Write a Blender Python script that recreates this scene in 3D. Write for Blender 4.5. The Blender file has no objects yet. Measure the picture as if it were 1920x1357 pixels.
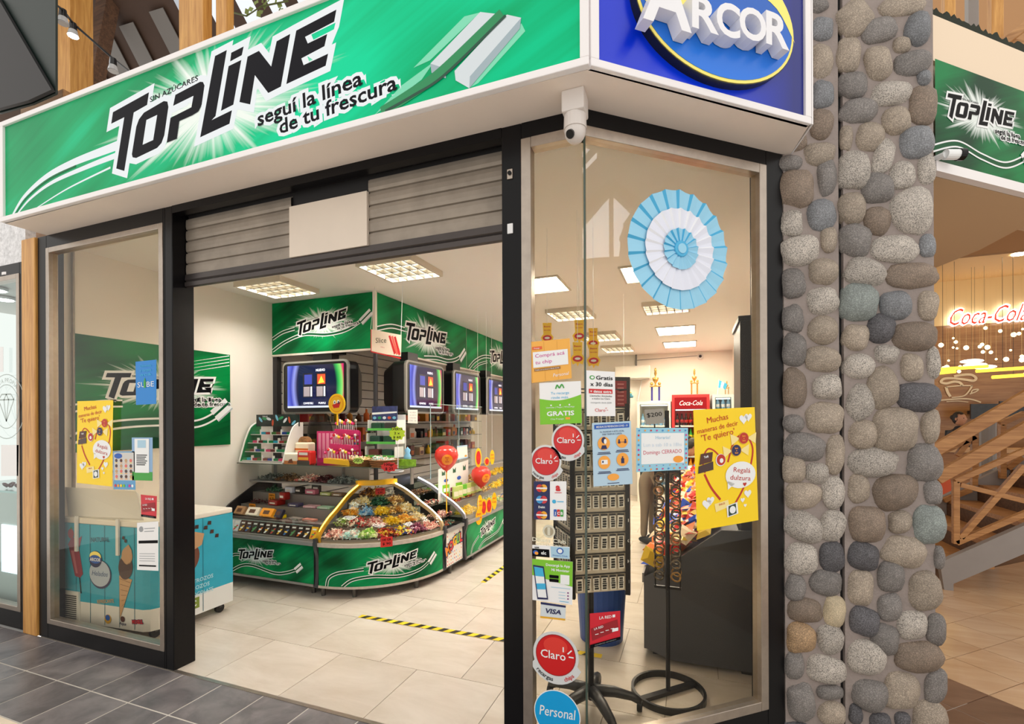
import bpy, bmesh, math, random
from mathutils import Vector, Matrix, noise
from mathutils.geometry import tessellate_polygon
R = math.radians
sc = bpy.context.scene
COL = sc.collection
# ---------------------------------------------------------------- camera
FPX, CX, CY, YAW, ROLL, EYE = 900.0, 960.0, 788.0, R(20.7), 0.0043, 1.5
cam = bpy.data.cameras.new('camera'); camo = bpy.data.objects.new('camera', cam); COL.objects.link(camo)
cam.sensor_fit = 'HORIZONTAL'; cam.sensor_width = 36.0; cam.lens = FPX / 1920 * 36
cam.shift_y = (CY - 678.5) / 1920; cam.shift_x = (960 - CX) / 1920
cam.clip_start = 0.05; cam.clip_end = 200
camo.location = (0, 0, EYE)
camo.rotation_euler = (Matrix.Rotation(YAW, 3, 'Z') @ Matrix.Rotation(R(90), 3, 'X') @ Matrix.Rotation(-ROLL, 3, 'Z')).to_euler()
sc.camera = camo
# ---------------------------------------------------------------- world and exposure
w = bpy.data.worlds.new('world'); sc.world = w; w.use_nodes = True
bg = w.node_tree.nodes['Background']; bg.inputs[0].default_value = (1.0, 0.955, 0.90, 1); bg.inputs[1].default_value = 1.15
sc.view_settings.view_transform = 'Standard'; sc.view_settings.look = 'None'
sc.view_settings.exposure = 0.0; sc.view_settings.gamma = 1.0; sc.view_settings.use_curve_mapping = False
TROFFER = 47.0      # radiance of the ceiling light panels
# ---------------------------------------------------------------- measuring helpers: a sight line met with a wall, floor or panel plane
_o = (-math.sin(YAW), math.cos(YAW)); _r = (math.cos(YAW), math.sin(YAW))
def ray(u, v):
    x = (u - CX) / FPX; y = -(v - CY) / FPX
    x, y = x + y * ROLL, -x * ROLL + y
    return Vector((_o[0] + x * _r[0], _o[1] + x * _r[1], y))
def onz(u, v, z=0.0):
    d = ray(u, v); t = (z - EYE) / d.z; return Vector((d.x * t, d.y * t, z))
def ony(u, v, y):
    d = ray(u, v); t = y / d.y; return Vector((d.x * t, y, EYE + d.z * t))
def onx(u, v, x):
    d = ray(u, v); t = x / d.x; return Vector((x, d.y * t, EYE + d.z * t))
BA = R(39.8); BD = Vector((math.cos(BA), math.sin(BA), 0)); BN = Vector((math.sin(BA), -math.cos(BA), 0))
def onpl(u, v, p, n):
    d = ray(u, v); k = n.dot(Vector(p) - Vector((0, 0, EYE))) / n.dot(d); return Vector((d.x * k, d.y * k, EYE + d.z * k))
# ---------------------------------------------------------------- materials
def lin(c): c /= 255.0; return c / 12.92 if c <= 0.04045 else ((c + 0.055) / 1.055) ** 2.4
def S(r, g, b): return (lin(r), lin(g), lin(b), 1.0)
_M = {}
def nd(nt, t, x=None, **k):
    n = nt.nodes.new(t)
    for a, v in k.items():
        if a[0] == 'i' and a[1:].isdigit(): 
            i = n.inputs[int(a[1:])]
            if hasattr(v, 'is_output') : nt.links.new(v, i)
            else: i.default_value = v
        elif a in n.inputs: 
            if hasattr(v, 'is_output'): nt.links.new(v, n.inputs[a])
            else: n.inputs[a].default_value = v
        else: setattr(n, a, v)
    return n
def base(name):
    m = bpy.data.materials.new(name); m.use_nodes = True
    return m, m.node_tree, m.node_tree.nodes['Principled BSDF']
def mat(name, col, rough=0.5, metal=0.0, emit=0.0, spec=0.5, var=0.0, vscale=8.0, bump=0.0, bscale=60.0, ecol=None):
    if name in _M: return _M[name]
    m, nt, b = base(name)
    c = S(*col); b.inputs['Base Color'].default_value = c
    b.inputs['Roughness'].default_value = rough; b.inputs['Metallic'].default_value = metal
    b.inputs['Specular IOR Level'].default_value = spec
    if emit: b.inputs['Emission Color'].default_value = S(*(ecol or col)); b.inputs['Emission Strength'].default_value = emit
    if var or bump:
        tc = nd(nt, 'ShaderNodeTexCoord')
    if var:
        nz = nd(nt, 'ShaderNodeTexNoise', Vector=tc.outputs['Object'], Scale=vscale, Detail=5.0, Roughness=0.6)
        mr = nd(nt, 'ShaderNodeMapRange', i0=nz.outputs[0], i1=0.3, i2=0.7, i3=1 - var, i4=1 + var * 0.6)
        mx = nd(nt, 'ShaderNodeMix', data_type='RGBA', blend_type='MULTIPLY', i0=1.0, i6=c)
        cb = nd(nt, 'ShaderNodeCombineColor', i0=mr.outputs[0], i1=mr.outputs[0], i2=mr.outputs[0])
        nt.links.new(cb.outputs[0], mx.inputs[7]); nt.links.new(mx.outputs[2], b.inputs['Base Color'])
    if bump:
        nb = nd(nt, 'ShaderNodeTexNoise', Vector=tc.outputs['Object'], Scale=bscale, Detail=4.0)
        bp = nd(nt, 'ShaderNodeBump', Strength=bump, Distance=0.01, Height=nb.outputs[0])
        nt.links.new(bp.outputs[0], b.inputs['Normal'])
    _M[name] = m; return m
def emis(name, col, s):
    if name in _M: return _M[name]
    m, nt, b = base(name); nt.nodes.remove(b)
    e = nd(nt, 'ShaderNodeEmission', Color=S(*col), Strength=s)
    nt.links.new(e.outputs[0], nt.nodes['Material Output'].inputs[0]); _M[name] = m; return m
def glass(name, tint, refl=1.5, rough=0.0):
    if name in _M: return _M[name]
    m, nt, b = base(name); nt.nodes.remove(b)
    t = nd(nt, 'ShaderNodeBsdfTransparent', Color=S(*tint)); g = nd(nt, 'ShaderNodeBsdfGlossy', Color=(1, 1, 1, 1), Roughness=rough)
    lw = nd(nt, 'ShaderNodeLayerWeight', Blend=0.5); pw = nd(nt, 'ShaderNodeMath', operation='POWER', i0=lw.outputs['Facing'], i1=5.0); r0 = ((refl - 1) / (refl + 1)) ** 2
    f = nd(nt, 'ShaderNodeMath', operation='MULTIPLY_ADD', i0=pw.outputs[0], i1=1 - r0, i2=r0); mx = nd(nt, 'ShaderNodeMixShader', i0=f.outputs[0])
    nt.links.new(t.outputs[0], mx.inputs[1]); nt.links.new(g.outputs[0], mx.inputs[2])
    nt.links.new(mx.outputs[0], nt.nodes['Material Output'].inputs[0]); _M[name] = m; return m
def wood(name, c1, c2, axis='Z', scale=6.0, rough=0.5):
    if name in _M: return _M[name]
    m, nt, b = base(name); tc = nd(nt, 'ShaderNodeTexCoord')
    sv = {'X': (0.6, 9, 9), 'Y': (9, 0.6, 9), 'Z': (9, 9, 0.6)}[axis]
    mp = nd(nt, 'ShaderNodeMapping', Vector=tc.outputs['Object'], Scale=sv)
    nz = nd(nt, 'ShaderNodeTexNoise', Vector=mp.outputs[0], Scale=scale, Detail=6.0, Roughness=0.6, Distortion=0.6)
    cr = nd(nt, 'ShaderNodeValToRGB', Fac=nz.outputs[0]); e = cr.color_ramp.elements
    e[0].position = 0.3; e[0].color = S(*c1); e[1].position = 0.7; e[1].color = S(*c2)
    nt.links.new(cr.outputs[0], b.inputs['Base Color']); b.inputs['Roughness'].default_value = rough
    bp = nd(nt, 'ShaderNodeBump', Strength=0.15, Distance=0.005, Height=nz.outputs[0]); nt.links.new(bp.outputs[0], b.inputs['Normal'])
    _M[name] = m; return m
def tilemat(name, c1, c2, rough, scale=3.0, stretch=(1, 1, 1), rv=0.1):
    if name in _M: return _M[name]
    m, nt, b = base(name); tc = nd(nt, 'ShaderNodeTexCoord'); oi = nd(nt, 'ShaderNodeObjectInfo')
    off = nd(nt, 'ShaderNodeVectorMath', operation='SCALE', i0=(17.0, 9.0, 3.0)); nt.links.new(oi.outputs['Random'], off.inputs[3])
    ad = nd(nt, 'ShaderNodeVectorMath', operation='ADD', i0=tc.outputs['Object'], i1=off.outputs[0])
    mp = nd(nt, 'ShaderNodeMapping', Vector=ad.outputs[0], Scale=stretch)
    nz = nd(nt, 'ShaderNodeTexNoise', Vector=mp.outputs[0], Scale=scale, Detail=7.0, Roughness=0.62, Distortion=0.5)
    cr = nd(nt, 'ShaderNodeValToRGB', Fac=nz.outputs[0]); e = cr.color_ramp.elements
    e[0].position = 0.32; e[0].color = S(*c1); e[1].position = 0.68; e[1].color = S(*c2)
    mr = nd(nt, 'ShaderNodeMapRange', i0=oi.outputs['Random'], i3=1 - rv, i4=1 + rv)
    hs = nd(nt, 'ShaderNodeHueSaturation', Color=cr.outputs[0], Value=mr.outputs[0])
    nt.links.new(hs.outputs[0], b.inputs['Base Color']); b.inputs['Roughness'].default_value = rough
    _M[name] = m; return m
def stonemat(name, c, speck, sp=0.5):
    if name in _M: return _M[name]
    m, nt, b = base(name); tc = nd(nt, 'ShaderNodeTexCoord'); oi = nd(nt, 'ShaderNodeObjectInfo')
    n1 = nd(nt, 'ShaderNodeTexNoise', Vector=tc.outputs['Object'], Scale=210.0, Detail=3.0, Roughness=0.7)
    n2 = nd(nt, 'ShaderNodeTexNoise', Vector=tc.outputs['Object'], Scale=14.0, Detail=4.0)
    cr = nd(nt, 'ShaderNodeValToRGB', Fac=n1.outputs[0]); e = cr.color_ramp.elements
    d = tuple(x * (1 - sp) for x in c); l = tuple(min(255, x * (1 + sp * 0.45)) for x in c)
    e[0].position = 0.5 - 0.16 * speck; e[0].color = S(*d); e[1].position = 0.56 + 0.12 * (1 - speck); e[1].color = S(*l)
    mr = nd(nt, 'ShaderNodeMapRange', i0=n2.outputs[0], i1=0.3, i2=0.7, i3=0.8, i4=1.12)
    m2 = nd(nt, 'ShaderNodeMapRange', i0=oi.outputs['Random'], i3=0.85, i4=1.12)
    mu = nd(nt, 'ShaderNodeMath', operation='MULTIPLY', i0=mr.outputs[0], i1=m2.outputs[0])
    hs = nd(nt, 'ShaderNodeHueSaturation', Color=cr.outputs[0], Value=mu.outputs[0])
    nt.links.new(hs.outputs[0], b.inputs['Base Color']); b.inputs['Roughness'].default_value = 0.6
    ma = nd(nt, 'ShaderNodeMath', operation='ADD', i0=n1.outputs[0], i1=n2.outputs[0])
    bp = nd(nt, 'ShaderNodeBump', Strength=0.5, Distance=0.006, Height=ma.outputs[0]); nt.links.new(bp.outputs[0], b.inputs['Normal'])
    _M[name] = m; return m
def topmat(name, dark, mid, bright, lc, lw, emit=0.0, ang=32, seed=0.0, bs=1.0):
    """printed mint artwork: green with diagonal speed streaks and a white burst behind the logo (UV holds metres on the panel)"""
    if name in _M: return _M[name]
    m, nt, b = base(name); uv = nd(nt, 'ShaderNodeUVMap')
    ro = nd(nt, 'ShaderNodeVectorRotate', rotation_type='Z_AXIS', Vector=uv.outputs[0], Angle=-R(ang))
    mp = nd(nt, 'ShaderNodeMapping', Vector=ro.outputs[0], Scale=(0.35 / lw, 6.5 / lw, 1), Location=(seed, seed * 1.7, 0))
    n1 = nd(nt, 'ShaderNodeTexNoise', noise_dimensions='2D', Vector=mp.outputs[0], Scale=1.0, Detail=4.0, Roughness=0.6)
    mp2 = nd(nt, 'ShaderNodeMapping', Vector=uv.outputs[0], Scale=(1.3 / lw, 1.6 / lw, 1), Location=(seed * 3, seed, 0))
    n2 = nd(nt, 'ShaderNodeTexNoise', noise_dimensions='2D', Vector=mp2.outputs[0], Scale=1.0, Detail=1.0)
    s = nd(nt, 'ShaderNodeMath', operation='MULTIPLY_ADD', i0=n1.outputs[0], i1=0.55); nt.links.new(n2.outputs[0], s.inputs[2])
    cr = nd(nt, 'ShaderNodeValToRGB', Fac=s.outputs[0]); e = cr.color_ramp.elements
    e[0].position = 0.5; e[0].color = S(*dark); e[1].position = 1.02; e[1].color = S(*bright)
    k = cr.color_ramp.elements.new(0.76); k.color = S(*mid)
    sep = nd(nt, 'ShaderNodeSeparateXYZ', Vector=uv.outputs[0])
    dx = nd(nt, 'ShaderNodeMath', operation='MULTIPLY_ADD', i0=sep.outputs[0], i1=1 / (0.52 * lw), i2=-lc[0] / (0.52 * lw))
    dy = nd(nt, 'ShaderNodeMath', operation='MULTIPLY_ADD', i0=sep.outputs[1], i1=1 / (0.21 * lw), i2=-(lc[1] - 0.01 * lw) / (0.21 * lw))
    an = nd(nt, 'ShaderNodeMath', operation='ARCTAN2', i0=dy.outputs[0], i1=dx.outputs[0])
    na = nd(nt, 'ShaderNodeTexNoise', noise_dimensions='1D', W=an.outputs[0], Scale=4.0, Detail=3.5, Roughness=0.7)
    cv = nd(nt, 'ShaderNodeCombineXYZ', i0=dx.outputs[0], i1=dy.outputs[0])
    ln = nd(nt, 'ShaderNodeVectorMath', operation='LENGTH', i0=cv.outputs[0])
    rr = nd(nt, 'ShaderNodeMath', operation='MULTIPLY_ADD', i0=na.outputs[0], i1=1.9 * bs, i2=-0.02)
    df = nd(nt, 'ShaderNodeMath', operation='SUBTRACT', i0=rr.outputs[0], i1=ln.outputs[1])
    fa = nd(nt, 'ShaderNodeMapRange', i0=df.outputs[0], i1=-0.1, i2=0.4, i3=0.0, i4=0.97)
    mx = nd(nt, 'ShaderNodeMix', data_type='RGBA', i0=fa.outputs[0], i6=cr.outputs[0], i7=S(232, 240, 236))
    nt.links.new(mx.outputs[2], b.inputs['Base Color']); b.inputs['Roughness'].default_value = 0.35; b.inputs['Specular IOR Level'].default_value = 0.14
    if emit: nt.links.new(mx.outputs[2], b.inputs['Emission Color']); b.inputs['Emission Strength'].default_value = emit
    _M[name] = m; return m
# ---------------------------------------------------------------- objects
INV = {}
def thing(name, label, cat, loc=(0, 0, 0), group=None, kind=None):
    o = bpy.data.objects.new(name, None); COL.objects.link(o); o.location = loc; o.empty_display_size = 0.05
    INV[o.name] = Matrix.Translation(-Vector(loc)); tag(o, label, cat, group, kind); return o
def tag(o, label, cat=None, group=None, kind=None):
    if label: o['label'] = label
    if cat: o['category'] = cat
    if group: o['group'] = group
    if kind: o['kind'] = kind
    return o
class MB:
    def __init__(s): s.v = []; s.f = []; s.m = []; s.uv = []; s.sm = False
    def add(s, vs, fs, m=0):
        b = len(s.v); s.v += [tuple(v) for v in vs]; s.f += [tuple(i + b for i in f) for f in fs]; s.m += [m] * len(fs); return s
    def box(s, a, b, m=0):
        (x0, y0, z0), (x1, y1, z1) = a, b
        x0, x1 = min(x0, x1), max(x0, x1); y0, y1 = min(y0, y1), max(y0, y1); z0, z1 = min(z0, z1), max(z0, z1)
        return s.add([(x0, y0, z0), (x1, y0, z0), (x1, y1, z0), (x0, y1, z0), (x0, y0, z1), (x1, y0, z1), (x1, y1, z1), (x0, y1, z1)],
                     [(0, 3, 2, 1), (4, 5, 6, 7), (0, 1, 5, 4), (1, 2, 6, 5), (2, 3, 7, 6), (3, 0, 4, 7)], m)
    def bar(s, p, q, w, h, up=(0, 0, 1), m=0):
        p = Vector(p); q = Vector(q); d = (q - p).normalized(); u = Vector(up)
        if abs(d.dot(u)) > 0.98: u = Vector((0, 1, 0))
        x = d.cross(u).normalized(); y = x.cross(d).normalized()
        c = [(-1, -1), (1, -1), (1, 1), (-1, 1)]
        vs = [p + x * a * w / 2 + y * b * h / 2 for a, b in c] + [q + x * a * w / 2 + y * b * h / 2 for a, b in c]
        return s.add(vs, [(0, 1, 2, 3), (7, 6, 5, 4), (0, 4, 5, 1), (1, 5, 6, 2), (2, 6, 7, 3), (3, 7, 4, 0)], m)
    def prism(s, pts, off, m=0):
        """extrude a planar polygon of 3-D points by vector off"""
        pts = [Vector(p) for p in pts]; off = Vector(off); n = len(pts)
        tr = tessellate_polygon([pts])
        fs = [tuple(t) for t in tr] + [tuple(i + n for i in reversed(t)) for t in tr] + [(i, i + n, (i + 1) % n + n, (i + 1) % n) for i in range(n)]
        return s.add(pts + [p + off for p in pts], fs, m)
    def cyl(s, p, q, r0, r1=None, n=12, m=0, caps=True):
        p = Vector(p); q = Vector(q); r1 = r0 if r1 is None else r1; d = (q - p).normalized()
        a = d.orthogonal().normalized(); b = d.cross(a); vs = []
        for c, r in ((p, r0), (q, r1)):
            vs += [c + a * math.cos(t) * r + b * math.sin(t) * r for t in [2 * math.pi * i / n for i in range(n)]]
        fs = [(i, (i + 1) % n, (i + 1) % n + n, i + n) for i in range(n)]
        if caps: fs += [tuple(reversed(range(n))), tuple(range(n, 2 * n))]
        return s.add(vs, fs, m)
    def tube(s, path, r, n=6, m=0):
        path = [Vector(p) for p in path]; vs = []; fs = []; a = None
        for i, p in enumerate(path):
            d = (path[min(i + 1, len(path) - 1)] - path[max(i - 1, 0)]).normalized()
            a = d.orthogonal().normalized() if a is None else (a - d * a.dot(d)).normalized()
            b = d.cross(a); rr = r[i] if isinstance(r, (list, tuple)) else r
            vs += [p + a * math.cos(2 * math.pi * k / n) * rr + b * math.sin(2 * math.pi * k / n) * rr for k in range(n)]
            if i: fs += [((i - 1) * n + k, (i - 1) * n + (k + 1) % n, i * n + (k + 1) % n, i * n + k) for k in range(n)]
        fs += [tuple(reversed(range(n))), tuple(range(len(vs) - n, len(vs)))]
        return s.add(vs, fs, m)
    def lathe(s, prof, c, n=16, m=0, caps=True):
        c = Vector(c); vs = []; fs = []
        for r, z in prof: vs += [c + Vector((r * math.cos(2 * math.pi * k / n), r * math.sin(2 * math.pi * k / n), z)) for k in range(n)]
        for i in range(len(prof) - 1): fs += [(i * n + k, i * n + (k + 1) % n, (i + 1) * n + (k + 1) % n, (i + 1) * n + k) for k in range(n)]
        if caps: fs += [tuple(reversed(range(n))), tuple(range(len(vs) - n, len(vs)))]
        return s.add(vs, fs, m)
    def ball(s, c, r, n=10, k=7, m=0, rot=None):
        c = Vector(c); r = (r, r, r) if isinstance(r, (int, float)) else r; vs = []; fs = []
        for i in range(k + 1):
            t = math.pi * i / k
            for j in range(n):
                p = 2 * math.pi * j / n; q = Vector((r[0] * math.sin(t) * math.cos(p), r[1] * math.sin(t) * math.sin(p), r[2] * math.cos(t)))
                vs.append(c + (rot @ q if rot else q))
        for i in range(k): fs += [(i * n + j, (i + 1) * n + j, (i + 1) * n + (j + 1) % n, i * n + (j + 1) % n) for j in range(n)]
        return s.add(vs, fs, m)
    def xf(s, M):
        s.v = [tuple(M @ Vector(v)) for v in s.v]; return s
    def mesh(s, name, mats, smooth=False, uvf=None):
        me = bpy.data.meshes.new(name); me.from_pydata(s.v, [], s.f)
        for m in (mats if isinstance(mats, (list, tuple)) else [mats]): me.materials.append(m)
        if any(s.m): me.polygons.foreach_set('material_index', s.m)
        if smooth: me.polygons.foreach_set('use_smooth', [True] * len(s.f))
        if uvf:
            ul = me.uv_layers.new(); 
            for l in me.loops: ul.data[l.index].uv = uvf(Vector(s.v[l.vertex_index]))
        me.update(); return me
def put(name, me, parent=None, bev=0.0, seg=2, auto=None):
    o = bpy.data.objects.new(name, me); COL.objects.link(o)
    if parent is not None:
        o.parent = parent
        if parent.name in INV: o.matrix_parent_inverse = INV[parent.name]
    if bev:
        b = o.modifiers.new('edge', 'BEVEL'); b.width = bev; b.segments = seg; b.limit_method = 'ANGLE'; b.angle_limit = R(40)
    return o
def mk(name, mb, mats, parent=None, smooth=False, bev=0.0, uvf=None, label=None, cat=None, group=None, kind=None):
    o = put(name, mb.mesh(name, mats, smooth, uvf), parent, bev); tag(o, label, cat, group, kind); return o
def bx(name, a, b, m, parent=None, bev=0.0, **k): return mk(name, MB().box(a, b), m, parent, bev=bev, **k)
def copy_tree(o, label=None, loc=None, rz=None, group=None):
    def cp(s, par):
        c = s.copy(); COL.objects.link(c)
        if par is not None: c.parent = par
        for ch in kids.get(s, ()): cp(ch, c)
        return c
    kids = {}
    def coll(s):
        kids[s] = list(s.children); [coll(c) for c in s.children]
    coll(o); c = cp(o, None)
    if label: c['label'] = label
    if loc is not None: c.location = loc
    if rz is not None: c.rotation_euler = (0, 0, rz)
    if group: c['group'] = group
    return c
# ---------------------------------------------------------------- flat print: polygons and lettering laid on a surface
_T = {}
def text2d(s, bold=0.0, res=2):
    k = (s, bold)
    if k in _T: return _T[k]
    cu = bpy.data.curves.new('t', 'FONT'); cu.body = s; cu.size = 1.0; cu.resolution_u = res; cu.offset = bold; cu.fill_mode = 'FRONT'
    o = bpy.data.objects.new('t', cu); me = bpy.data.meshes.new_from_object(o)
    v = [(p.co.x, p.co.y) for p in me.vertices]; f = [tuple(p.vertices) for p in me.polygons]
    bpy.data.objects.remove(o); bpy.data.curves.remove(cu); bpy.data.meshes.remove(me)
    x0 = min((p[0] for p in v), default=0); x1 = max((p[0] for p in v), default=1)
    _T[k] = (v, f, x0, x1); return _T[k]
def plane_surf(o, xd, yd):
    o = Vector(o); xd = Vector(xd).normalized(); yd = Vector(yd).normalized(); n = xd.cross(yd).normalized()
    return lambda x, y, h=0.0: o + xd * x + yd * y + n * h
class Print:
    """artwork printed on a surface: surf(x, y, height) in metres"""
    def __init__(s, surf, step=0.0004, cut=None): s.surf = surf; s.mb = MB(); s.mats = []; s.step = step; s.cut = cut; s.xf = None
    def mi(s, m):
        if m not in s.mats: s.mats.append(m)
        return s.mats.index(m)
    def raw(s, v, f, m, layer):
        if s.xf: v = [s.xf(*p) for p in v]
        if s.cut:
            bm = bmesh.new(); vs = [bm.verts.new((p[0], p[1], 0)) for p in v]
            for q in f:
                try: bm.faces.new([vs[i] for i in q])
                except ValueError: pass
            xs = [p[0] for p in v]
            k = math.ceil(min(xs) / s.cut)
            while k * s.cut < max(xs):
                bmesh.ops.bisect_plane(bm, geom=bm.verts[:] + bm.edges[:] + bm.faces[:], plane_co=(k * s.cut, 0, 0), plane_no=(1, 0, 0), dist=1e-6); k += 1
            bm.verts.index_update(); v = [(q.co.x, q.co.y) for q in bm.verts]; f = [[q.index for q in g.verts] for g in bm.faces]; bm.free()
        s.mb.add([s.surf(p[0], p[1], layer * s.step) for p in v], f, s.mi(m)); return s
    def poly(s, pts, m, layer=1, holes=()):
        loops = [[Vector((p[0], p[1], 0)) for p in l] for l in [pts] + list(holes)]
        fl = [p for l in loops for p in l]; tr = tessellate_polygon(loops); out = []
        for t in tr:
            a, b, c = (fl[i] for i in t)
            out.append(t if (b - a).cross(c - a).z > 0 else tuple(reversed(t)))
        return s.raw([(p.x, p.y) for p in fl], out, m, layer)
    def rect(s, x0, y0, x1, y1, m, layer=1): return s.poly([(x0, y0), (x1, y0), (x1, y1), (x0, y1)], m, layer)
    def rrect(s, x0, y0, x1, y1, r, m, layer=1):
        pts = []
        for cx, cy, a in ((x1 - r, y0 + r, -90), (x1 - r, y1 - r, 0), (x0 + r, y1 - r, 90), (x0 + r, y0 + r, 180)):
            pts += [(cx + r * math.cos(R(a + k * 22.5)), cy + r * math.sin(R(a + k * 22.5))) for k in range(5)]
        return s.poly(pts, m, layer)
    def ell(s, cx, cy, rx, ry, m, layer=1, n=28, rot=0, a0=0, a1=360):
        pts = []
        for k in range(n + (a1 - a0 < 360)):
            t = R(a0 + (a1 - a0) * k / n); x, y = rx * math.cos(t), ry * math.sin(t)
            pts.append((cx + x * math.cos(R(rot)) - y * math.sin(R(rot)), cy + x * math.sin(R(rot)) + y * math.cos(R(rot))))
        return s.poly(pts, m, layer)
    def ribbon(s, pts, wd, m, layer=1, n=8, off=0.0):
        q = smooth2(pts, n); v = []; N = len(q)
        for i, p in enumerate(q):
            a = q[max(i - 1, 0)]; b = q[min(i + 1, N - 1)]; dx, dy = b[0] - a[0], b[1] - a[1]; l = math.hypot(dx, dy) or 1
            ww = wd if isinstance(wd, (int, float)) else wd[0] + (wd[1] - wd[0]) * i / (N - 1)
            nx, ny = -dy / l, dx / l; v += [(p[0] + nx * (off + ww / 2), p[1] + ny * (off + ww / 2)), (p[0] + nx * (off - ww / 2), p[1] + ny * (off - ww / 2))]
        return s.raw(v, [(2 * i + 1, 2 * i + 3, 2 * i + 2, 2 * i) for i in range(N - 1)], m, layer)
    def text(s, t, x, y, size, m, layer=2, bold=0.0, rot=0.0, align='C', fit=None, shear=0.0, outline=None, ow=0.03):
        if outline is not None:      # one outlined glyph at a time, so neighbours may overlap
            _, _, X0, X1 = text2d(t, bold); kx = size if not fit else fit / max(X1 - X0, 1e-6); O = {'C': (X0 + X1) / 2, 'L': X0, 'R': X1}[align]; ca, sa = math.cos(R(rot)), math.sin(R(rot))
            for i, ch in enumerate(t):
                if ch == ' ': continue
                gx = text2d(t[:i + 1], bold)[3] - text2d(ch, bold)[3]; gv, gf = text2d(ch, bold + ow)[:2]; out = []
                for a, b in gv: px, py = (a + gx - O) * kx + b * size * shear, b * size; out.append((x + px * ca - py * sa, y + px * sa + py * ca))
                s.raw(out, gf, outline, layer + .04 * i)
            layer += 1
        v, f, x0, x1 = text2d(t, bold); sx = size if not fit else fit / max(x1 - x0, 1e-6)
        ox = {'C': (x0 + x1) / 2, 'L': x0, 'R': x1}[align]; c, sn = math.cos(R(rot)), math.sin(R(rot)); out = []
        for a, b in v:
            px, py = (a - ox) * sx + b * size * shear, b * size; out.append((x + px * c - py * sn, y + px * sn + py * c))
        return s.raw(out, f, m, layer)
    def arc_text(s, t, cx, cy, r, a_mid, size, m, layer=2, bold=0.0, inward=False, stepk=0.62):
        wd = [max(text2d(c, bold)[3], 0.25) * size * 1.06 if c != ' ' else size * 0.3 for c in t]; tot = sum(wd) / r; a = R(a_mid) + (-tot / 2 if inward else tot / 2)
        for c, wk in zip(t, wd):
            h = wk / r / 2; aa = a + (h if inward else -h)
            if c != ' ': s.text(c, cx + r * math.cos(aa), cy + r * math.sin(aa), size, m, layer, bold, math.degrees(aa) + (90 if inward else -90))
            a += (2 * h if inward else -2 * h)
        return s
    def done(s, parent, name='printed_artwork', label=None, kind=None):
        if not s.mb.f: return None
        return mk(name, s.mb, s.mats, parent, label=label, kind=kind)
def smooth2(pts, n=8):
    out = []; P = [pts[0]] + list(pts) + [pts[-1]]
    for i in range(1, len(P) - 2):
        a, b, c, d = P[i - 1], P[i], P[i + 1], P[i + 2]
        for k in range(n):
            t = k / n; out.append(tuple(0.5 * (2 * b[j] + (c[j] - a[j]) * t + (2 * a[j] - 5 * b[j] + 4 * c[j] - d[j]) * t * t + (3 * b[j] - a[j] - 3 * c[j] + d[j]) * t ** 3) for j in range(len(b))))
    out.append(tuple(pts[-1])); return out
def offset_poly(p, d):
    n = len(p); A = sum(p[i][0] * p[(i + 1) % n][1] - p[(i + 1) % n][0] * p[i][1] for i in range(n)); sg = 1 if A > 0 else -1; out = []
    for i in range(n):
        a, b, c = p[i - 1], p[i], p[(i + 1) % n]
        def nrm(u, v):
            dx, dy = v[0] - u[0], v[1] - u[1]; l = math.hypot(dx, dy) or 1; return dy / l * sg, -dx / l * sg
        n1, n2 = nrm(a, b), nrm(b, c); k = 1 + n1[0] * n2[0] + n1[1] * n2[1]; k = max(k, 0.45)
        out.append((b[0] + (n1[0] + n2[0]) / k * d, b[1] + (n1[1] + n2[1]) / k * d))
    return out
LOGO = dict(
 T=[(-.49,.077),(-.297,.101),(-.307,.06),(-.377,.05),(-.429,-.144),(-.473,-.127),(-.428,.045),(-.5,.038)],
 O=[(-.388,-.093),(-.364,-.002),(-.35,.02),(-.324,.037),(-.223,.053),(-.205,.047),(-.2,.028),(-.221,-.063),(-.235,-.086),(-.257,-.098),(-.365,-.111),(-.384,-.105)],
 P=[(-.166,.06),(-.049,.074),(-.036,.07),(-.029,.057),(-.042,-.002),(-.058,-.02),(-.086,-.026),(-.148,-.031),(-.16,-.087),(-.209,-.09),(-.19,-.011),(-.09,.001),(-.08,.036),(-.177,.026)],
 L=[(.019,.139),(.071,.144),(.02,-.053),(.003,-.062),(.092,-.051),(.081,-.091),(-.05,-.106)],
 I=[(.078,.091),(.133,.096),(.098,-.035),(.044,-.042)], D=[(.09,.13),(.143,.135),(.135,.11),(.085,.104)],
 N=[(.159,.099),(.206,.104),(.255,.043),(.277,.113),(.33,.12),(.293,-.027),(.243,-.034),(.189,.034),(.169,-.051),(.124,-.033)],
 E=[(.353,.123),(.5,.14),(.492,.108),(.386,.095),(.396,.073),(.467,.08),(.457,.048),(.372,.036),(.38,.014),(.47,.023),(.461,-.009),(.314,-.025)])
LOGO_HOLE = [(-.311,.009),(-.256,.014),(-.277,-.067),(-.331,-.072)]
WHITE = mat('print_white', (238, 240, 240), 0.4, spec=0.2); INK = mat('print_black', (14, 14, 17), 0.5, spec=0.08)
WHITE_L = None; INK_L = mat('print_black_lit', (16, 16, 24), 0.5, spec=0.1); WHITE_L = emis('print_white_backlit', (240, 243, 243), 1.02)
MINT = mat('print_mint_dark', (8, 84, 46), 0.4, spec=0.15); MINT_L = mat('print_mint_dark_lit', (6, 100, 56), 0.4, emit=0.08, spec=0.15)
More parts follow.
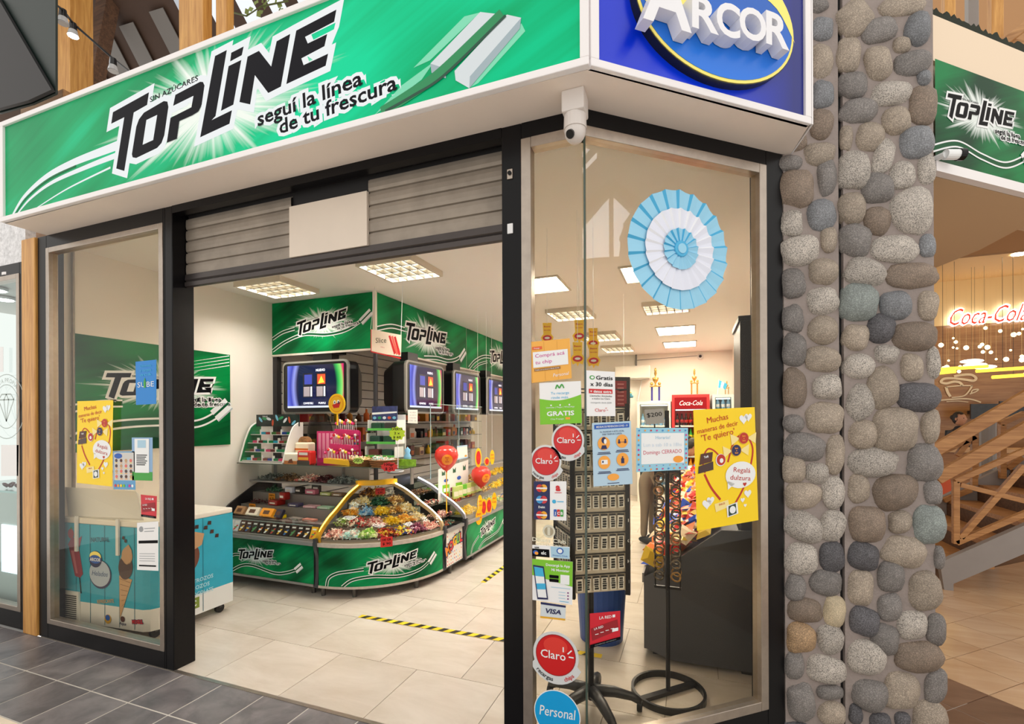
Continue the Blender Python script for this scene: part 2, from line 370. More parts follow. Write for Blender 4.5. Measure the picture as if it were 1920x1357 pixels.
def topline(pr, c, lw, rot=0.0, lit=False, slogan=True, sin=True, small=False):
    wh, ink = (WHITE_L, INK_L) if lit else (WHITE, INK); cs, sn = math.cos(R(rot)), math.sin(R(rot))
    def X(p): return (c[0] + lw * (p[0] * cs - p[1] * sn), c[1] + lw * (p[0] * sn + p[1] * cs))
    for i, (k, p) in enumerate(LOGO.items()):
        pr.poly([X(q) for q in offset_poly(p, 0.021)], wh, 2 + 0.1 * i)
        pr.poly([X(q) for q in p], ink, 3, [[X(q) for q in LOGO_HOLE]] if k == 'O' else ())
    if sin:
        x, y = X((-.175, .073)); pr.text('SIN AZÚCARES', x, y, 0.026 * lw, ink, 3, 0.01, rot + 4, fit=0.235 * lw)
    if slogan:
        x, y = X((.395, -.11)); pr.text('seguí la línea', x, y, 0.062 * lw, ink, 3, 0.02, rot + 4.5, fit=0.39 * lw, outline=wh, ow=0.16)
        x, y = X((.495, -.152)); pr.text('de tu frescura', x, y, 0.062 * lw, ink, 3, 0.02, rot + 4.5, fit=0.415 * lw, outline=wh, ow=0.16)
def swoosh(pr, pts, wd, lit=False):
    wh = WHITE_L if lit else WHITE
    pr.ribbon(pts, wd, MINT_L if lit else MINT, 1, 10); pr.ribbon(pts, wd * 0.28, wh, 2, 10, wd * 0.5); pr.ribbon(pts, wd * 0.28, wh, 2, 10, -wd * 0.5)
def gum(pr, c, l, wd, rot, lit=False):
    wh = WHITE_L if lit else WHITE; gy = mat('print_gum_side', (176, 186, 190), 0.4); cs, sn = math.cos(R(rot)), math.sin(R(rot))
    def X(x, y): return (c[0] + x * cs - y * sn, c[1] + x * sn + y * cs)
    for s in (-1, 1):
        o = s * wd * 0.3
        pr.poly([X(-l / 2, o - wd * .2), X(l / 2, o - wd * .2), X(l / 2, o + wd * .2), X(-l / 2, o + wd * .2)], wh, 4)
        pr.poly([X(-l / 2, o - wd * .32), X(l / 2, o - wd * .32), X(l / 2, o - wd * .2), X(-l / 2, o - wd * .2)], gy, 4)
    pr.poly([X(-l * .6, -wd * .09), X(l * .5, -wd * .09), X(l * .5, wd * .09), X(-l * .6, wd * .09)], MINT_L if lit else MINT, 5)
# ================================================================ THE SETTING
YA = 1.98; ZC = 2.79; XL, XR, YB = -4.30, 0.68, 9.78
PB = Vector((-0.42, 1.98, 0)); BE = 1.085
def Bp(s, z=0.0, h=0.0): return PB + BD * s + BN * h + Vector((0, 0, z))
black = mat('black_frame', (12, 11, 13), 0.3, spec=0.22); alum = mat('brushed_aluminium', (176, 164, 152), 0.3, metal=0.85, var=0.1, vscale=20)
cream = mat('cream_paint', (236, 228, 216), 0.6); ceilm = mat('ceiling_paint', (244, 240, 234), 0.7)
soff = mat('soffit_beige', (240, 226, 214), 0.55, var=0.04, vscale=2); whitetrim = mat('white_trim', (240, 236, 236), 0.35)
tinted = glass('tinted_window_glass', (244, 238, 224), 1.28); clear = glass('clear_glass', (247, 249, 248), 1.3)
def clip(poly, p, n):
    """keep the part of a 2-D polygon where (q-p).n >= 0"""
    out = []
    for i in range(len(poly)):
        a, b = poly[i], poly[(i + 1) % len(poly)]; da = (a[0] - p[0]) * n[0] + (a[1] - p[1]) * n[1]; db = (b[0] - p[0]) * n[0] + (b[1] - p[1]) * n[1]
        if da >= 0: out.append(a)
        if (da >= 0) != (db >= 0): t = da / (da - db); out.append((a[0] + (b[0] - a[0]) * t, a[1] + (b[1] - a[1]) * t))
    return out
def tile(poly, m, parent, zt=0.0, th=0.012):
    if len(poly) < 3: return
    a = 0.5 * abs(sum(poly[i][0] * poly[(i + 1) % len(poly)][1] - poly[(i + 1) % len(poly)][0] * poly[i][1] for i in range(len(poly))))
    if a < 0.002: return
    cx = sum(p[0] for p in poly) / len(poly); cy = sum(p[1] for p in poly) / len(poly)
    mb = MB().prism([(p[0] - cx, p[1] - cy, -th) for p in poly], (0, 0, th))
    o = put('tile', mb.mesh('tile', m), parent); o.location = (cx, cy, zt); return o
def grid_tiles(x0, x1, y0, y1, w, d, m, parent, clips, ox=0.0, bond=0.0, gap=0.004, T=None, zt=0.0, mf=None):
    j = 0; y = y0
    while y < y1 - 1e-6:
        x = x0 + ox - (bond * w if j % 2 else 0); 
        while x < x1:
            p = [(x + gap / 2, y + gap / 2), (x + w - gap / 2, y + gap / 2), (x + w - gap / 2, y + d - gap / 2), (x + gap / 2, y + d - gap / 2)]
            p = [(min(max(a, x0), x1), min(b, y1)) for a, b in p]
            if T: p = [T(*q) for q in p]
            for c in clips: p = clip(p, *c) if len(p) > 2 else p
            tile(p, mf(x, y) if mf else m, parent, zt); x += w
        y += d; j += 1
# --- shop floor: large pale stoneware tiles in running bond
grout = mat('floor_grout', (150, 138, 124), 0.8)
floor = mk('floor', MB().prism([(XL, 1.985, -0.03), (-0.42, 1.985, -0.03), (*Bp(BE).xy, -0.03), (XR, 2.9, -0.03), (XR, YB, -0.03), (XL, YB, -0.03)], (0, 0, 0.026)), grout, kind='structure', label='shop floor of large pale stoneware tiles')
shoptile = tilemat('shop_stoneware', (196, 183, 167), (214, 203, 190), 0.25, 2.2, (1, 2.2, 1), 0.04)
grid_tiles(XL, XR, 1.995, YB, 0.565, 0.51, shoptile, floor, [((-0.42, 1.985), (-BN.x, -BN.y))], ox=-0.09, bond=0.48)
# --- mall floor in front: small dark slate tiles, one paler row, and the brown strip and tan tiles by the stairs
mfloor = mk('floor_mall', MB().prism([(-7, -1.5, -0.03), (3.6, -1.5, -0.03), (3.6, 3.4, -0.03), (1.2, 3.2, -0.03), (0.4, 2.66, -0.03), (-0.42, 1.975, -0.03), (-7, 1.975, -0.03)], (0, 0, 0.0288)), mat('mall_grout', (190, 184, 176), 0.8), kind='structure', label='mall floor of small dark slate grey tiles')
slate = tilemat('slate_tile', (84, 80, 82), (132, 126, 126), 0.38, 5.0, (1, 1, 1), 0.09); paletile = tilemat('pale_mall_tile', (214, 196, 172), (232, 216, 194), 0.3, 3.0)
fl = [((-0.42, 1.972), (BN.x, BN.y))]
grid_tiles(-5.36, 0.6, 0.157, 1.972, 0.3155, 0.3033, slate, mfloor, [], ox=0.0, gap=0.009, mf=lambda x, y: paletile if y < 1.2 and x < -1.5 else slate)
def TD(u, v): return (u * 0.745 - v * 0.667, u * 0.667 + v * 0.745)   # frame turned along the angled shopfront
bfl = mk('floor_cafe', MB().prism([(0.9, 2.75, -0.031), (3.2, 1.5, -0.031), (11, 6, -0.031), (11, 13, -0.031), (1.3, 13, -0.031), (0.75, 4, -0.031)], (0, 0, 0.026)), mat('cafe_grout', (126, 96, 70), 0.8), kind='structure', label='cafe floor of warm tan tiles with brown border')
tan = tilemat('tan_cafe_tile', (196, 160, 124), (214, 184, 150), 0.22, 2.0, (0.6, 3, 1), 0.05); brownstrip = tilemat('brown_border_tile', (112, 84, 66), (138, 108, 88), 0.4, 4, (0.6, 3, 1), 0.06)
pil = [((0.95, 2.86), (math.cos(R(-5)), math.sin(R(-5))))]
grid_tiles(3.343, 3.343 + 0.3155 * 15, -0.4, -0.4 + 0.316 * 10, 0.3155, 0.316, tan, bfl, pil, gap=0.005, T=TD, ox=0.0)
grid_tiles(2.71, 3.343, -0.4, 1.9, 0.3165, 0.474, brownstrip, bfl, pil, gap=0.004, T=TD)
bx('trim_1', (-2.93, 1.972, -0.01), (-0.79, 1.996, 0.003), alum, kind='structure', label='thin metal threshold strip across the shop entrance')
# --- shell of the shop
bx('wall_left', (XL - 0.12, 2.1, 0), (XL, YB, ZC), cream, kind='structure', label='cream left wall of the shop')
bx('wall_back', (XL - 0.12, YB, 0), (XR + 0.12, YB + 0.12, ZC), cream, kind='structure', label='cream back wall of the shop')
bx('wall_right', (XR, 2.95, 0), (XR + 0.12, YB, ZC), cream, kind='structure', label='cream right wall of the shop')
mk('ceiling', MB().prism([(XL, 2.04, ZC), (-0.44, 2.04, ZC), (*Bp(BE - 0.02, 0, -0.05).xy, ZC), (XR, 2.95, ZC), (XR, YB, ZC), (XL, YB, ZC)], (0, 0, 0.06)), ceilm, kind='structure', label='off-white plaster ceiling of the shop')
pier = thing('wall_return', 'dark corner post inside the shop beside the stone pillar', 'post', (0.5, 2.95, 0), kind='structure')
bx('body', (0.26, 3.125, 0), (XR, 3.6, 2.08), mat('dark_partition', (44, 40, 38), 0.4), pier)
bx('top_cap', (0.25, 3.12, 2.08), (XR, 3.61, 2.11), mat('dark_partition', (44, 40, 38), 0.4), pier)
# --- facade: windows, posts, header
def window(name, label, surf, x0, x1, z0, z1, stile_l, stile_r, rail_b, rail_t, al=0.035, left_al=True, right_al=True, gl=tinted):
    """black frame, aluminium bead, pane; surf(x, z, out)"""
    t = thing(name, label, None, tuple(surf(x0, 0, 0)), kind='structure')
    def sb(nm, a0, a1, b0, b1, h0, h1, m):
        P = [surf(a0, b0, h1), surf(a1, b0, h1), surf(a1, b1, h1), surf(a0, b1, h1)]
        o = mk(nm, MB().prism(P, surf(a0, b0, h0) - surf(a0, b0, h1)), m, t, bev=0.003); return o
    if stile_l: sb('stile', x0, x0 + stile_l, z0, z1, -0.1, 0, black)
    if stile_r: sb('stile', x1 - stile_r, x1, z0, z1, -0.1, 0, black)
    sb('bottom_rail', x0 + stile_l, x1 - stile_r, z0, z0 + rail_b, -0.1, 0, black); sb('top_rail', x0 + stile_l, x1 - stile_r, z1 - rail_t, z1, -0.1, 0, black)
    a, b, c, d = x0 + stile_l, x1 - stile_r, z0 + rail_b, z1 - rail_t
    if left_al: sb('bead', a, a + al, c, d, -0.05, 0.006, alum)
    if right_al: sb('bead', b - al, b, c, d, -0.05, 0.006, alum)
    sb('bead', a + al * left_al, b - al * right_al, c, c + al, -0.05, 0.006, alum); sb('bead', a + al * left_al, b - al * right_al, d - al, d, -0.05, 0.006, alum)
    P = [surf(a + al * left_al, c + al, -0.02), surf(b - al * right_al, c + al, -0.02), surf(b - al * right_al, d - al, -0.02), surf(a + al * left_al, d - al, -0.02)]
    mk('pane', MB().add(P, [(0, 1, 2, 3)]), gl, t, label='tinted window pane'); return t
sA = plane_surf((0, YA, 0), (1, 0, 0), (0, 0, 1)); sB = plane_surf(PB, BD, (0, 0, 1))
window('window_1', 'tall tinted window left of the entrance, freezer behind it', sA, -4.31, -2.995, 0, 2.80, 0.105, 0.015, 0.105, 0.09)
window('window_2', 'narrow shopfront pane covered in stickers beside the entrance', sA, -0.70, -0.42, 0, 2.80, 0.0, 0.0, 0.12, 0.072, al=0.045, right_al=False)
window('window_3', 'wide angled shopfront window with the blue rosette', sB, 0, BE, 0, 2.80, 0.0, 0.105, 0.10, 0.072, al=0.045, left_al=False)
mk('glass_joint', MB().bar(Bp(0, 0.15, 0.0) , Bp(0, 2.69, 0.0), 0.008, 0.012), mat('glass_edge', (70, 84, 74), 0.1), kind='structure', label='dark green glass edge at the window corner')
bx('trim_7', (XL - .12, 2.082, 0), (XL, 2.099, 2.79), black, kind='structure', label='black inner upright behind the left window frame'); mk('trim_8', MB().cyl((-4.282, 2.17, .83), (-4.282, 2.17, 2.79), .012, n=10), alum, kind='structure', label='slim steel pipe beside the black inner upright')
bx('trim_2', (-2.995, YA, 0), (-2.93, 2.115, 2.80), black, bev=0.004, kind='structure', label='black steel post left of the entrance')
bx('trim_3', (-0.793, YA, 0), (-0.70, 2.115, 2.80), black, bev=0.004, kind='structure', label='black steel post right of the entrance')
bx('trim_4', (-2.93, YA, 2.755), (-0.793, 2.03, 2.80), black, kind='structure', label='black header beam above the roller shutter')
bx('trim_5', (-2.93, 2.03, 2.775), (-0.793, 2.3, 2.80), mat('dark_box', (30, 28, 30), 0.3), kind='structure', label='dark shutter box behind the header beam')
post = thing('key_switch', 'small metal key switch on the black entrance post', 'switch', (-0.745, YA, 2.55))
for zz, mm in ((2.585, alum), (2.345, mat('sticker_white', (225, 225, 225), 0.5))):
    c = -0.752; bx('plate', (c - 0.013, YA - 0.006, zz - 0.022), (c + 0.013, YA + 0.001, zz + 0.022), mm, post, 0.002)
mk('key_hole', MB().cyl((-0.752, YA - 0.006, 2.588), (-0.752, YA - 0.012, 2.588), 0.009, n=10), black, post)
# --- roller shutter, each slat a piece
sh = thing('roller_shutter', 'half-raised steel roller shutter with a white patch panel', 'shutter', (-1.86, 2.06, 2.33))
steel = mat('shutter_steel', (150, 139, 126), 0.45, metal=0.35, var=0.22, vscale=5); dsteel = mat('shutter_rail', (78, 72, 70), 0.35, metal=0.6, var=0.15, vscale=4)
prof = [(0.008, 0), (-0.001, 0.004), (-0.004, 0.02), (-0.004, 0.045), (-0.002, 0.061), (0.008, 0.065), (0.008, 0.0695)]
for k in range(5):
    for x0, x1 in ((-2.925, -2.085), (-1.568, -0.798)):
        z = 2.405 + 0.0695 * k; vs = []
        for x in (x0, x1): vs += [(x, 2.065 + d, z + h) for d, h in prof]
        n = len(prof); mk('slat', MB().add(vs, [(i, i + n, i + n + 1, i + 1) for i in range(n - 1)]), steel, sh)
b = MB(); n = len(prof); vs = []
pr = [(0.0, 0.0), (-0.012, 0.004), (-0.014, 0.028), (-0.004, 0.036), (-0.012, 0.044), (-0.008, 0.078), (0.006, 0.078), (0.008, 0)]
for x in (-2.925, -0.798): vs += [(x, 2.065 + d, 2.328 + h) for d, h in pr]
n = len(pr); mk('bottom_bar', MB().add(vs, [(i, i + n, (i + 1) % n + n, (i + 1) % n) for i in range(n)]), dsteel, sh)
bx('patch_panel', (-2.085, 2.048, 2.405), (-1.568, 2.066, 2.685), mat('patch_panel_paint', (222, 208, 192), 0.5, var=0.04, vscale=3), sh, label='plain white patch panel set among the slats')
bx('roll_cover', (-2.92, 2.075, 2.40), (-0.80, 2.085, 2.78), mat('shutter_back', (30, 28, 28), 0.6), sh)
# --- fascia box with the two lit signs
FP = Vector((-0.345, 1.749, 0)); FL = 1.092; FZ0, FZ1 = 2.80, 3.445
def Fp(s, z, h=0.0): return FP + BD * s + BN * h + Vector((0, 0, z))
fa = thing('fascia_box', 'white sign box wrapping the shop corner above the entrance', 'sign box', (-2.2, 1.9, 2.8))
e0 = Fp(FL, FZ0); 
mk('soffit', MB().prism([(-4.2, 1.76, FZ0), (-0.35, 1.77, FZ0), (e0.x - 0.01, e0.y + 0.01, FZ0), (0.45, 2.70, FZ0), (-0.43, 2.06, FZ0), (-4.2, 2.06, FZ0)], (0, 0, 0.02)), soff, fa)
mk('carcass', MB().prism([(-4.2, 1.765, FZ0 + 0.02), (-0.352, 1.775, FZ0 + 0.02), (e0.x - 0.015, e0.y + 0.015, FZ0 + 0.02), (0.44, 2.69, FZ0 + 0.02), (-0.43, 2.06, FZ0 + 0.02), (-4.2, 2.06, FZ0 + 0.02)], (0, 0, 0.60)), cream, fa)
def trimA(x0, x1, z0, z1): bx('frame_trim', (x0, 1.738, z0), (x1, 1.768, z1), whitetrim, fa, 0.003)
trimA(-4.2, -0.352, FZ0, FZ0 + 0.03); trimA(-4.2, -0.352, FZ1 - 0.03, FZ1); trimA(-4.2, -4.165, FZ0 + .03, FZ1 - .03); trimA(-0.385, -0.352, FZ0 + .03, FZ1 - .03)
def trimB(s0, s1, z0, z1):
    P = [Fp(s0, z0), Fp(s1, z0), Fp(s1, z1), Fp(s0, z1)]; mk('frame_trim', MB().prism(P, -BN * 0.03), whitetrim, fa, bev=0.003)
trimB(0, FL, FZ0, FZ0 + 0.03); trimB(0, FL, FZ1 - 0.03, FZ1); trimB(0, 0.035, FZ0 + .03, FZ1 - .03); trimB(FL - 0.035, FL, FZ0 + .03, FZ1 - .03)
mk('end_panel', MB().prism([Fp(FL, FZ0), Fp(FL, FZ1), Vector((0.45, 2.70, FZ1)), Vector((0.45, 2.70, FZ0))], BD * 0.008), whitetrim, fa)
LC = (-2.2945, 3.135); LW = 1.589
sgA = thing('mint_gum_sign', 'long green backlit gum sign above the shop entrance', 'sign', (-2.27, 1.755, FZ0 + .03))
sfA = plane_surf((0, 1.752, 0), (1, 0, 0), (0, 0, 1))
def panel(name, surf, x0, x1, y0, y1, m, parent, nx=1):
    mb = MB(); uvs = {}
    vs = [surf(x0 + (x1 - x0) * i / nx, y, 0) for i in range(nx + 1) for y in (y0, y1)]; fs = [(2 * i, 2 * i + 2, 2 * i + 3, 2 * i + 1) for i in range(nx)]
    me = bpy.data.meshes.new(name); me.from_pydata([tuple(v) for v in vs], [], fs); me.materials.append(m); ul = me.uv_layers.new()
    q = [(x0 + (x1 - x0) * i / nx, y) for i in range(nx + 1) for y in (y0, y1)]
    for l in me.loops: ul.data[l.index].uv = q[l.vertex_index]
    me.update(); return put(name, me, parent)
panel('sign_face', sfA, -4.165, -0.385, FZ0 + .03, FZ1 - .03, topmat('mint_fascia_print', (0, 112, 66), (0, 158, 98), (0, 206, 150), LC, LW, emit=0.12, ang=24, seed=1.3, bs=0.8), sgA)
pr = Print(sfA, 0.0008); topline(pr, LC, LW, lit=True)
pr.ribbon([(-4.08, 2.835), (-3.95, 2.93), (-3.72, 3.01), (-3.45, 3.045), (-3.1, 3.06), (-2.9, 3.07)], (0.016, 0.06), WHITE_L, 1, 10)
pr.ribbon([(-4.05, 2.835), (-3.92, 2.92), (-3.69, 2.99), (-3.42, 3.02)], (0.006, 0.012), MINT_L, 2, 10)
pr.ribbon([(-4.02, 2.835), (-3.88, 2.905), (-3.65, 2.965), (-3.3, 2.995), (-3.0, 3.01)], (0.01, 0.035), WHITE_L, 2, 10); pr.ribbon([(-3.82, 2.835), (-3.5, 2.90), (-3.1, 2.95)], (0.006, 0.012), WHITE_L, 1, 8)
gs = mat('gum_side_lit', (150, 168, 176), 0.4, emit=0.12); gt = mat('gum_top_lit', (206, 216, 222), 0.4, emit=0.05)
soft = mat('gum_motion_pale', (120, 214, 178), 0.4, emit=0.05)
pr.poly([(-1.30, 2.835), (-1.06, 2.93), (-1.0, 2.99), (-1.16, 2.93)], soft, 1); pr.poly([(-1.02, 3.0), (-0.79, 3.13), (-0.86, 3.135), (-1.10, 2.99)], soft, 1)
pr.poly([(-0.84, 2.84), (-0.80, 2.85), (-0.60, 3.0), (-0.616, 3.035)], soft, 1)
pr.poly([(-1.017, 2.985), (-0.789, 3.13), (-0.716, 3.10), (-0.945, 2.945)], gt, 3); pr.poly([(-1.017, 2.985), (-0.945, 2.945), (-0.945, 2.905), (-1.012, 2.945)], gs, 3)
pr.poly([(-0.905, 2.925), (-0.675, 3.085), (-0.616, 3.055), (-0.836, 2.885)], gt, 3); pr.poly([(-0.836, 2.885), (-0.616, 3.055), (-0.622, 3.015), (-0.839, 2.838)], gs, 3); pr.poly([(-0.905, 2.925), (-0.836, 2.885), (-0.839, 2.838), (-0.90, 2.885)], gt, 3)
pr.ribbon([(-1.26, 2.838), (-1.12, 2.88), (-0.97, 2.935), (-0.695, 3.095)], (0.05, 0.045), mat('gum_stripe_lit', (20, 128, 76), 0.4, emit=0.15), 4, 8); pr.ribbon([(-1.24, 2.838), (-1.10, 2.872), (-0.95, 2.92), (-0.68, 3.082)], 0.012, mat('gum_stripe_dark_lit', (8, 70, 50), 0.4), 5, 8)
pr.done(sgA)
# blue sign with the oval and the raised letters
sgB = thing('confectioner_sign', 'blue sign with white raised letters on a yellow-rimmed oval', 'sign', tuple(Fp(0.55, FZ0 + .03, -0.01)))
sfB = plane_surf(FP - BN * 0.012, BD, (0, 0, 1))
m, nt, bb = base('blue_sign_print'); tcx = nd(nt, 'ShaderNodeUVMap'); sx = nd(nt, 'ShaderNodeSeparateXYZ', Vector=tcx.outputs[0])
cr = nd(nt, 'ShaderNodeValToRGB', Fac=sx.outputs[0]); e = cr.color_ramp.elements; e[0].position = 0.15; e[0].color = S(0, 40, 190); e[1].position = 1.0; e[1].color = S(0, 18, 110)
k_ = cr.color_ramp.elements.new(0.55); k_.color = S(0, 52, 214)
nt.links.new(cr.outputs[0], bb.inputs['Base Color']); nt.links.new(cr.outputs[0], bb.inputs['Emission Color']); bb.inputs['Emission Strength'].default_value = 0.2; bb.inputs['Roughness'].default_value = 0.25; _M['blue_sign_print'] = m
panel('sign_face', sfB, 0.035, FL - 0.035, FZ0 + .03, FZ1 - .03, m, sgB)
ec = (0.565, 3.125); ex, ez = 0.395, 0.272
def oval(a, b2, h0, h1, n=56): 
    pts = [sfB(ec[0] + a * math.cos(2 * math.pi * i / n), ec[1] + b2 * math.sin(2 * math.pi * i / n), h0) for i in range(n)]; return MB().prism(pts, BN * (h1 - h0))
mk('oval_back', oval(ex, ez, 0.0, 0.035), mat('oval_edge', (20, 24, 34), 0.4), sgB); mk('oval_rim', oval(ex - .004, ez - .004, 0.035, 0.038), mat('oval_yellow', (240, 222, 110), 0.4, emit=0.15), sgB)
m2, nt, bb = base('oval_blue_print'); uvn = nd(nt, 'ShaderNodeTexCoord'); sx = nd(nt, 'ShaderNodeSeparateXYZ', Vector=uvn.outputs['Object'])
cr = nd(nt, 'ShaderNodeValToRGB', Fac=nd(nt, 'ShaderNodeMapRange', i0=sx.outputs[2], i1=2.86, i2=3.2).outputs[0]); e = cr.color_ramp.elements; e[0].color = S(0, 118, 232); e[1].color = S(0, 92, 190)
nt.links.new(cr.outputs[0], bb.inputs['Base Color']); bb.inputs['Roughness'].default_value = 0.25
mk('oval_face', oval(ex - .016, ez - .016, 0.038, 0.040), m2, sgB)
pr = Print(sfB, 0.0008); bnd = []
for k in range(25): t = R(172 - 170 * k / 24); bnd.append((ec[0] + (ex - .016) * math.cos(t), ec[1] + (ez - .016) * math.sin(t)))
inn = smooth2([(0.96, 3.10), (0.86, 3.22), (0.72, 3.262), (0.60, 3.245), (0.50, 3.20), (0.42, 3.13), (0.34, 3.08), (0.26, 3.055), (0.185, 3.09)], 4)
pr.poly(bnd + inn, mat('oval_yellow', (240, 222, 110), 0.4), 51); pr.done(sgB, 'sun_print')
lw_ = mat('raised_letter_white', (236, 236, 240), 0.35)
HF = 0.095
def onF(u, v):
    p = onpl(u, v, FP + BN * (HF - 0.012), BN); return ((p - FP).dot(BD), p.z)
for ch, ul, ur, vb, vt in (('A', 1206, 1297, 48, -62), ('R', 1298, 1348, 58, -4), ('C', 1344, 1388, 69, 5), ('O', 1387, 1437, 76, 15), ('R', 1437, 1480, 88, 26)):
    v, f, x0, x1 = text2d(ch, 0.025, 4); y0 = min(p[1] for p in v); y1 = max(p[1] for p in v); mb = MB(); N = len(v); um = (ul + ur) / 2
    (s0_, zb), (s1_, _), (_, zt_) = onF(ul, vb), onF(ur, vb), onF(um, vt); zb = onF(um, vb)[1]
    P = [(s0_ + (p[0] - x0) / (x1 - x0) * (s1_ - s0_), zb + (p[1] - y0) / (y1 - y0) * (zt_ - zb)) for p in v]
    ed = {}
    for q in f:
        for i in range(len(q)): a, b_ = q[i], q[(i + 1) % len(q)]; ed[(a, b_)] = 1
    rim = [(a, b_) for a, b_ in ed if (b_, a) not in ed]
    mb.add([sfB(*p, HF) for p in P] + [sfB(*p, 0.042) for p in P], [tuple(q) for q in f] + [(b_, a, a + N, b_ + N) for a, b_ in rim])
    mk('raised_letter', mb, lw_, sgB)
# dome camera under the corner
ct = thing('dome_camera', 'white dome security camera under the sign box corner', 'camera', (-0.40, 1.86, 2.6)); cw = mat('camera_plastic', (214, 206, 200), 0.35)
cpos = onz(1078, 178, 2.8); cx_, cy_ = cpos.x, cpos.y
bx('junction_box', (cx_ - 0.045, cy_ - 0.045, 2.715), (cx_ + 0.045, cy_ + 0.045, 2.80), cw, ct, 0.006)
mk('collar', MB().cyl((cx_, cy_, 2.715), (cx_, cy_, 2.66), 0.044, 0.046, 20), cw, ct, smooth=False); hd = mk('camera_head', MB().ball((cx_, cy_, 2.655), (0.043, 0.043, 0.05), 16, 10), cw, ct, smooth=True)
ld = Vector((-0.25, -0.75, -0.6)).normalized(); lp = Vector((cx_, cy_, 2.655)) + ld * 0.038; mk('lens', MB().cyl(lp, lp + ld * 0.012, 0.017, n=14), mat('lens_black', (10, 10, 12), 0.08), hd)
# --- fieldstone pillar: mortar bodies and every stone
PA = R(16); PD = Vector((math.cos(PA), math.sin(PA), 0)); PN = Vector((math.sin(PA), -math.cos(PA), 0)); PP = Vector((0.418, 2.680, 0))
def onP(u, v): return onpl(u, v, PP, PN)
def Pp(s, z, h=0.0): return PP + PD * s + PN * h + Vector((0, 0, z))
s_crack = (onP(1578, 700) - PP).dot(PD); s_end = (onP(1752, 700) - PP).dot(PD)
pl = thing('stone_pillar', 'tall river-stone pillar set in grey mortar at the shop corner', 'pillar', tuple(Pp(0.35, 0)))
mortar = mat('mortar', (150, 138, 132), 0.85, var=0.12, vscale=12, bump=0.4, bscale=90)
for a, b_ in ((0.0, s_crack - 0.011), (s_crack + 0.011, s_end)):
    mk('mortar_body', MB().prism([Pp(a, 0, 0), Pp(b_, 0, 0), Pp(b_, 0, -0.45), Pp(a, 0, -0.45 if a else -0.12)], (0, 0, 4.2)), mortar, pl)
mk('joint_strip', MB().prism([Pp(s_crack - 0.011, 0, -0.02), Pp(s_crack + 0.011, 0, -0.02), Pp(s_crack + 0.011, 0, -0.1), Pp(s_crack - 0.011, 0, -0.1)], (0, 0, 4.2)), mat('joint_black', (14, 13, 14), 0.6), pl)
SM = dict(g=stonemat('stone_grey', (142, 136, 132), 0.3, 0.22), t=stonemat('stone_tan', (178, 163, 146), 0.35, 0.2), b=stonemat('stone_brown', (148, 130, 114), 0.3, 0.2), l=stonemat('stone_granite', (172, 164, 155), 0.9, 0.4),
          d=stonemat('stone_dark', (100, 98, 102), 0.5, 0.3), u=stonemat('stone_blue', (140, 142, 146), 0.35, 0.22), c=stonemat('stone_cream', (214, 196, 164), 0.25, 0.14), o=stonemat('stone_orange', (192, 158, 120), 0.4, 0.25), n=stonemat('stone_green', (148, 156, 152), 0.3, 0.2))
def st(zo, sc_, rows): return [(zo[0] + x / sc_, zo[1] + y / sc_, w_ / sc_, h_ / sc_, r_, k) for x, y, w_, h_, r_, k in rows]
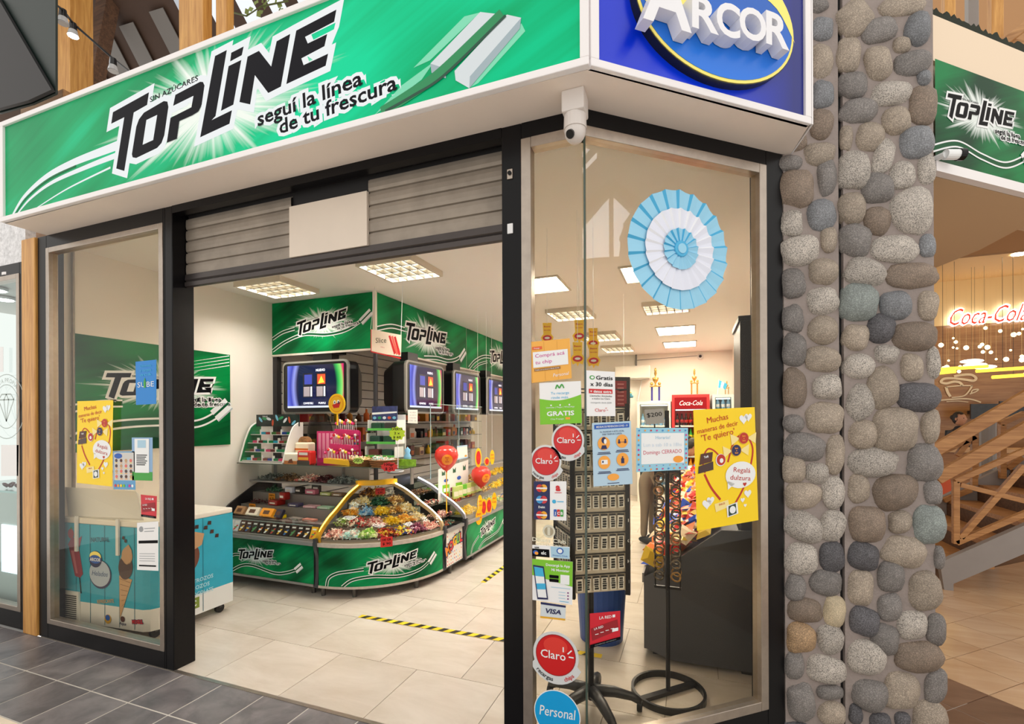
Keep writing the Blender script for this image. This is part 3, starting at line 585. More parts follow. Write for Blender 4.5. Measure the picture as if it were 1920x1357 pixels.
STONES = st((1440, 0), 2.827, [(268,30,100,75,-15,'g'),(285,155,115,125,0,'u'),(285,320,110,185,0,'t'),(290,500,110,145,0,'u'),(285,660,125,155,10,'b'),(135,740,130,120,-20,'b'),(272,815,165,120,5,'t'),(115,865,130,85,0,'g'),(310,940,100,200,0,'g'),(148,1000,180,195,0,'b'),(282,1140,150,165,-10,'u'),(123,1185,120,145,0,'l'),(320,1272,85,140,0,'t'),(165,1330,210,150,-5,'l'),
 (460,100,180,180,-30,'t'),(715,30,250,110,-10,'t'),(590,165,190,130,-15,'g'),(795,155,140,175,0,'u'),(425,290,118,175,0,'t'),(705,240,95,80,0,'t'),(585,335,145,180,0,'t'),(770,335,200,125,-10,'g'),(825,412,75,80,0,'u'),(450,455,150,140,0,'g'),(650,497,220,130,-5,'l'),(820,555,145,200,0,'b'),(482,590,200,125,0,'g'),(682,645,150,150,0,'t'),(415,732,62,130,0,'t'),(540,725,145,150,0,'t'),(787,755,190,170,0,'u'),(612,832,110,180,15,'l'),(455,905,160,200,0,'l'),(710,930,135,150,0,'l'),(840,895,90,165,0,'l'),(575,1000,175,160,10,'g'),(445,1105,140,165,0,'t'),(765,1120,225,245,0,'l'),(580,1172,140,145,0,'b'),(460,1275,165,170,0,'g'),(668,1320,245,140,5,'l'),(845,1305,85,120,0,'u')]) + \
 st((1440, 440), 2.827, [(132,262,122,158,0,'g'),(292,195,150,140,0,'t'),(288,350,165,145,-8,'l'),(128,445,115,145,0,'g'),(287,507,158,150,0,'t'),(140,610,135,175,0,'g'),(290,662,190,140,0,'t'),(140,815,130,205,0,'b'),(312,807,150,135,0,'l'),(302,970,190,155,0,'t'),(130,1000,120,95,10,'g'),(187,1125,220,145,8,'g'),(355,1170,95,210,0,'t'),(132,1245,120,145,0,'t'),(257,1262,122,120,0,'l'),
 (513,197,210,145,10,'l'),(768,217,270,130,0,'b'),(480,358,200,200,10,'n'),(675,375,160,155,0,'u'),(850,375,110,155,0,'t'),(465,545,135,140,0,'t'),(593,500,145,155,20,'d'),(778,538,235,155,0,'b'),(627,632,130,100,0,'l'),(480,697,160,130,0,'l'),(760,705,110,145,0,'t'),(875,675,70,165,0,'l'),(607,810,165,220,0,'t'),(487,888,145,195,0,'l'),(795,858,230,150,0,'d'),(672,1035,245,230,0,'t'),(498,1060,155,150,0,'t'),(858,1015,100,175,0,'t'),(558,1208,265,155,3,'l'),(822,1212,190,190,0,'g')]) + \
 st((1440, 880), 2.846, [(345,120,120,170,0,'l'),(183,140,195,150,0,'t'),(190,305,210,150,20,'l'),(340,300,135,165,15,'l'),(175,475,170,170,0,'l'),(340,465,125,160,0,'d'),(145,630,110,145,0,'g'),(307,605,170,130,10,'g'),(195,750,185,125,5,'b'),(355,755,115,170,0,'c'),(172,897,152,160,0,'o'),(333,905,140,155,0,'l'),(140,1045,105,140,0,'g'),(308,1065,210,140,5,'l'),(175,1240,155,200,-10,'g'),(330,1187,145,80,0,'g'),(340,1298,145,125,0,'t'),
 (483,98,115,145,0,'t'),(673,120,245,190,-5,'b'),(880,120,95,130,0,'g'),(527,290,200,195,0,'b'),(700,280,125,120,0,'t'),(858,292,165,200,0,'n'),(508,460,165,150,10,'d'),(728,438,235,170,10,'t'),(912,472,60,120,0,'g'),(653,570,140,175,0,'g'),(492,632,135,185,0,'t'),(840,645,185,210,0,'t'),(650,730,135,145,0,'g'),(512,808,155,150,15,'d'),(765,830,155,145,0,'l'),(895,850,105,175,0,'g'),(622,905,155,165,10,'g'),(527,1000,200,185,10,'l'),(805,1000,250,165,0,'b'),(710,1180,190,205,5,'t'),(540,1200,200,165,15,'g'),(893,1160,125,180,10,'g'),(465,1305,75,110,0,'d'),(597,1340,115,90,0,'d'),(860,1325,180,190,0,'t'),(715,1335,80,90,0,'d'),(150,1375,150,60,0,'d')])
bmx = bmesh.new(); bmesh.ops.create_icosphere(bmx, subdivisions=3, radius=1.0); ICO = ([tuple(v.co) for v in bmx.verts], [tuple(v.index for v in f.verts) for f in bmx.faces]); bmx.free()
def stone_mesh(a, b_, c, seed):
    rnd = random.Random(seed); ofs = Vector((seed * 3.1, seed * 1.7, seed * 0.9)); vs = []; e1 = rnd.uniform(0.68, 0.86)
    for v in ICO[0]:
        v = Vector(v); l = (abs(v.x) ** (2 / e1) + abs(v.z) ** (2 / e1)) ** (e1 / 2); rxy = math.hypot(v.x, v.z)
        k = (rxy / l) if l > 1e-4 else 1.0; q = Vector((v.x * k, v.y, v.z * k))
        q *= 1 + 0.16 * noise.noise(v * 1.1 + ofs) + 0.05 * noise.noise(v * 3 + ofs)
        vs.append((q.x * a, q.y * c, q.z * b_))
    mb = MB(); mb.add(vs, ICO[1]); return mb
rs = random.Random(7)
for i, (u, v, w_, h_, r_, k) in enumerate(STONES):
    c = onP(u, v); q = onP(u + w_ / 2, v); t = onP(u, v - h_ / 2); a = (q - c).length * 1.06; b_ = abs(t.z - c.z) * 1.06
    dp = min(a, b_) * rs.uniform(0.45, 0.6) + 0.012
    o = put('stone', stone_mesh(a, b_, dp, i).mesh('stone', SM[k], True), pl)
    o.location = c - PN * dp * 0.18; o.rotation_euler = (Matrix.Rotation(PA, 3, 'Z') @ Matrix.Rotation(R(r_), 3, 'Y')).to_euler()
for i in range(14):   # courses above the picture's upper edge
    s_ = [.08, .22, .42, .58, .72][i % 5] if i % 5 else .08; c = Pp(min(s_, s_end - .06), 3.70 + (i // 5) * .19 + .03 * (i % 2), -.012); o = put('stone', stone_mesh(rs.uniform(.07, .09), rs.uniform(.07, .09), .06, 500 + i).mesh('stone', SM[rs.choice('gtblu')], True), pl); o.location = c; o.rotation_euler = (0, 0, PA)
for i in range(26):   # the return face round the corner
    z = 0.1 + (i // 2) * 0.215; h = -0.12 - 0.2 * (i % 2) - 0.03 * rs.random(); c = Pp(s_end, z + 0.08 * (i % 2), h); a, b_ = rs.uniform(.06, .09), rs.uniform(.07, .1)
    o = put('stone', stone_mesh(a, b_, 0.05, 300 + i).mesh('stone', SM[rs.choice('gtblu')], True), pl); o.location = c; o.rotation_euler = (0, 0, PA + R(90))
# ================================================================ SHOP INTERIOR
# --- recessed ceiling lights
lit = emis('lamp_diffuser', (255, 249, 238), TROFFER); louv = mat('louvre_metal', (64, 57, 42), 0.35, metal=0.0)
def troffer(cx, cy, w_, d_, label, louvre=True, rows=4, cols=6):
    t = thing('ceiling_light', label, 'ceiling light', (cx, cy, ZC), group='recessed ceiling lights of the shop')
    fr = MB(); x0, x1, y0, y1 = cx - w_ / 2, cx + w_ / 2, cy - d_ / 2, cy + d_ / 2
    for a, b_ in (((x0, y0), (x1, y0 + .02)), ((x0, y1 - .02), (x1, y1)), ((x0, y0 + .02), (x0 + .02, y1 - .02)), ((x1 - .02, y0 + .02), (x1, y1 - .02))): fr.box((*a, ZC - (.047 if louvre else .014)), (*b_, ZC + .0))
    mk('frame', fr, mat('light_frame', (206, 196, 178), .5), t); bx('diffuser', (x0 + .02, y0 + .02, ZC - .003), (x1 - .02, y1 - .02, ZC - .001), lit, t)
    if louvre:
        for i in range(1, rows): bx('louvre', (x0 + .02, y0 + d_ * i / rows - .005, ZC - .045), (x1 - .02, y0 + d_ * i / rows + .005, ZC - .003), louv, t)
        for i in range(1, cols): bx('louvre', (x0 + w_ * i / cols - .005, y0 + .02, ZC - .045), (x0 + w_ * i / cols + .005, y1 - .02, ZC - .003), louv, t)
troffer(-2.28, 3.42, 0.52, 0.5, 'louvred ceiling light just inside the shutter, above the tape')
troffer(-3.69, 3.48, 0.56, 0.48, 'louvred ceiling light above the ice cream freezer side')
troffer(-1.37, 4.38, 0.5, 0.52, 'plain bright ceiling panel seen through the sticker pane', False)
troffer(-0.36, 4.35, 0.46, 0.5, 'plain ceiling panel half hidden by the rosette', False)
troffer(-1.36, 5.62, 0.5, 0.52, 'louvred ceiling light seen behind the window corner')
troffer(-0.28, 5.68, 0.5, 0.48, 'louvred ceiling light just below the rosette')
troffer(-1.30, 7.3, 0.52, 0.6, 'louvred ceiling light above the hanging hearts')
troffer(-0.23, 7.3, 0.54, 0.66, 'plain bright ceiling panel over the drinks fridges, nearer one', False)
troffer(-1.25, 8.65, 0.52, 0.6, 'louvred ceiling light nearest the air conditioner')
troffer(-0.21, 8.67, 0.54, 0.62, 'plain bright ceiling panel over the drinks fridges, farther one', False)
# --- green artwork panels inside
gD, gM, gB = (0, 70, 34), (0, 118, 62), (0, 152, 84)
wedge = mat('pale_metal_edge', (214, 206, 192), 0.4)
def fascia_in(name, label, surf, x0, x1, y0, y1, lc, lw, rot, sw, gm, seed, parent_loc):
    t = thing(name, label, 'sign', parent_loc)
    panel('sign_face', surf, x0, x1, y0, y1, topmat('mint_print_%g' % seed, gD, gM, gB, lc, lw, ang=26, seed=seed), t)
    mb = MB(); a = [surf(x0, y0, -0.02), surf(x1, y0, -0.02), surf(x1, y1, -0.02), surf(x0, y1, -0.02)]; mk('backing_board', MB().prism(a, surf(0, 0, -0.002) - surf(0, 0, -0.02)), wedge, t)
    mk('bottom_edge', MB().prism([surf(x0, y0 - .02, 0.004), surf(x1, y0 - .02, 0.004), surf(x1, y0, 0.004), surf(x0, y0, 0.004)], surf(0, 0, -.02) - surf(0, 0, .004)), wedge, t)
    pr = Print(surf, 0.001); topline(pr, lc, lw, rot)
    for pts, wd in sw: swoosh(pr, pts, wd)
    for g in gm: gum(pr, *g)
    pr.done(t); return t
s1 = plane_surf((0, 3.98, 0), (1, 0, 0), (0, 0, 1))
fascia_in('mint_gum_header', 'green gum header board facing the entrance over the left counter', s1, XL, -2.965, 2.225, 2.785, (-3.62, 2.53), 0.66, 5,
          [([(-4.29, 2.27), (-4.1, 2.36), (-3.85, 2.42), (-3.55, 2.40), (-3.3, 2.43), (-3.1, 2.52), (-3.0, 2.58)], 0.03), ([(-4.29, 2.40), (-4.15, 2.46), (-3.98, 2.49)], 0.03)], [((-3.06, 2.545), 0.16, 0.07, 38)], 2.2, (-3.6, 3.98, 2.2))
s2 = plane_surf((-2.95, 0, 0), (0, 1, 0), (0, 0, 1))
fascia_in('mint_gum_header', 'green gum header board along the right counter, behind the wafer flag', s2, 3.99, 6.02, 2.225, 2.785, (4.98, 2.50), 0.92, -2,
          [([(4.0, 2.42), (4.25, 2.49), (4.5, 2.50)], 0.04), ([(4.9, 2.24), (5.2, 2.27), (5.5, 2.27), (5.75, 2.33), (5.95, 2.44)], 0.04)], [((5.9, 2.40), 0.22, 0.09, 40)], 3.4, (-2.95, 5, 2.2))
fascia_in('mint_gum_header', 'green gum header board farthest along the right counter', s2, 6.03, 8.4, 2.225, 2.785, (7.3, 2.52), 0.9, 0,
          [([(6.1, 2.24), (6.3, 2.36), (6.6, 2.46), (6.9, 2.49)], 0.04), ([(6.25, 2.24), (6.45, 2.33), (6.75, 2.40)], 0.03)], [((8.2, 2.42), 0.22, 0.09, 35)], 4.1, (-2.95, 7.2, 2.2))
bx('corner_cover', (-2.972, 3.965, 2.205), (-2.940, 3.995, ZC), mat('corner_cover_white', (228, 220, 206), 0.4), label='pale corner strip joining the two green header boards', cat='trim strip')
mk('support_pole', MB().cyl((-2.957, 3.99, 0.9), (-2.957, 3.99, 2.2), 0.022, n=12), mat('dark_pole', (44, 42, 44), 0.4), label='dark round pole under the header board corner', cat='pole', smooth=False)
# wafer flag hung from the ceiling
fg = thing('hanging_flag', 'pink and cream wafer advert flag hung at the header corner', 'flag', (-2.7, 3.85, 2.2))
f0, f1, f2, f3 = ony(695, 617, 3.86), ony(752, 628, 3.80), ony(751, 668, 3.80), ony(695, 660, 3.86); xd = (f1 - f0).normalized(); W_ = (f1 - f0).length; H_ = (f0 - f3).length
sf = plane_surf(f3, xd, f0 - f3); mk('sheet', MB().prism([f3, f2, f1, f0], (0.002, 0.004, 0)), mat('flag_cream', (244, 222, 200), 0.5), fg)
pr = Print(sf, 0.001); red = mat('print_red', (206, 36, 40), 0.4); pk = mat('print_salmon', (226, 106, 92), 0.4)
pr.rect(0, 0, W_, .012, red); pr.rect(0, 0, .012, H_, red); pr.text('Slice', W_ * .35, H_ * .5, .07, mat('print_olive', (60, 66, 30), 0.5), 2, 0, 10, shear=.2, fit=W_ * .36)
for k in range(3): pr.poly([(W_ * .60 + k * .035, H_ * .86), (W_ * .66 + k * .035, H_ * .9), (W_ * .84 + k * .03, H_ * .2), (W_ * .78 + k * .03, H_ * .12)], pk if k % 2 else red, 2)
pr.text('wafers', W_ * .4, H_ * .3, .02, red, 2); pr.done(fg)
mk('string', MB().cyl(f0, (f0.x + .05, f0.y, ZC), 0.002, n=5), WHITE, fg); mk('string', MB().cyl(f1, (f1.x + .02, f1.y, ZC), 0.002, n=5), WHITE, fg)
# big wall panel on the left wall
s3 = plane_surf((XL + 0.012, 0, 0), (0, 1, 0), (0, 0, 1)); 
wp = thing('mint_gum_wall_panel', 'large green gum panel mounted on the cream left wall', 'sign', (XL, 2.8, 1.28))
panel('sign_face', s3, 2.16, 3.46, 1.275, 2.16, topmat('mint_print_wall', (0, 62, 30), (0, 104, 50), (0, 134, 64), (2.84, 1.81), 0.9, ang=16, seed=5.2), wp)
bx('backing_board', (XL, 2.16, 1.275), (XL + .010, 3.46, 2.16), wedge, wp)
pr = Print(s3, 0.001); topline(pr, (2.83, 1.80), 0.9, -2)
swoosh(pr, [(2.16, 1.37), (2.4, 1.47), (2.8, 1.50), (3.1, 1.48), (3.3, 1.56), (3.42, 1.66)], 0.06); swoosh(pr, [(2.16, 1.6), (2.35, 1.64), (2.5, 1.65)], 0.05); gum(pr, (3.36, 1.62), 0.2, 0.12, 40)
for k in range(4): pr.poly([(2.95, 1.93 + .03 * k), (3.45, 2.05 + .032 * k), (3.45, 2.058 + .032 * k)], WHITE, 1)
pr.done(wp)
# --- hanging box televisions
tvb = mat('tv_black', (17, 16, 18), 0.35); bez = mat('tv_bezel', (150, 148, 142), 0.35, metal=0.4)
m, nt, bb = base('tv_screen'); uvn = nd(nt, 'ShaderNodeUVMap'); sx = nd(nt, 'ShaderNodeSeparateXYZ', Vector=uvn.outputs[0])
dx = nd(nt, 'ShaderNodeMath', operation='MULTIPLY_ADD', i0=sx.outputs[0], i1=2.3, i2=-1.2); dy = nd(nt, 'ShaderNodeMath', operation='MULTIPLY_ADD', i0=sx.outputs[1], i1=0.9, i2=-0.45)
cv = nd(nt, 'ShaderNodeCombineXYZ', i0=dx.outputs[0], i1=dy.outputs[0]); ln = nd(nt, 'ShaderNodeVectorMath', operation='LENGTH', i0=cv.outputs[0])
lft = nd(nt, 'ShaderNodeValToRGB', Fac=nd(nt, 'ShaderNodeMath', operation='MULTIPLY', i0=ln.outputs[1], i1=0.5).outputs[0]); e = lft.color_ramp.elements
e[0].position = 0.0; e[0].color = S(30, 34, 78); e[1].position = 0.78; e[1].color = S(246, 250, 255)
for p_, c_ in ((0.40, (24, 26, 70)), (0.47, (150, 160, 240)), (0.53, (44, 60, 190)), (0.66, (120, 140, 250))): k_ = lft.color_ramp.elements.new(p_); k_.color = S(*c_)
rgt = nd(nt, 'ShaderNodeValToRGB', Fac=nd(nt, 'ShaderNodeMath', operation='MULTIPLY', i0=ln.outputs[1], i1=0.5).outputs[0]); e = rgt.color_ramp.elements
e[0].position = 0.0; e[0].color = S(30, 34, 78); e[1].position = 0.74; e[1].color = S(255, 255, 255)
for p_, c_ in ((0.40, (24, 26, 60)), (0.46, (60, 200, 90)), (0.52, (150, 240, 120)), (0.56, (230, 40, 110)), (0.64, (250, 90, 150))): k_ = rgt.color_ramp.elements.new(p_); k_.color = S(*c_)
st_ = nd(nt, 'ShaderNodeMath', operation='GREATER_THAN', i0=dx.outputs[0], i1=0.0); mx = nd(nt, 'ShaderNodeMix', data_type='RGBA', i0=st_.outputs[0], i6=lft.outputs[0], i7=rgt.outputs[0])
lo = nd(nt, 'ShaderNodeMath', operation='LESS_THAN', i0=sx.outputs[1], i1=0.045); mx2 = nd(nt, 'ShaderNodeMix', data_type='RGBA', i0=lo.outputs[0], i6=mx.outputs[2], i7=S(235, 242, 255))
nt.links.new(mx2.outputs[2], bb.inputs['Emission Color']); bb.inputs['Emission Strength'].default_value = 1.0; bb.inputs['Base Color'].default_value = S(8, 8, 12); bb.inputs['Roughness'].default_value = 0.1; _M['tv_screen'] = m
def rr(x0, z0, x1, z1, r, n=5):
    pts = []
    for cx, cz, a in ((x1 - r, z0 + r, -90), (x1 - r, z1 - r, 0), (x0 + r, z1 - r, 90), (x0 + r, z0 + r, 180)): pts += [(cx + r * math.cos(R(a + k * 90 / (n - 1))), cz + r * math.sin(R(a + k * 90 / (n - 1)))) for k in range(n)]
    return pts
def tv(label, face, w_, h_):
    """face(x, z, out): x 0..w_, z 0..h_ on the screen plane"""
    t = thing('television', label, 'television', tuple(face(w_ / 2, 0, 0)), group='box televisions hung over the counters')
    o = rr(0, 0, w_, h_, 0.05); i_ = rr(0.10, 0.06, w_ - 0.10, h_ - 0.06, 0.07); n = len(o)
    vs = [face(*p, 0.0) for p in o] + [face(*p, -0.16) for p in o] + [face(*p, -0.34) for p in i_]
    fs = [(k, k + n, (k + 1) % n + n, (k + 1) % n) for k in range(n)] + [(k + n, k + 2 * n, (k + 1) % n + 2 * n, (k + 1) % n + n) for k in range(n)] + [tuple(range(2 * n, 3 * n)), tuple(reversed(range(n)))]
    fs = [tuple(reversed(f)) for f in fs]; mk('casing', MB().add(vs, fs), tvb, t)
    a = rr(-.008, -.008, w_ + .008, h_ + .008, .055); b_ = rr(.012, .012, w_ - .012, h_ - .012, .045)
    vs = [face(*p, .002) for p in a] + [face(*p, .006) for p in b_] + [face(*p, -.02) for p in a]; fs = [(k, (k + 1) % n, (k + 1) % n + n, k + n) for k in range(n)] + [((k + 1) % n, k, k + 2 * n, (k + 1) % n + 2 * n) for k in range(n)]
    bz = mk('bezel', MB().add(vs, fs), bez, t)
    sx0, sx1, sz0, sz1 = .06, w_ - .05, .055, h_ - .035
    me = bpy.data.meshes.new('screen'); me.from_pydata([tuple(face(x, z, .004)) for x, z in ((sx0, sz0), (sx1, sz0), (sx1, sz1), (sx0, sz1))], [], [(0, 1, 2, 3)]); me.materials.append(_M['tv_screen']); ul = me.uv_layers.new()
    for l, q in zip(ul.data, ((0, 0), (1, 0), (1, 1), (0, 1))): l.uv = q
    s_ = put('screen', me, t); pr = Print(lambda x, y, h=0: face(x, y, .005 + h), 0.0006)
    ew = mat('screen_white', (225, 228, 240), .4, emit=.9); eb = mat('screen_blue', (50, 60, 150), .4, emit=.7); er = mat('screen_red', (214, 70, 40), .4, emit=.8); ey = mat('screen_yellow', (200, 190, 60), .4, emit=.8); eg = mat('screen_grey', (150, 140, 146), .4, emit=.6); ek = mat('screen_dark', (24, 22, 34), .4, emit=.3)
    cx, cz = w_ * .5, h_ * .55
    for k, (c1, c2) in enumerate(((eb, eb), (er, ey))):
        x0 = cx - .15 + k * .17; pr.rect(x0, cz - .13, x0 + .13, cz + .12, ek, 1); pr.rect(x0 + .02, cz + .005, x0 + .12, cz + .105, c1, 2); pr.poly([(x0 + .03, cz + .01), (x0 + .11, cz + .02), (x0 + .07, cz + .09)], c2, 3); pr.rect(x0 + .01, cz - .12, x0 + .09, cz - .02, eg, 2); pr.rect(x0 + .1, cz - .12, x0 + .12, cz - .02, ew, 2)
    pr.text('NUEVO', cx + .08, cz + .135, .035, ew, 2, .03); pr.text('CONVERTIBLE', cx - .08, cz - .20, .028, ew, 2, .03, fit=.13); pr.text('PURPLE', cx + .1, cz - .20, .028, ew, 2, .03); pr.done(s_)
    return t
tz0, tz1 = 1.585, 2.115
t = tv('box television facing the entrance over the left counter', lambda x, z, h=0: Vector((-4.06 + x, 3.90 - h, tz0 + z)), .84, tz1 - tz0)
bx('hanger', (-3.75, 3.99, 2.1), (-3.5, 4.1, 2.24), tvb, t); bx('hanger_plate', (-3.82, 3.985, 2.2), (-3.43, 4.13, 2.225), tvb, t)
for lab, y0, y1 in (('first box television along the right counter, beside the pole', 4.17, 4.94), ('second box television along the right counter', 5.20, 5.96), ('third box television along the right counter, cut by the post', 6.22, 6.98), ('fourth box television, seen at the edge of the sticker pane', 7.24, 8.0)):
    t = tv(lab, lambda x, z, h=0, y0=y0: Vector((-2.72 + h, y0 + x, tz0 + z)), y1 - y0, tz1 - tz0); bx('hanger', (-2.96, y0 + .25, 2.1), (-2.86, y0 + .45, 2.24), tvb, t)
# --- display counters
grey_rim = mat('counter_rim', (150, 146, 144), 0.35, metal=0.3); dgrey = mat('counter_dark_panel', (60, 60, 64), 0.45); step = mat('counter_step_grey', (128, 120, 114), 0.5); blackp = mat('counter_black_end', (34, 33, 35), 0.4); footm = mat('counter_foot', (90, 86, 82), 0.4, metal=0.6)
clearc = glass('counter_glass', (250, 252, 250), 1.25)
def feet(t, pts):
    for x, y in pts: mk('foot', MB().cyl((x, y, 0), (x, y, 0.09), .018, .022, 10), footm, t)
# left straight counter
lc = thing('display_counter', 'straight sweets counter with green gum front at the left wall', 'counter', (-3.65, 3.6, 0))
bx('base_cabinet', (-4.27, 3.256, .085), (-3.055, 3.96, .43), dgrey, lc); s4 = plane_surf((0, 3.252, 0), (1, 0, 0), (0, 0, 1))
panel('front_panel', s4, -4.27, -3.055, .10, .428, topmat('mint_print_counter1', gD, (0, 110, 62), gB, (-3.73, .285), .42, ang=30, seed=6.1, bs=.9), lc)
pr = Print(s4, .001); topline(pr, (-3.72, .29), .42, 0); swoosh(pr, [(-4.05, .10), (-3.9, .175), (-3.75, .19), (-3.5, .15), (-3.35, .17), (-3.2, .225)], .022); swoosh(pr, [(-4.05, .24), (-3.98, .27), (-3.9, .275)], .02); gum(pr, (-3.22, .225), .09, .05, 38); pr.done(lc)
bx('rim', (-4.27, 3.235, .43), (-3.055, 3.27, .462), grey_rim, lc, .004); bx('plinth', (-4.27, 3.245, .08), (-3.055, 3.26, .10), grey_rim, lc)
for k, (y0, y1, z) in enumerate(((3.27, 3.42, .47), (3.42, 3.56, .575), (3.56, 3.70, .675), (3.70, 3.95, .775))): bx('step', (-4.27, y0, .43), (-3.07, y1, z), step, lc)
bx('upper_shelf', (-4.27, 3.66, .885), (-3.0, 3.95, .90), grey_rim, lc); bx('upper_back', (-4.27, 3.94, .90), (-3.0, 3.955, 1.085), mat('counter_back', (170, 160, 148), .5), lc)
mk('side_panel', MB().prism([(-4.29, 3.24, .43), (-4.29, 3.26, .56), (-4.29, 3.45, .70), (-4.29, 3.7, .83), (-4.29, 3.86, .90), (-4.29, 3.96, .90), (-4.29, 3.96, .43)], (.018, 0, 0)), blackp, lc)
mk('front_glass', MB().add([(-4.27, 3.245, .462), (-3.06, 3.245, .462), (-3.06, 3.245, .60), (-4.27, 3.245, .60), (-3.06, 3.40, .615), (-4.27, 3.40, .615)], [(0, 1, 2, 3), (3, 2, 4, 5)]), clearc, lc)
bx('glass_edge', (-4.27, 3.242, .60), (-3.06, 3.249, .604), mat('glass_edge_pale', (150, 170, 160), .1), lc)
feet(lc, [(-4.1, 3.3), (-3.12, 3.32), (-4.1, 3.9), (-3.12, 3.9)])
# glass shelf on top carrying the small displays
gs_ = thing('glass_shelf', 'clear glass shelf above the left counter holding gum displays', 'shelf', (-3.4, 3.7, 1.08))
bx('sheet', (-4.27, 3.52, 1.083), (-2.33, 3.95, 1.091), glass('shelf_glass', (206, 216, 210), 1.4), gs_); bx('front_edge', (-4.27, 3.515, 1.083), (-2.33, 3.52, 1.091), mat('glass_edge', (70, 84, 74), .1), gs_)
for x in (-4.2, -3.3, -2.5): bx('bracket', (x - .006, 3.9, .90), (x + .006, 3.945, 1.083), grey_rim, gs_)
# curved corner counter
CC = Vector((-3.015, 4.035, 0)); RR = .79
def cyl_pt(a, r, z): return CC + Vector((r * math.sin(a), -r * math.cos(a), z))   # a = 0 faces the entrance, 90 deg faces the aisle
cc_ = thing('corner_counter', 'curved corner sweets counter with lit glass front', 'counter', tuple(CC))
def arc_band(r0, r1, z0, z1, a0=0, a1=90, n=20):
    mb = MB(); vs = []
    for i in range(n + 1):
        a = R(a0 + (a1 - a0) * i / n); vs += [cyl_pt(a, r0, z0), cyl_pt(a, r1, z0), cyl_pt(a, r1, z1), cyl_pt(a, r0, z1)]
    fs = []
    for i in range(n):
        for k in range(4): fs.append((4 * i + k, 4 * i + 4 + k, 4 * i + 4 + (k + 1) % 4, 4 * i + (k + 1) % 4))
    fs += [(3, 2, 1, 0), (4 * n, 4 * n + 1, 4 * n + 2, 4 * n + 3)]; return mb.add(vs, fs)
def s_arc(x, y, h=0.0): a = x / RR; return cyl_pt(a, RR + h, y)
AL = RR * math.pi / 2
mk('base_cabinet', arc_band(.3, RR - .006, .085, .43), dgrey, cc_)
panel('front_panel', s_arc, 0.02, AL - .02, .10, .428, topmat('mint_print_counter2', gD, (0, 116, 66), gB, (.66, .275), .46, ang=30, seed=7.7, bs=.9), cc_, nx=28)
pr = Print(s_arc, .001, cut=.045); topline(pr, (.67, .28), .44, 4); swoosh(pr, [(.24, .10), (.33, .16), (.5, .18), (.72, .155), (.92, .175), (1.05, .24)], .022); swoosh(pr, [(.1, .10), (.12, .17), (.2, .215), (.33, .235), (.42, .245)], .022); gum(pr, (1.06, .245), .11, .055, 42); pr.done(cc_)
mk('rim', arc_band(RR - .02, RR + .012, .43, .462), mat('counter_rim_worn', (196, 184, 172), .4, var=.15, vscale=30), cc_); mk('plinth', arc_band(RR - .03, RR + .004, .08, .10), mat('counter_rim_worn', (196, 184, 172), .4), cc_)
TIERS = [(.62, .77, .44, .475), (.50, .62, .44, .545), (.38, .50, .44, .62), (.26, .38, .44, .69), (.06, .26, .44, .755)]
tanr = mat('counter_riser_tan', (150, 132, 108), .5)
for r0, r1, z0, z1 in TIERS: mk('tier', arc_band(r0, r1, z0, z1), tanr, cc_); mk('tier_lip', arc_band(r1 - .008, r1, z1, z1 + .016), mat('counter_riser_lip', (122, 110, 94), .5), cc_)
PROF = smooth2([(.79, .47), (.785, .545), (.68, .645), (.57, .715), (.41, .822), (.25, .893)], 5)
n = 18; mb = MB(); vs = [cyl_pt(R(90 * i / n), r, z) for i in range(n + 1) for r, z in PROF]; m_ = len(PROF)
mk('curved_glass', mb.add(vs, [(i * m_ + k, (i + 1) * m_ + k, (i + 1) * m_ + k + 1, i * m_ + k + 1) for i in range(n) for k in range(m_ - 1)]), clearc, cc_, smooth=True)
goldl = emis('warm_led', (255, 190, 60), 14); whitel = emis('white_led', (255, 238, 205), 22); coldl = emis('cold_led', (226, 232, 255), 14); goldm = mat('gold_trim', (224, 170, 40), .3, metal=.3)
def frame_arc(pt, t, nm, m1, led, w_=.03):
    """a curved counter end frame in one vertical plane; pt(r, z, side)"""
    out = []; mb = MB(); k = len(PROF); vs = []
    for r, z in PROF: vs += [pt(r, z, -w_ / 2), pt(r, z, w_ / 2), pt(r - .02, z - .025, w_ / 2), pt(r - .02, z - .025, -w_ / 2)]
    mk(nm, mb.add(vs, [(4 * i + j, 4 * i + 4 + j, 4 * i + 4 + (j + 1) % 4, 4 * i + (j + 1) % 4) for i in range(k - 1) for j in range(4)] + [(3, 2, 1, 0), (4 * k - 4, 4 * k - 3, 4 * k - 2, 4 * k - 1)]), m1, t)
    p = MB().tube([pt(r - .012, z + .006, 0) for r, z in PROF[5:]], .007, 6); mk('led_strip', p, led, t)
frame_arc(lambda r, z, s: CC + Vector((s + .015, -r, z)), cc_, 'end_frame', goldm, goldl); frame_arc(lambda r, z, s: CC + Vector((r, s - .015, z)), cc_, 'end_frame', mat('frame_tan', (206, 178, 130), .4), whitel)
for nm, f in (('end_leg', lambda q, z, s: CC + Vector((s, -q, z))), ('end_leg', lambda q, z, s: CC + Vector((q, s, z)))):
    pts = smooth2([(.805, .50), (.80, .42), (.775, .33), (.775, .2), (.79, .08)], 4); vs = []
    for r, z in pts: vs += [f(r + .012, z, -.016), f(r + .012, z, .016), f(r - .04, z, .016), f(r - .04, z, -.016)]
    k = len(pts); mk(nm, MB().add(vs, [(4 * i + j, 4 * i + 4 + j, 4 * i + 4 + (j + 1) % 4, 4 * i + (j + 1) % 4) for i in range(k - 1) for j in range(4)] + [(3, 2, 1, 0), (4 * k - 4, 4 * k - 3, 4 * k - 2, 4 * k - 1)]), dgrey, cc_)
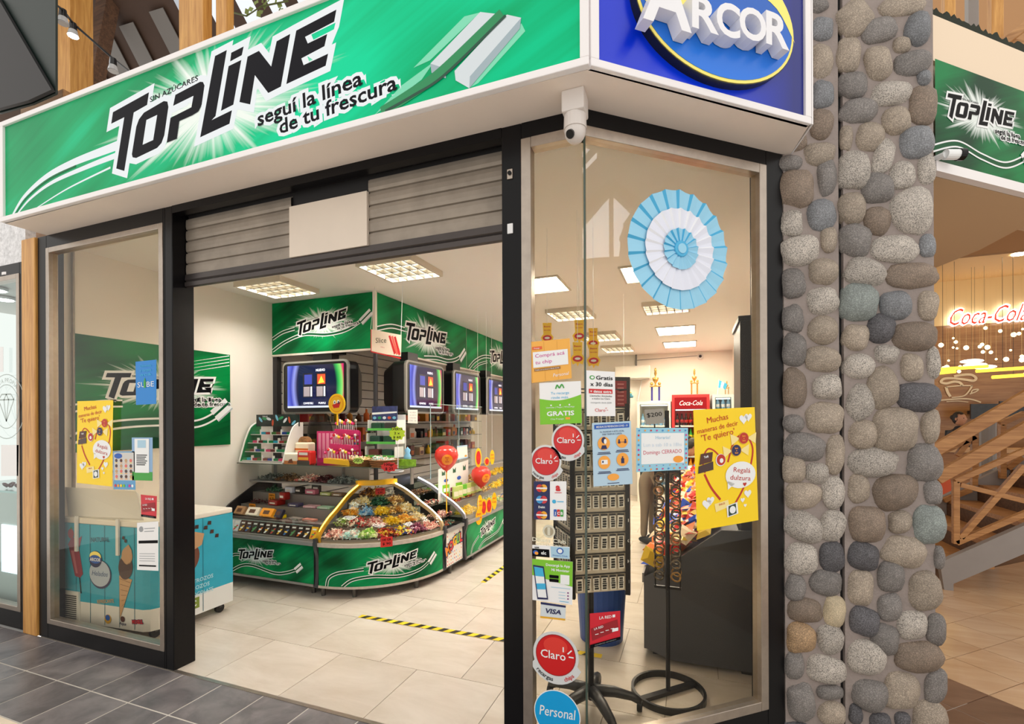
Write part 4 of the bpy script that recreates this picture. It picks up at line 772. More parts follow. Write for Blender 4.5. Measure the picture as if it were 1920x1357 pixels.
mk('top_band', arc_band(.20, .27, .885, .93, -2, 92), mat('yellow_band', (238, 182, 30), .4), cc_); mk('top_plate', arc_band(.0, .2, .885, .90, 0, 90, 8), grey_rim, cc_)
feet(cc_, [tuple(cyl_pt(R(a), .74, 0).xy) for a in (2, 24, 66)] + [(-3.0, 3.9)])
# small counter with the letters advert, then the long right counter
mg = thing('short_sweets_counter', 'short sweets counter with colourful letter advert and cold strip light', 'counter', (-2.4, 4.23, 0))
bx('base_cabinet', (-2.75, 4.045, .085), (-2.212, 4.405, .43), dgrey, mg); s5 = plane_surf((-2.206, 0, 0), (0, 1, 0), (0, 0, 1))
panel('front_panel', s5, 4.055, 4.395, .10, .43, mat('advert_white', (232, 228, 220), .4), mg); pr = Print(s5, .001); rg = random.Random(3)
for i in range(9):
    for j in range(9):
        if rg.random() < .75: pr.rect(4.07 + i * .036, .11 + j * .034, 4.083 + i * .036, .124 + j * .034, mat('dot_%d' % (i * j % 4), [(220, 60, 50), (60, 120, 200), (240, 190, 60), (120, 190, 220)][i * j % 4], .5), 1)
pr.done(mg, 'confetti_print', kind='stuff')
for ch, c_, x, y, r_ in (('M', (240, 140, 30), 4.09, .22, 8), ('O', (214, 50, 46), 4.155, .25, 8), ('G', (245, 190, 40), 4.225, .275, 0), ('U', (120, 190, 60), 4.295, .285, -4), ('L', (214, 40, 40), 4.358, .285, -8)):
    pr = Print(s5, .001); pr.text(ch, x, y, .12, mat('mogul_' + ch, c_, .4), 3, .05, r_ + 8, outline=mat('navy_print', (30, 34, 90), .4), ow=.09); pr.done(mg, 'printed_letter')
bx('rim', (-2.22, 4.05, .43), (-2.185, 4.40, .46), grey_rim, mg)
for x, z in ((-2.30, .55), (-2.42, .66), (-2.56, .76), (-2.72, .86)): bx('glass_step', (x - .16, 4.06, z), (x + .02, 4.40, z + .006), glass('shelf_glass', (206, 216, 210), 1.4), mg)
bx('back_panel', (-2.80, 4.06, .43), (-2.78, 4.40, .95), blackp, mg)
C2 = Vector((-2.975, 4.42, 0)); frame_arc(lambda r, z, s: C2 + Vector((r, s, z)), mg, 'end_frame', mat('frame_silver', (190, 192, 200), .3, metal=.5), coldl)
pts = smooth2([(-2.172, .50), (-2.176, .42), (-2.20, .33), (-2.20, .2), (-2.185, .08)], 4); vs = []
for x, z in pts: vs += [(x + .012, 4.404, z), (x + .012, 4.436, z), (x - .04, 4.436, z), (x - .04, 4.404, z)]
k = len(pts); mk('end_leg', MB().add(vs, [(4 * i + j, 4 * i + 4 + j, 4 * i + 4 + (j + 1) % 4, 4 * i + (j + 1) % 4) for i in range(k - 1) for j in range(4)]), dgrey, mg); feet(mg, [(-2.25, 4.2), (-2.7, 4.2)])
rc = thing('display_counter', 'long right sweets counter with green gum front by the tape', 'counter', (-2.5, 6, 0))
bx('base_cabinet', (-2.85, 4.45, .085), (-2.192, 8.2, .43), dgrey, rc); s6 = plane_surf((-2.186, 0, 0), (0, 1, 0), (0, 0, 1))
for y0, y1, sd in ((4.45, 5.70, 8.3), (5.70, 6.95, 9.1), (6.95, 8.2, 9.9)):
    c0 = (y0 + .55, .29); fp = panel('front_panel', s6, y0, y1, .10, .428, topmat('mint_print_counter%g' % sd, gD, (0, 112, 62), gB, c0, .42, ang=30, seed=sd, bs=.9), rc)
    pr = Print(s6, .001); topline(pr, c0, .42, 3, slogan=False); swoosh(pr, [(y0 + .28, .10), (y0 + .42, .16), (y0 + .65, .17), (y0 + .85, .19), (y0 + 1.02, .28)], .02); swoosh(pr, [(y0 + .1, .10), (y0 + .15, .18), (y0 + .3, .25)], .02); gum(pr, (y0 + 1.02, .28), .09, .05, 45); pr.done(rc)
bx('rim', (-2.20, 4.45, .43), (-2.165, 8.2, .46), grey_rim, rc); bx('plinth', (-2.20, 4.45, .08), (-2.182, 8.2, .10), grey_rim, rc)
for x0, x1, z in ((-2.38, -2.2, .50), (-2.56, -2.38, .62), (-2.74, -2.56, .74)): bx('step', (x0, 4.46, .43), (x1, 8.2, z), step, rc)
mk('end_panel', MB().prism([(-2.2, 4.45, .46), (-2.2, 4.45, .52), (-2.5, 4.45, .72), (-2.76, 4.45, .88), (-2.85, 4.45, .88), (-2.85, 4.45, .46)], (0, .01, 0)), glass('shelf_glass', (206, 216, 210), 1.4), rc)
bx('glass_front', (-2.19, 4.46, .46), (-2.186, 8.2, .66), clearc, rc); bx('back_shelf', (-2.85, 4.46, .86), (-2.74, 8.2, .88), grey_rim, rc); feet(rc, [(-2.25, 4.7), (-2.25, 6), (-2.25, 7.5), (-2.8, 4.7)])
# --- slatted back wall behind the counters
sw = thing('slat_wall', 'grey slatted display wall behind the counters', 'slat wall', (XL + .05, 6.3, 0)); slm = mat('slat_grey', (206, 200, 192), .5, var=.06, vscale=4)
for k in range(18): bx('slat', (XL + .02, 4.05, .40 + k * .118), (XL + .045, 8.9, .505 + k * .118), slm, sw)
bx('backing', (XL + .001, 4.05, .38), (XL + .02, 8.9, 2.55), mat('slat_dark', (60, 56, 54), .6), sw); bx('end_upright', (XL + .001, 3.985, .1), (XL + .06, 4.045, 2.2), blackp, sw)
SHZ = (.95, 1.22, 1.48)
for z in SHZ: bx('shelf_board', (XL + .045, 4.1, z), (XL + .32, 8.8, z + .012), grey_rim, sw)
# ================================================================ GOODS IN THE SHOP
PAL = dict(gold=[(222, 178, 90), (240, 214, 150), (190, 130, 50), (150, 96, 40)], dark=[(70, 40, 24), (110, 64, 30), (190, 130, 60)], silver=[(190, 190, 180), (150, 150, 150), (226, 220, 200)], cream=[(244, 226, 170), (250, 240, 214), (222, 190, 110)], green=[(24, 82, 50), (16, 60, 40), (70, 130, 90)],
 orange=[(240, 170, 50), (226, 140, 30), (250, 210, 110)], blue=[(130, 186, 220), (220, 236, 244), (90, 150, 200)], yellow=[(250, 206, 30), (240, 190, 10), (255, 226, 90)], mixed=[(206, 60, 50), (244, 226, 200), (240, 160, 140), (60, 90, 80)], lime=[(226, 232, 200), (150, 180, 70), (110, 96, 60)], pink=[(240, 190, 170), (250, 226, 206), (222, 120, 110)],
 pastel=[(240, 236, 220), (230, 190, 180), (180, 220, 210)], lgreen=[(190, 220, 110), (120, 180, 60), (240, 240, 190)], redmix=[(206, 40, 36), (240, 190, 60), (120, 40, 30)], toffee=[(250, 220, 50), (40, 70, 160), (250, 240, 180), (190, 60, 40)], purple=[(150, 60, 90), (190, 110, 130), (110, 40, 80)], brown=[(120, 84, 56), (170, 130, 86), (90, 60, 40)], wine=[(90, 24, 30), (60, 16, 22)], grey=[(96, 104, 100), (150, 156, 150), (60, 66, 64)], teal=[(70, 120, 100), (110, 150, 130), (190, 90, 60)], bag=[(206, 40, 34), (40, 80, 190), (240, 200, 60), (240, 130, 60), (230, 90, 70), (250, 226, 190)])
def cm(c): return mat('wrap_%d_%d_%d' % c, c, 0.28)
def heap(name, label, pal, place, n, size, seed, group=None, k=1.0):
    """a heap of twist-wrapped sweets: place(u, v) -> point on the tray, u and v 0..1"""
    rg = random.Random(seed); cols = PAL[pal]; mb = MB()
    for i in range(n):
        u, v = rg.random(), rg.random(); c = place(u, v) + Vector((0, 0, size * .55 + rg.random() * size * 2.2 * k * math.sin(math.pi * min(max(u, .08), .92)) * (.5 + .5 * math.sin(math.pi * v))))
        d = Vector((rg.gauss(0, 1), rg.gauss(0, 1), rg.gauss(0, .5))).normalized(); a = d.orthogonal().normalized(); b = d.cross(a); s = size * rg.uniform(.8, 1.15)
        ring = [a * math.cos(t) + b * math.sin(t) for t in (0, 1.57, 3.14, 4.71)]
        vs = [c - d * s * .75, c + d * s * .75] + [c + q * s * .5 for q in ring] + [c + d * s * 1.25 + a * s * .4, c + d * s * 1.25 - a * s * .4, c - d * s * 1.25 + a * s * .4, c - d * s * 1.25 - a * s * .4]
        fs = [(0, 2 + (j + 1) % 4, 2 + j) for j in range(4)] + [(1, 2 + j, 2 + (j + 1) % 4) for j in range(4)] + [(1, 6, 7), (0, 9, 8)]
        mb.add(vs, fs, i % len(cols))
    return mk(name, mb, [cm(c) for c in cols], label=label, cat='sweets', group=group, kind='stuff')
def corner_heaps():
    rows = [[('pink', 'pink-wrapped'), ('pastel', 'pale pastel'), ('lgreen', 'lime green'), ('redmix', 'red and gold'), ('toffee', 'yellow and blue'), ('purple', 'plum purple'), ('pink', 'rose and cream')],
            [('lime', 'white and lime'), ('mixed', 'red and white'), ('pink', 'peach'), ('yellow', 'bright yellow'), ('orange', 'amber orange'), ('cream', 'ivory')],
            [('orange', 'orange gold'), ('blue', 'light blue'), ('yellow', 'lemon yellow'), ('gold', 'copper gold'), ('cream', 'cream gold')],
            [('cream', 'champagne'), ('green', 'dark green'), ('gold', 'pale gold')], [('dark', 'dark chocolate'), ('gold', 'bronze'), ('silver', 'silver')]]
    tn = ['front rim', 'second tier', 'middle tier', 'fourth tier', 'top tier']
    for j, row in enumerate(rows):
        r0, r1, _, z = TIERS[j]; m = len(row)
        for i, (pal, word) in enumerate(row):
            a0, a1 = 3 + 84 * i / m, 3 + 84 * (i + 1) / m
            heap('sweets_heap', 'heap of %s sweets on the %s of the corner counter' % (word, tn[j]), pal, lambda u, v, a0=a0, a1=a1, r0=r0, r1=r1, z=z: cyl_pt(R(a0 + (a1 - a0) * u), r0 + .02 + (r1 - r0 - .035) * v, z + .016), int(135 * (r1 + .25) * (7 / m) ** .9), .027, 10 * j + i, 'sweets heaped in the corner counter', 1.0)
corner_heaps()
for i, (pal, word, x0, x1) in enumerate((('grey', 'grey foil', -4.2, -3.98), ('brown', 'brown caramel', -3.98, -3.74), ('pink', 'pink and yellow', -3.72, -3.50), ('wine', 'dark cherry', -3.49, -3.32), ('grey', 'silver-green foil', -3.31, -3.05))):
    heap('sweets_heap', 'heap of %s sweets on the inner shelf under the glass' % word, pal, lambda u, v, x0=x0, x1=x1: Vector((x0 + (x1 - x0) * u, 3.69 + .2 * v, .90)), 110, .019, 100 + i, 'sweets heaped on the inner shelf', 1.5)
for i, (pal, word, z, x) in enumerate((('teal', 'green and orange', .47, -2.3), ('pink', 'salmon', .556, -2.37), ('mixed', 'red and white', .666, -2.49), ('brown', 'brown', .766, -2.62))):
    heap('sweets_heap', 'heap of %s sweets in the short counter with the letter advert' % word, pal, lambda u, v, x=x, z=z: Vector((x - .07 + .13 * v, 4.08 + .3 * u, z)), 70, .018, 120 + i, 'sweets in the short counter', .6)
# chocolate bars standing in a row at the front of the left counter
def bar_item(name, label, cat, loc, size, col, rot=(0, 0, 0), bands=(), group=None):
    t = thing(name, label, cat, loc, group=group); w_, d_, h_ = size; M = Matrix.Translation(loc) @ Matrix.Rotation(rot[2], 4, 'Z') @ Matrix.Rotation(rot[0], 4, 'X') @ Matrix.Rotation(rot[1], 4, 'Y')
    mk('wrapper', MB().box((-w_ / 2, -d_ / 2, 0), (w_ / 2, d_ / 2, h_)).xf(M), mat('pack_%d_%d_%d' % col, col, .35), t, bev=min(w_, d_, h_) * .15)
    pr = Print(lambda x, y, h=0: M @ Vector((x, -d_ / 2 - .0005 - h, y)), .0005)
    for b_ in bands: pr.poly([(x * w_, y * h_) for x, y in b_[0]], mat('pack_%d_%d_%d' % b_[1], b_[1], .35), b_[2] if len(b_) > 2 else 1)
    pr.done(t, 'printed_label'); return t
def rq(x0, y0, x1, y1): return [(x0, y0), (x1, y0), (x1, y1), (x0, y1)]
dk = [(44, 26, 20), (52, 30, 22), (38, 22, 18), (60, 34, 24)]; acc = [(230, 120, 40), (236, 236, 230), (206, 60, 40), (240, 190, 60), (60, 110, 180), (90, 150, 90)]
words = ['cherry red end', 'white and blue end', 'white', 'milk brown', 'brown', 'orange-striped', 'white-slashed', 'white-striped', 'plain black', 'gold-marked', 'orange-spotted', 'green-dotted', 'sky-blue', 'yellow-edged', 'bright yellow']
for i in range(15):
    x = -4.19 + i * .077; c = [(120, 30, 34), (214, 214, 214), (206, 206, 210), (80, 44, 34), (70, 38, 30)][i] if i < 5 else ((232, 178, 24) if i == 14 else dk[i % 4]); a1, a2 = acc[i % 6], acc[(i * 2 + 1) % 6]
    bar_item('chocolate_bar', '%s chocolate bar in the front row, %s from the wall' % (words[i].capitalize(), ['first', 'second', 'third', 'fourth', 'fifth', 'sixth', 'seventh', 'eighth', 'ninth', 'tenth', 'eleventh', 'twelfth', 'thirteenth', 'fourteenth', 'last'][i]), 'chocolate bar', (x, 3.30, .472), (.066, .012, .105), c, (R(-24), 0, R(4)), [(rq(-.3, .72, .3, .85), (225, 222, 214)), ([(-.4, .1), (-.1, .1), (.4, .55), (.1, .55)], a1), (rq(-.25, .3, .2, .42), a2, 2)], 'chocolate bars along the counter front')
for i, (x, w_, c, word) in enumerate(((-4.2, .12, (170, 130, 90), 'tan'), (-4.03, .15, (236, 226, 206), 'cream'), (-3.85, .15, (240, 160, 40), 'orange'), (-3.70, .08, (40, 40, 60), 'navy'))):
    bar_item('biscuit_bag', '%s biscuit bag lying behind the chocolate bars' % word, 'biscuit bag', (x + .03, 3.45, .59), (w_, .035, .085), c, (R(-35), 0, 0), [(rq(-.25, .25, .25, .7), (90, 56, 34))], 'biscuit bags behind the chocolate bars')
for i, (x, y, z, sz, c, word) in enumerate(((-3.86, 3.62, .677, (.13, .1, .05), (150, 26, 20), 'flat dark red box'), (-3.78, 3.64, .727, (.08, .07, .075), (160, 30, 22), 'red box stacked upright'), (-3.83, 3.76, .777, (.1, .05, .06), (226, 230, 240), 'white and blue carton'), (-3.72, 3.78, .777, (.09, .06, .06), (50, 42, 36), 'dark brown carton'), (-3.55, 3.76, .777, (.13, .06, .05), (200, 110, 130), 'pink carton tray'), (-3.53, 3.80, .777, (.1, .03, .11), (60, 50, 46), 'two-window box with flower print'), (-3.36, 3.76, .777, (.12, .07, .03), (190, 196, 120), 'pale green flat pack'), (-3.22, 3.76, .777, (.12, .07, .03), (150, 120, 90), 'tan flat pack'), (-3.62, 3.62, .677, (.12, .08, .03), (80, 74, 110), 'violet flat pack'), (-3.42, 3.62, .677, (.14, .08, .02), (226, 170, 180), 'pink flat pack'), (-3.25, 3.62, .677, (.14, .08, .02), (170, 200, 170), 'mint flat pack'), (-3.72, 3.50, .577, (.16, .05, .035), (240, 210, 20), 'lemon yellow snack pack'), (-3.50, 3.50, .577, (.14, .06, .02), (150, 140, 130), 'silver flat pack'), (-3.33, 3.50, .577, (.14, .06, .02), (226, 150, 130), 'salmon flat pack'))):
    bar_item('sweets_box', word + ' on the steps of the left counter', 'box', (x, y, z), sz, c, (0, 0, R((i * 37) % 12 - 6)), [(rq(-.3, .3, .3, .6), (236, 230, 220))], 'small boxes on the steps of the left counter')
heap('mint_heap', 'small heap of green mints beside the black end panel', 'green', lambda u, v: Vector((-4.15 + .18 * u, 3.74 + .1 * v, .777)), 45, .02, 150); heap('cherry_heap', 'strip of shiny dark red sweets on the second step', 'wine', lambda u, v: Vector((-4.22 + .36 * u, 3.58 + .08 * v, .677)), 40, .018, 151)
def card(name, label, p, w_, h_, col, text, rz=0, tilt=0, tcol=None, shape='rect', cat='price card', ts=.4, rot=0, parent=None):
    """a small stand-up card facing the entrance"""
    t = thing(name, label, cat, tuple(p)); M = Matrix.Translation(Vector(p)) @ Matrix.Rotation(rz, 4, 'Z') @ Matrix.Rotation(R(tilt), 4, 'X')
    s = lambda x, y, h=0: M @ Vector((x, -h - .001, y)); c = mat('card_%d_%d_%d' % col, col, .5)
    if shape == 'rect': q = [(-w_ / 2, 0), (w_ / 2, 0), (w_ / 2, h_), (-w_ / 2, h_)]
    elif shape == 'oval': q = [(w_ / 2 * math.cos(2 * math.pi * k / 24), h_ / 2 + h_ / 2 * math.sin(2 * math.pi * k / 24)) for k in range(24)]
    else: q = [((w_ / 2) * (1 if k % 2 else .82) * math.cos(2 * math.pi * k / 20), h_ / 2 + (h_ / 2) * (1 if k % 2 else .82) * math.sin(2 * math.pi * k / 20)) for k in range(20)]
    mk('card_sheet', MB().prism([s(*p_) for p_ in q], s(0, 0, 0) - s(0, 0, .0015)), c, t); pr = Print(lambda x, y, h=0: s(x, y, h + .0002), .0006); L = text.split('|'); n_ = len(L)
    for i, l in enumerate(L):
        if l: pr.text(l, 0, h_ * (.82 - .8 * (i + .75) / n_ + .1), h_ * ts / n_ * 1.6, tcol or INK, 1, .02, rot, fit=min(w_ * .78, len(l) * h_ * ts / n_))
    pr.done(t, 'lettering'); return t
card('price_card', 'orange price card by the green mints', (-4.0, 3.69, .70), .085, .07, (236, 150, 30), 'OFERTA|$ 50'); card('price_card', 'orange price card by the dark red sweets', (-4.1, 3.545, .60), .085, .085, (236, 150, 30), 'OFERTA|$ 30')
card('price_card', 'red price card hanging on the front rim of the corner counter', cyl_pt(R(44), RR + .014, .425) , .10, .085, (206, 36, 30), '100 GR|$ 90', R(44)); card('price_card', 'red price card inside the top of the corner counter', cyl_pt(R(48), .29, .80), .09, .06, (190, 36, 30), '100 GR|$ 80', R(48))
card('offer_star', 'neon green offer star card on a stick in the middle of the shelf', (-2.41, 3.55, 1.325), .15, .13, (196, 226, 40), 'OFERTA|2 x|$ 60', R(18), shape='star'); card('offer_star', 'small neon green price card on the left basket', (-2.77, 3.485, 1.12), .11, .06, (200, 232, 110), 'OFERTA', R(10), shape='star'); card('offer_star', 'red star price card hanging below the glass shelf', (-2.45, 3.49, 1.06), .16, .09, (210, 40, 36), '100gr|$ 25', R(14), shape='star')
mk('card_stick', MB().cyl((-2.41, 3.56, 1.091), (-2.41, 3.56, 1.35), .004, n=6), WHITE, label='thin stick holding the neon green offer star', cat='stick')
# gum rack with green sides
gr = thing('gum_rack', 'white and green gum rack at the wall end of the glass shelf', 'display rack', (-4.1, 3.65, 1.091)); whp = mat('white_plastic', (230, 228, 222), .35); gnp = mat('green_plastic', (20, 120, 66), .35)
bx('base_plate', (-4.26, 3.53, 1.091), (-3.69, 3.78, 1.103), whp, gr); sp = [(3.53, 1.103), (3.56, 1.2), (3.60, 1.32), (3.66, 1.44), (3.74, 1.49), (3.78, 1.49), (3.78, 1.103)]
for x in (-4.255, -3.69): mk('side_panel', MB().prism([(x, y, z) for y, z in sp], (.012, 0, 0)), gnp if x < -4 else whp, gr); mk('side_edge', MB().tube([(x + .006, y - .004, z) for y, z in smooth2(sp[:5], 3)], .008, 6), whp, gr)
bx('header_card', (-4.24, 3.72, 1.45), (-3.67, 3.728, 1.57), mat('header_dark', (30, 40, 40), .35, var=.8, vscale=14), gr, label='dark header card with swirling print'); pr = Print(plane_surf((-4.24, 3.719, 1.45), (1, 0, 0), (0, 0, 1)), .0006); rg = random.Random(5)
for k in range(9): pr.ell(.06 + .055 * k, .06 + rg.uniform(-.025, .03), .035, .014, mat('swirl_%d' % (k % 4), [(120, 190, 220), (40, 150, 90), (226, 232, 240), (200, 80, 50)][k % 4], .4), 1, 12, rg.uniform(0, 180))
pr.text('TOPLINE', .12, .095, .018, WHITE, 2, .02); pr.done(gr)
gcol = [(20, 130, 70), (30, 150, 180), (150, 40, 40), (60, 110, 50), (120, 60, 50), (30, 60, 140), (16, 120, 70), (206, 60, 110), (100, 30, 30), (20, 120, 90)]
for r_ in range(4):
    z = 1.115 + r_ * .085; y = 3.545 + r_ * .035; bx('rack_shelf', (-4.24, y, z - .006), (-3.69, y + .1, z), whp, gr)
    for c_ in range(4):
        x = -4.235 + c_ * .137; bx('divider', (x + .125, y - .003, z), (x + .137, y + .02, z + .05), whp, gr)
        for q in range(2):
            col = gcol[(r_ * 3 + c_ * 2 + q) % 10]; bx('gum_pack', (x + .004 + q * .06, y, z + .001), (x + .06 + q * .06, y + .08, z + .024), mat('gum_%d_%d_%d' % col, col, .3), gr)
# cartons, pink lolly stand, tiered stand, baskets, acrylic box
t = bar_item('white_carton', 'low white carton tray of biscuits on the glass shelf', 'carton', (-3.60, 3.59, 1.092), (.17, .10, .105), (240, 232, 214), (0, 0, 0), [(rq(-.5, 0, .5, .3), (196, 120, 60)), ([(-.2, .1), (.2, .1), (.1, .5), (-.1, .4)], (110, 56, 30), 2)])
t = bar_item('biscuit_carton', 'tall cream carton with cookies on its curved top', 'carton', (-3.595, 3.72, 1.092), (.17, .10, .20), (246, 232, 204), (0, 0, 0), [(rq(-.5, .62, .5, .72), (206, 110, 40)), (rq(-.3, .2, -.1, .45), (226, 130, 50), 2)])
mk('lid_flap', MB().prism([(-3.655 + .06 * (1 + math.cos(R(a))), 3.69, 1.291 + .06 * math.sin(R(a))) for a in range(0, 181, 20)], (0, .06, 0)), mat('cookie_brown', (150, 104, 60), .5, var=.6, vscale=40), t)
t = bar_item('red_carton', 'small red carton with footballs print on the glass shelf', 'carton', (-3.43, 3.57, 1.091), (.15, .09, .13), (200, 40, 36), (0, 0, 0), [(rq(-.35, .7, .35, .9), (236, 232, 226)), (rq(-.5, 0, .5, .3), (60, 56, 50)), (rq(-.4, .35, .4, .55), (240, 180, 50))])
ls = thing('lollipop_stand', 'pink cardboard stand with rows of lollipops on the glass shelf', 'lollipop stand', (-2.88, 3.72, 1.091)); pkc = mat('pink_card', (206, 40, 110), .45); ylc = mat('yellow_card', (246, 190, 30), .45)
bx('back_board', (-3.56, 3.84, 1.091), (-3.03, 3.85, 1.40), pkc, ls)
pr = Print(plane_surf((-3.56, 3.839, 1.091), (1, 0, 0), (0, 0, 1)), .0006)
for k in range(4): pr.rect(.02 + k * .05, .04, .055 + k * .05, .29, mat('pink_pale', (236, 150, 180), .4), 1); pr.text('LOLLY', .038 + k * .05, .1, .02, pkc, 2, .02, 90)
for k in range(9): pr.ell(.47, .04 + k * .03, .011, .011, mat('dot_%d' % (k % 4), (220, 60, 50), .5), 1, 10); pr.ell(.505, .04 + k * .03, .011, .011, mat('swirl_%d' % (k % 4), (40, 150, 90), .4), 1, 10)
pr.done(ls, kind='stuff')
for z, y, w_, c_ in ((1.105, 3.60, .30, ylc), (1.24, 3.68, .27, pkc), (1.38, 3.75, .22, pkc)):
    x0 = -3.26; mk('tray', MB().prism([(x0, y, z), (x0 + w_, y, z - .015), (x0 + w_, y, z + .03), (x0, y, z + .045)], (0, .09, 0)), c_, ls)
    for i in range(9):
        for j in range(2):
            x = x0 + .015 + i * (w_ - .03) / 8; yy = y + .02 + j * .05; hz = z + .085 + (i * 7 + j * 3) % 4 * .01; mk('lollipop', MB().cyl((x, yy, z + .02), (x, yy - .01, hz), .0022, n=5, m=1).ball((x, yy - .012, hz + .012), .014, 7, 5, 0), [[mat('lolly_pink', (226, 50, 120), .25), mat('lolly_red', (206, 40, 50), .25), mat('lolly_white', (240, 226, 214), .25), mat('lolly_yellow', (240, 200, 60), .25)][(i + j * 2) % 4], WHITE], ls, smooth=True)
sd = thing('round_sign', 'yellow round lollipop sign on a stick in front of the television', 'sign', (-2.98, 3.62, 1.55)); c0 = ony(631, 757, 3.62); mk('stick', MB().cyl((c0.x, 3.63, c0.z - .2), (c0.x, 3.63, c0.z - .09), .008, n=8), mat('yellow_plastic', (250, 196, 20), .4), sd)
fs_ = plane_surf((c0.x, 3.62, c0.z), (1, 0, 0), (0, 0, 1)); mk('disc', MB().cyl((c0.x, 3.62, c0.z), (c0.x, 3.63, c0.z), .095, n=28), mat('yellow_plastic', (250, 196, 20), .4), sd)
pr = Print(fs_, .0008); pr.ell(0, 0, .078, .078, mat('sign_orange', (236, 150, 20), .4), 1); pr.ell(0, 0, .07, .07, mat('yellow_card', (246, 190, 30), .45), 2); pr.poly([(-.05, -.01), (.05, .02), (.03, -.035), (-.03, -.04)], red, 3); pr.ell(-.02, .015, .016, .02, WHITE, 3, 12); pr.ell(.022, .018, .016, .02, WHITE, 3, 12); pr.ell(-.018, .015, .006, .008, INK, 4, 8); pr.ell(.024, .018, .006, .008, INK, 4, 8); pr.done(sd)
ts = thing('tiered_gum_stand', 'white three-tier gum stand with green edges on the glass shelf', 'display stand', (-2.62, 3.75, 1.091))
for k in range(3):
    z = 1.16 + k * .125; y = 3.74 + k * .02; bx('tier_tray', (-2.89, y, z), (-2.57, y + .12, z + .012), whp, ts); bx('tier_edge', (-2.89, y - .006, z), (-2.57, y, z + .022), mat('leaf_green', (90, 190, 80), .4), ts)
    for s in (-2.895, -2.57): bx('tier_side', (s, y, z), (s + .006, y + .14, z + .1), whp, ts)
    for q in range(2): bx('gum_tub', (-2.875 + q * .15, y + .02, z + .013), (-2.76 + q * .15, y + .1, z + .075), mat('tub_%d' % (k + q), [(90, 40, 36), (20, 60, 50), (26, 70, 50), (50, 46, 44)][k + q], .3), ts, .012)
bx('back_panel', (-2.89, 3.92, 1.091), (-2.57, 3.93, 1.56), whp, ts); bx('header_card', (-2.88, 3.83, 1.50), (-2.60, 3.84, 1.64), mat('header_blue', (50, 60, 110), .35, var=.5, vscale=20), ts); pr = Print(plane_surf((-2.88, 3.829, 1.50), (1, 0, 0), (0, 0, 1)), .0006)
for k in range(5): pr.ell(.03 + k * .055, .03, .02, .014, mat('swirl_%d' % (k % 4), (1, 1, 1), .4), 1, 12)
pr.poly([(0, .06), (.28, .075), (.28, .09), (0, .08)], WHITE, 1); pr.done(ts)
wick = mat('wicker', (150, 100, 56), .7, var=.35, vscale=90)
def basket(label, cx, cy, z, r, h, pal, seed, word):
    t = thing('wicker_basket', label, 'basket', (cx, cy, z)); mk('bowl', MB().lathe([(.0, .0), (r * .8, 0), (r, h), (r * 1.04, h), (r * .98, h * .8), (0, h * .7)], (cx, cy, z), 22), wick, t, smooth=True)
    for k in range(4): a = MB().tube([(cx + (r * (.82 + .2 * k / 3) + .004) * math.cos(q * R(15)), cy + (r * (.82 + .2 * k / 3) + .004) * math.sin(q * R(15)), z + h * (.1 + .28 * k)) for q in range(25)], .006, 5); mk('woven_ring', a, wick, t)
    heap('sweets_heap', word, pal, lambda u, v: Vector((cx + r * .85 * (v ** .5) * math.cos(6.28 * u), cy + r * .85 * (v ** .5) * math.sin(6.28 * u), z + h * .72)), 90, .018, seed)
basket('small wicker basket left of the tiered stand', -2.84, 3.61, 1.093, .10, .06, 'cream', 200, 'cream sweets in the small wicker basket'); basket('wide wicker basket in front of the tiered stand', -2.59, 3.61, 1.093, .125, .065, 'pastel', 201, 'white and red sweets in the wide wicker basket')
ab = thing('acrylic_box', 'clear acrylic box with a pale blue toy at the shelf end', 'acrylic box', (-2.38, 3.75, 1.091)); bx('walls', (-2.53, 3.76, 1.091), (-2.35, 3.90, 1.30), clearc, ab); bx('label_strip', (-2.53, 3.755, 1.091), (-2.35, 3.76, 1.15), mat('strip_green', (150, 200, 60), .4, var=.5, vscale=25), ab); mk('toy', MB().lathe([(.0, 0), (.03, .01), (.035, .05), (.02, .08), (.028, .11), (.0, .14)], (-2.48, 3.82, 1.12), 12), mat('toy_blue', (130, 190, 230), .4), ab, smooth=True)
bg_ = mk('plastic_bag', MB().add([(v[0] * .16 - 3.62, 3.95 + v[1] * .06, 1.36 + v[2] * .25 + .03 * noise.noise(Vector(v) * 3)) for v in ICO[0]], ICO[1]), glass('bag_film', (190, 186, 182), 1.35, .25), label='grey plastic bag hanging behind the glass shelf', cat='bag', smooth=True)
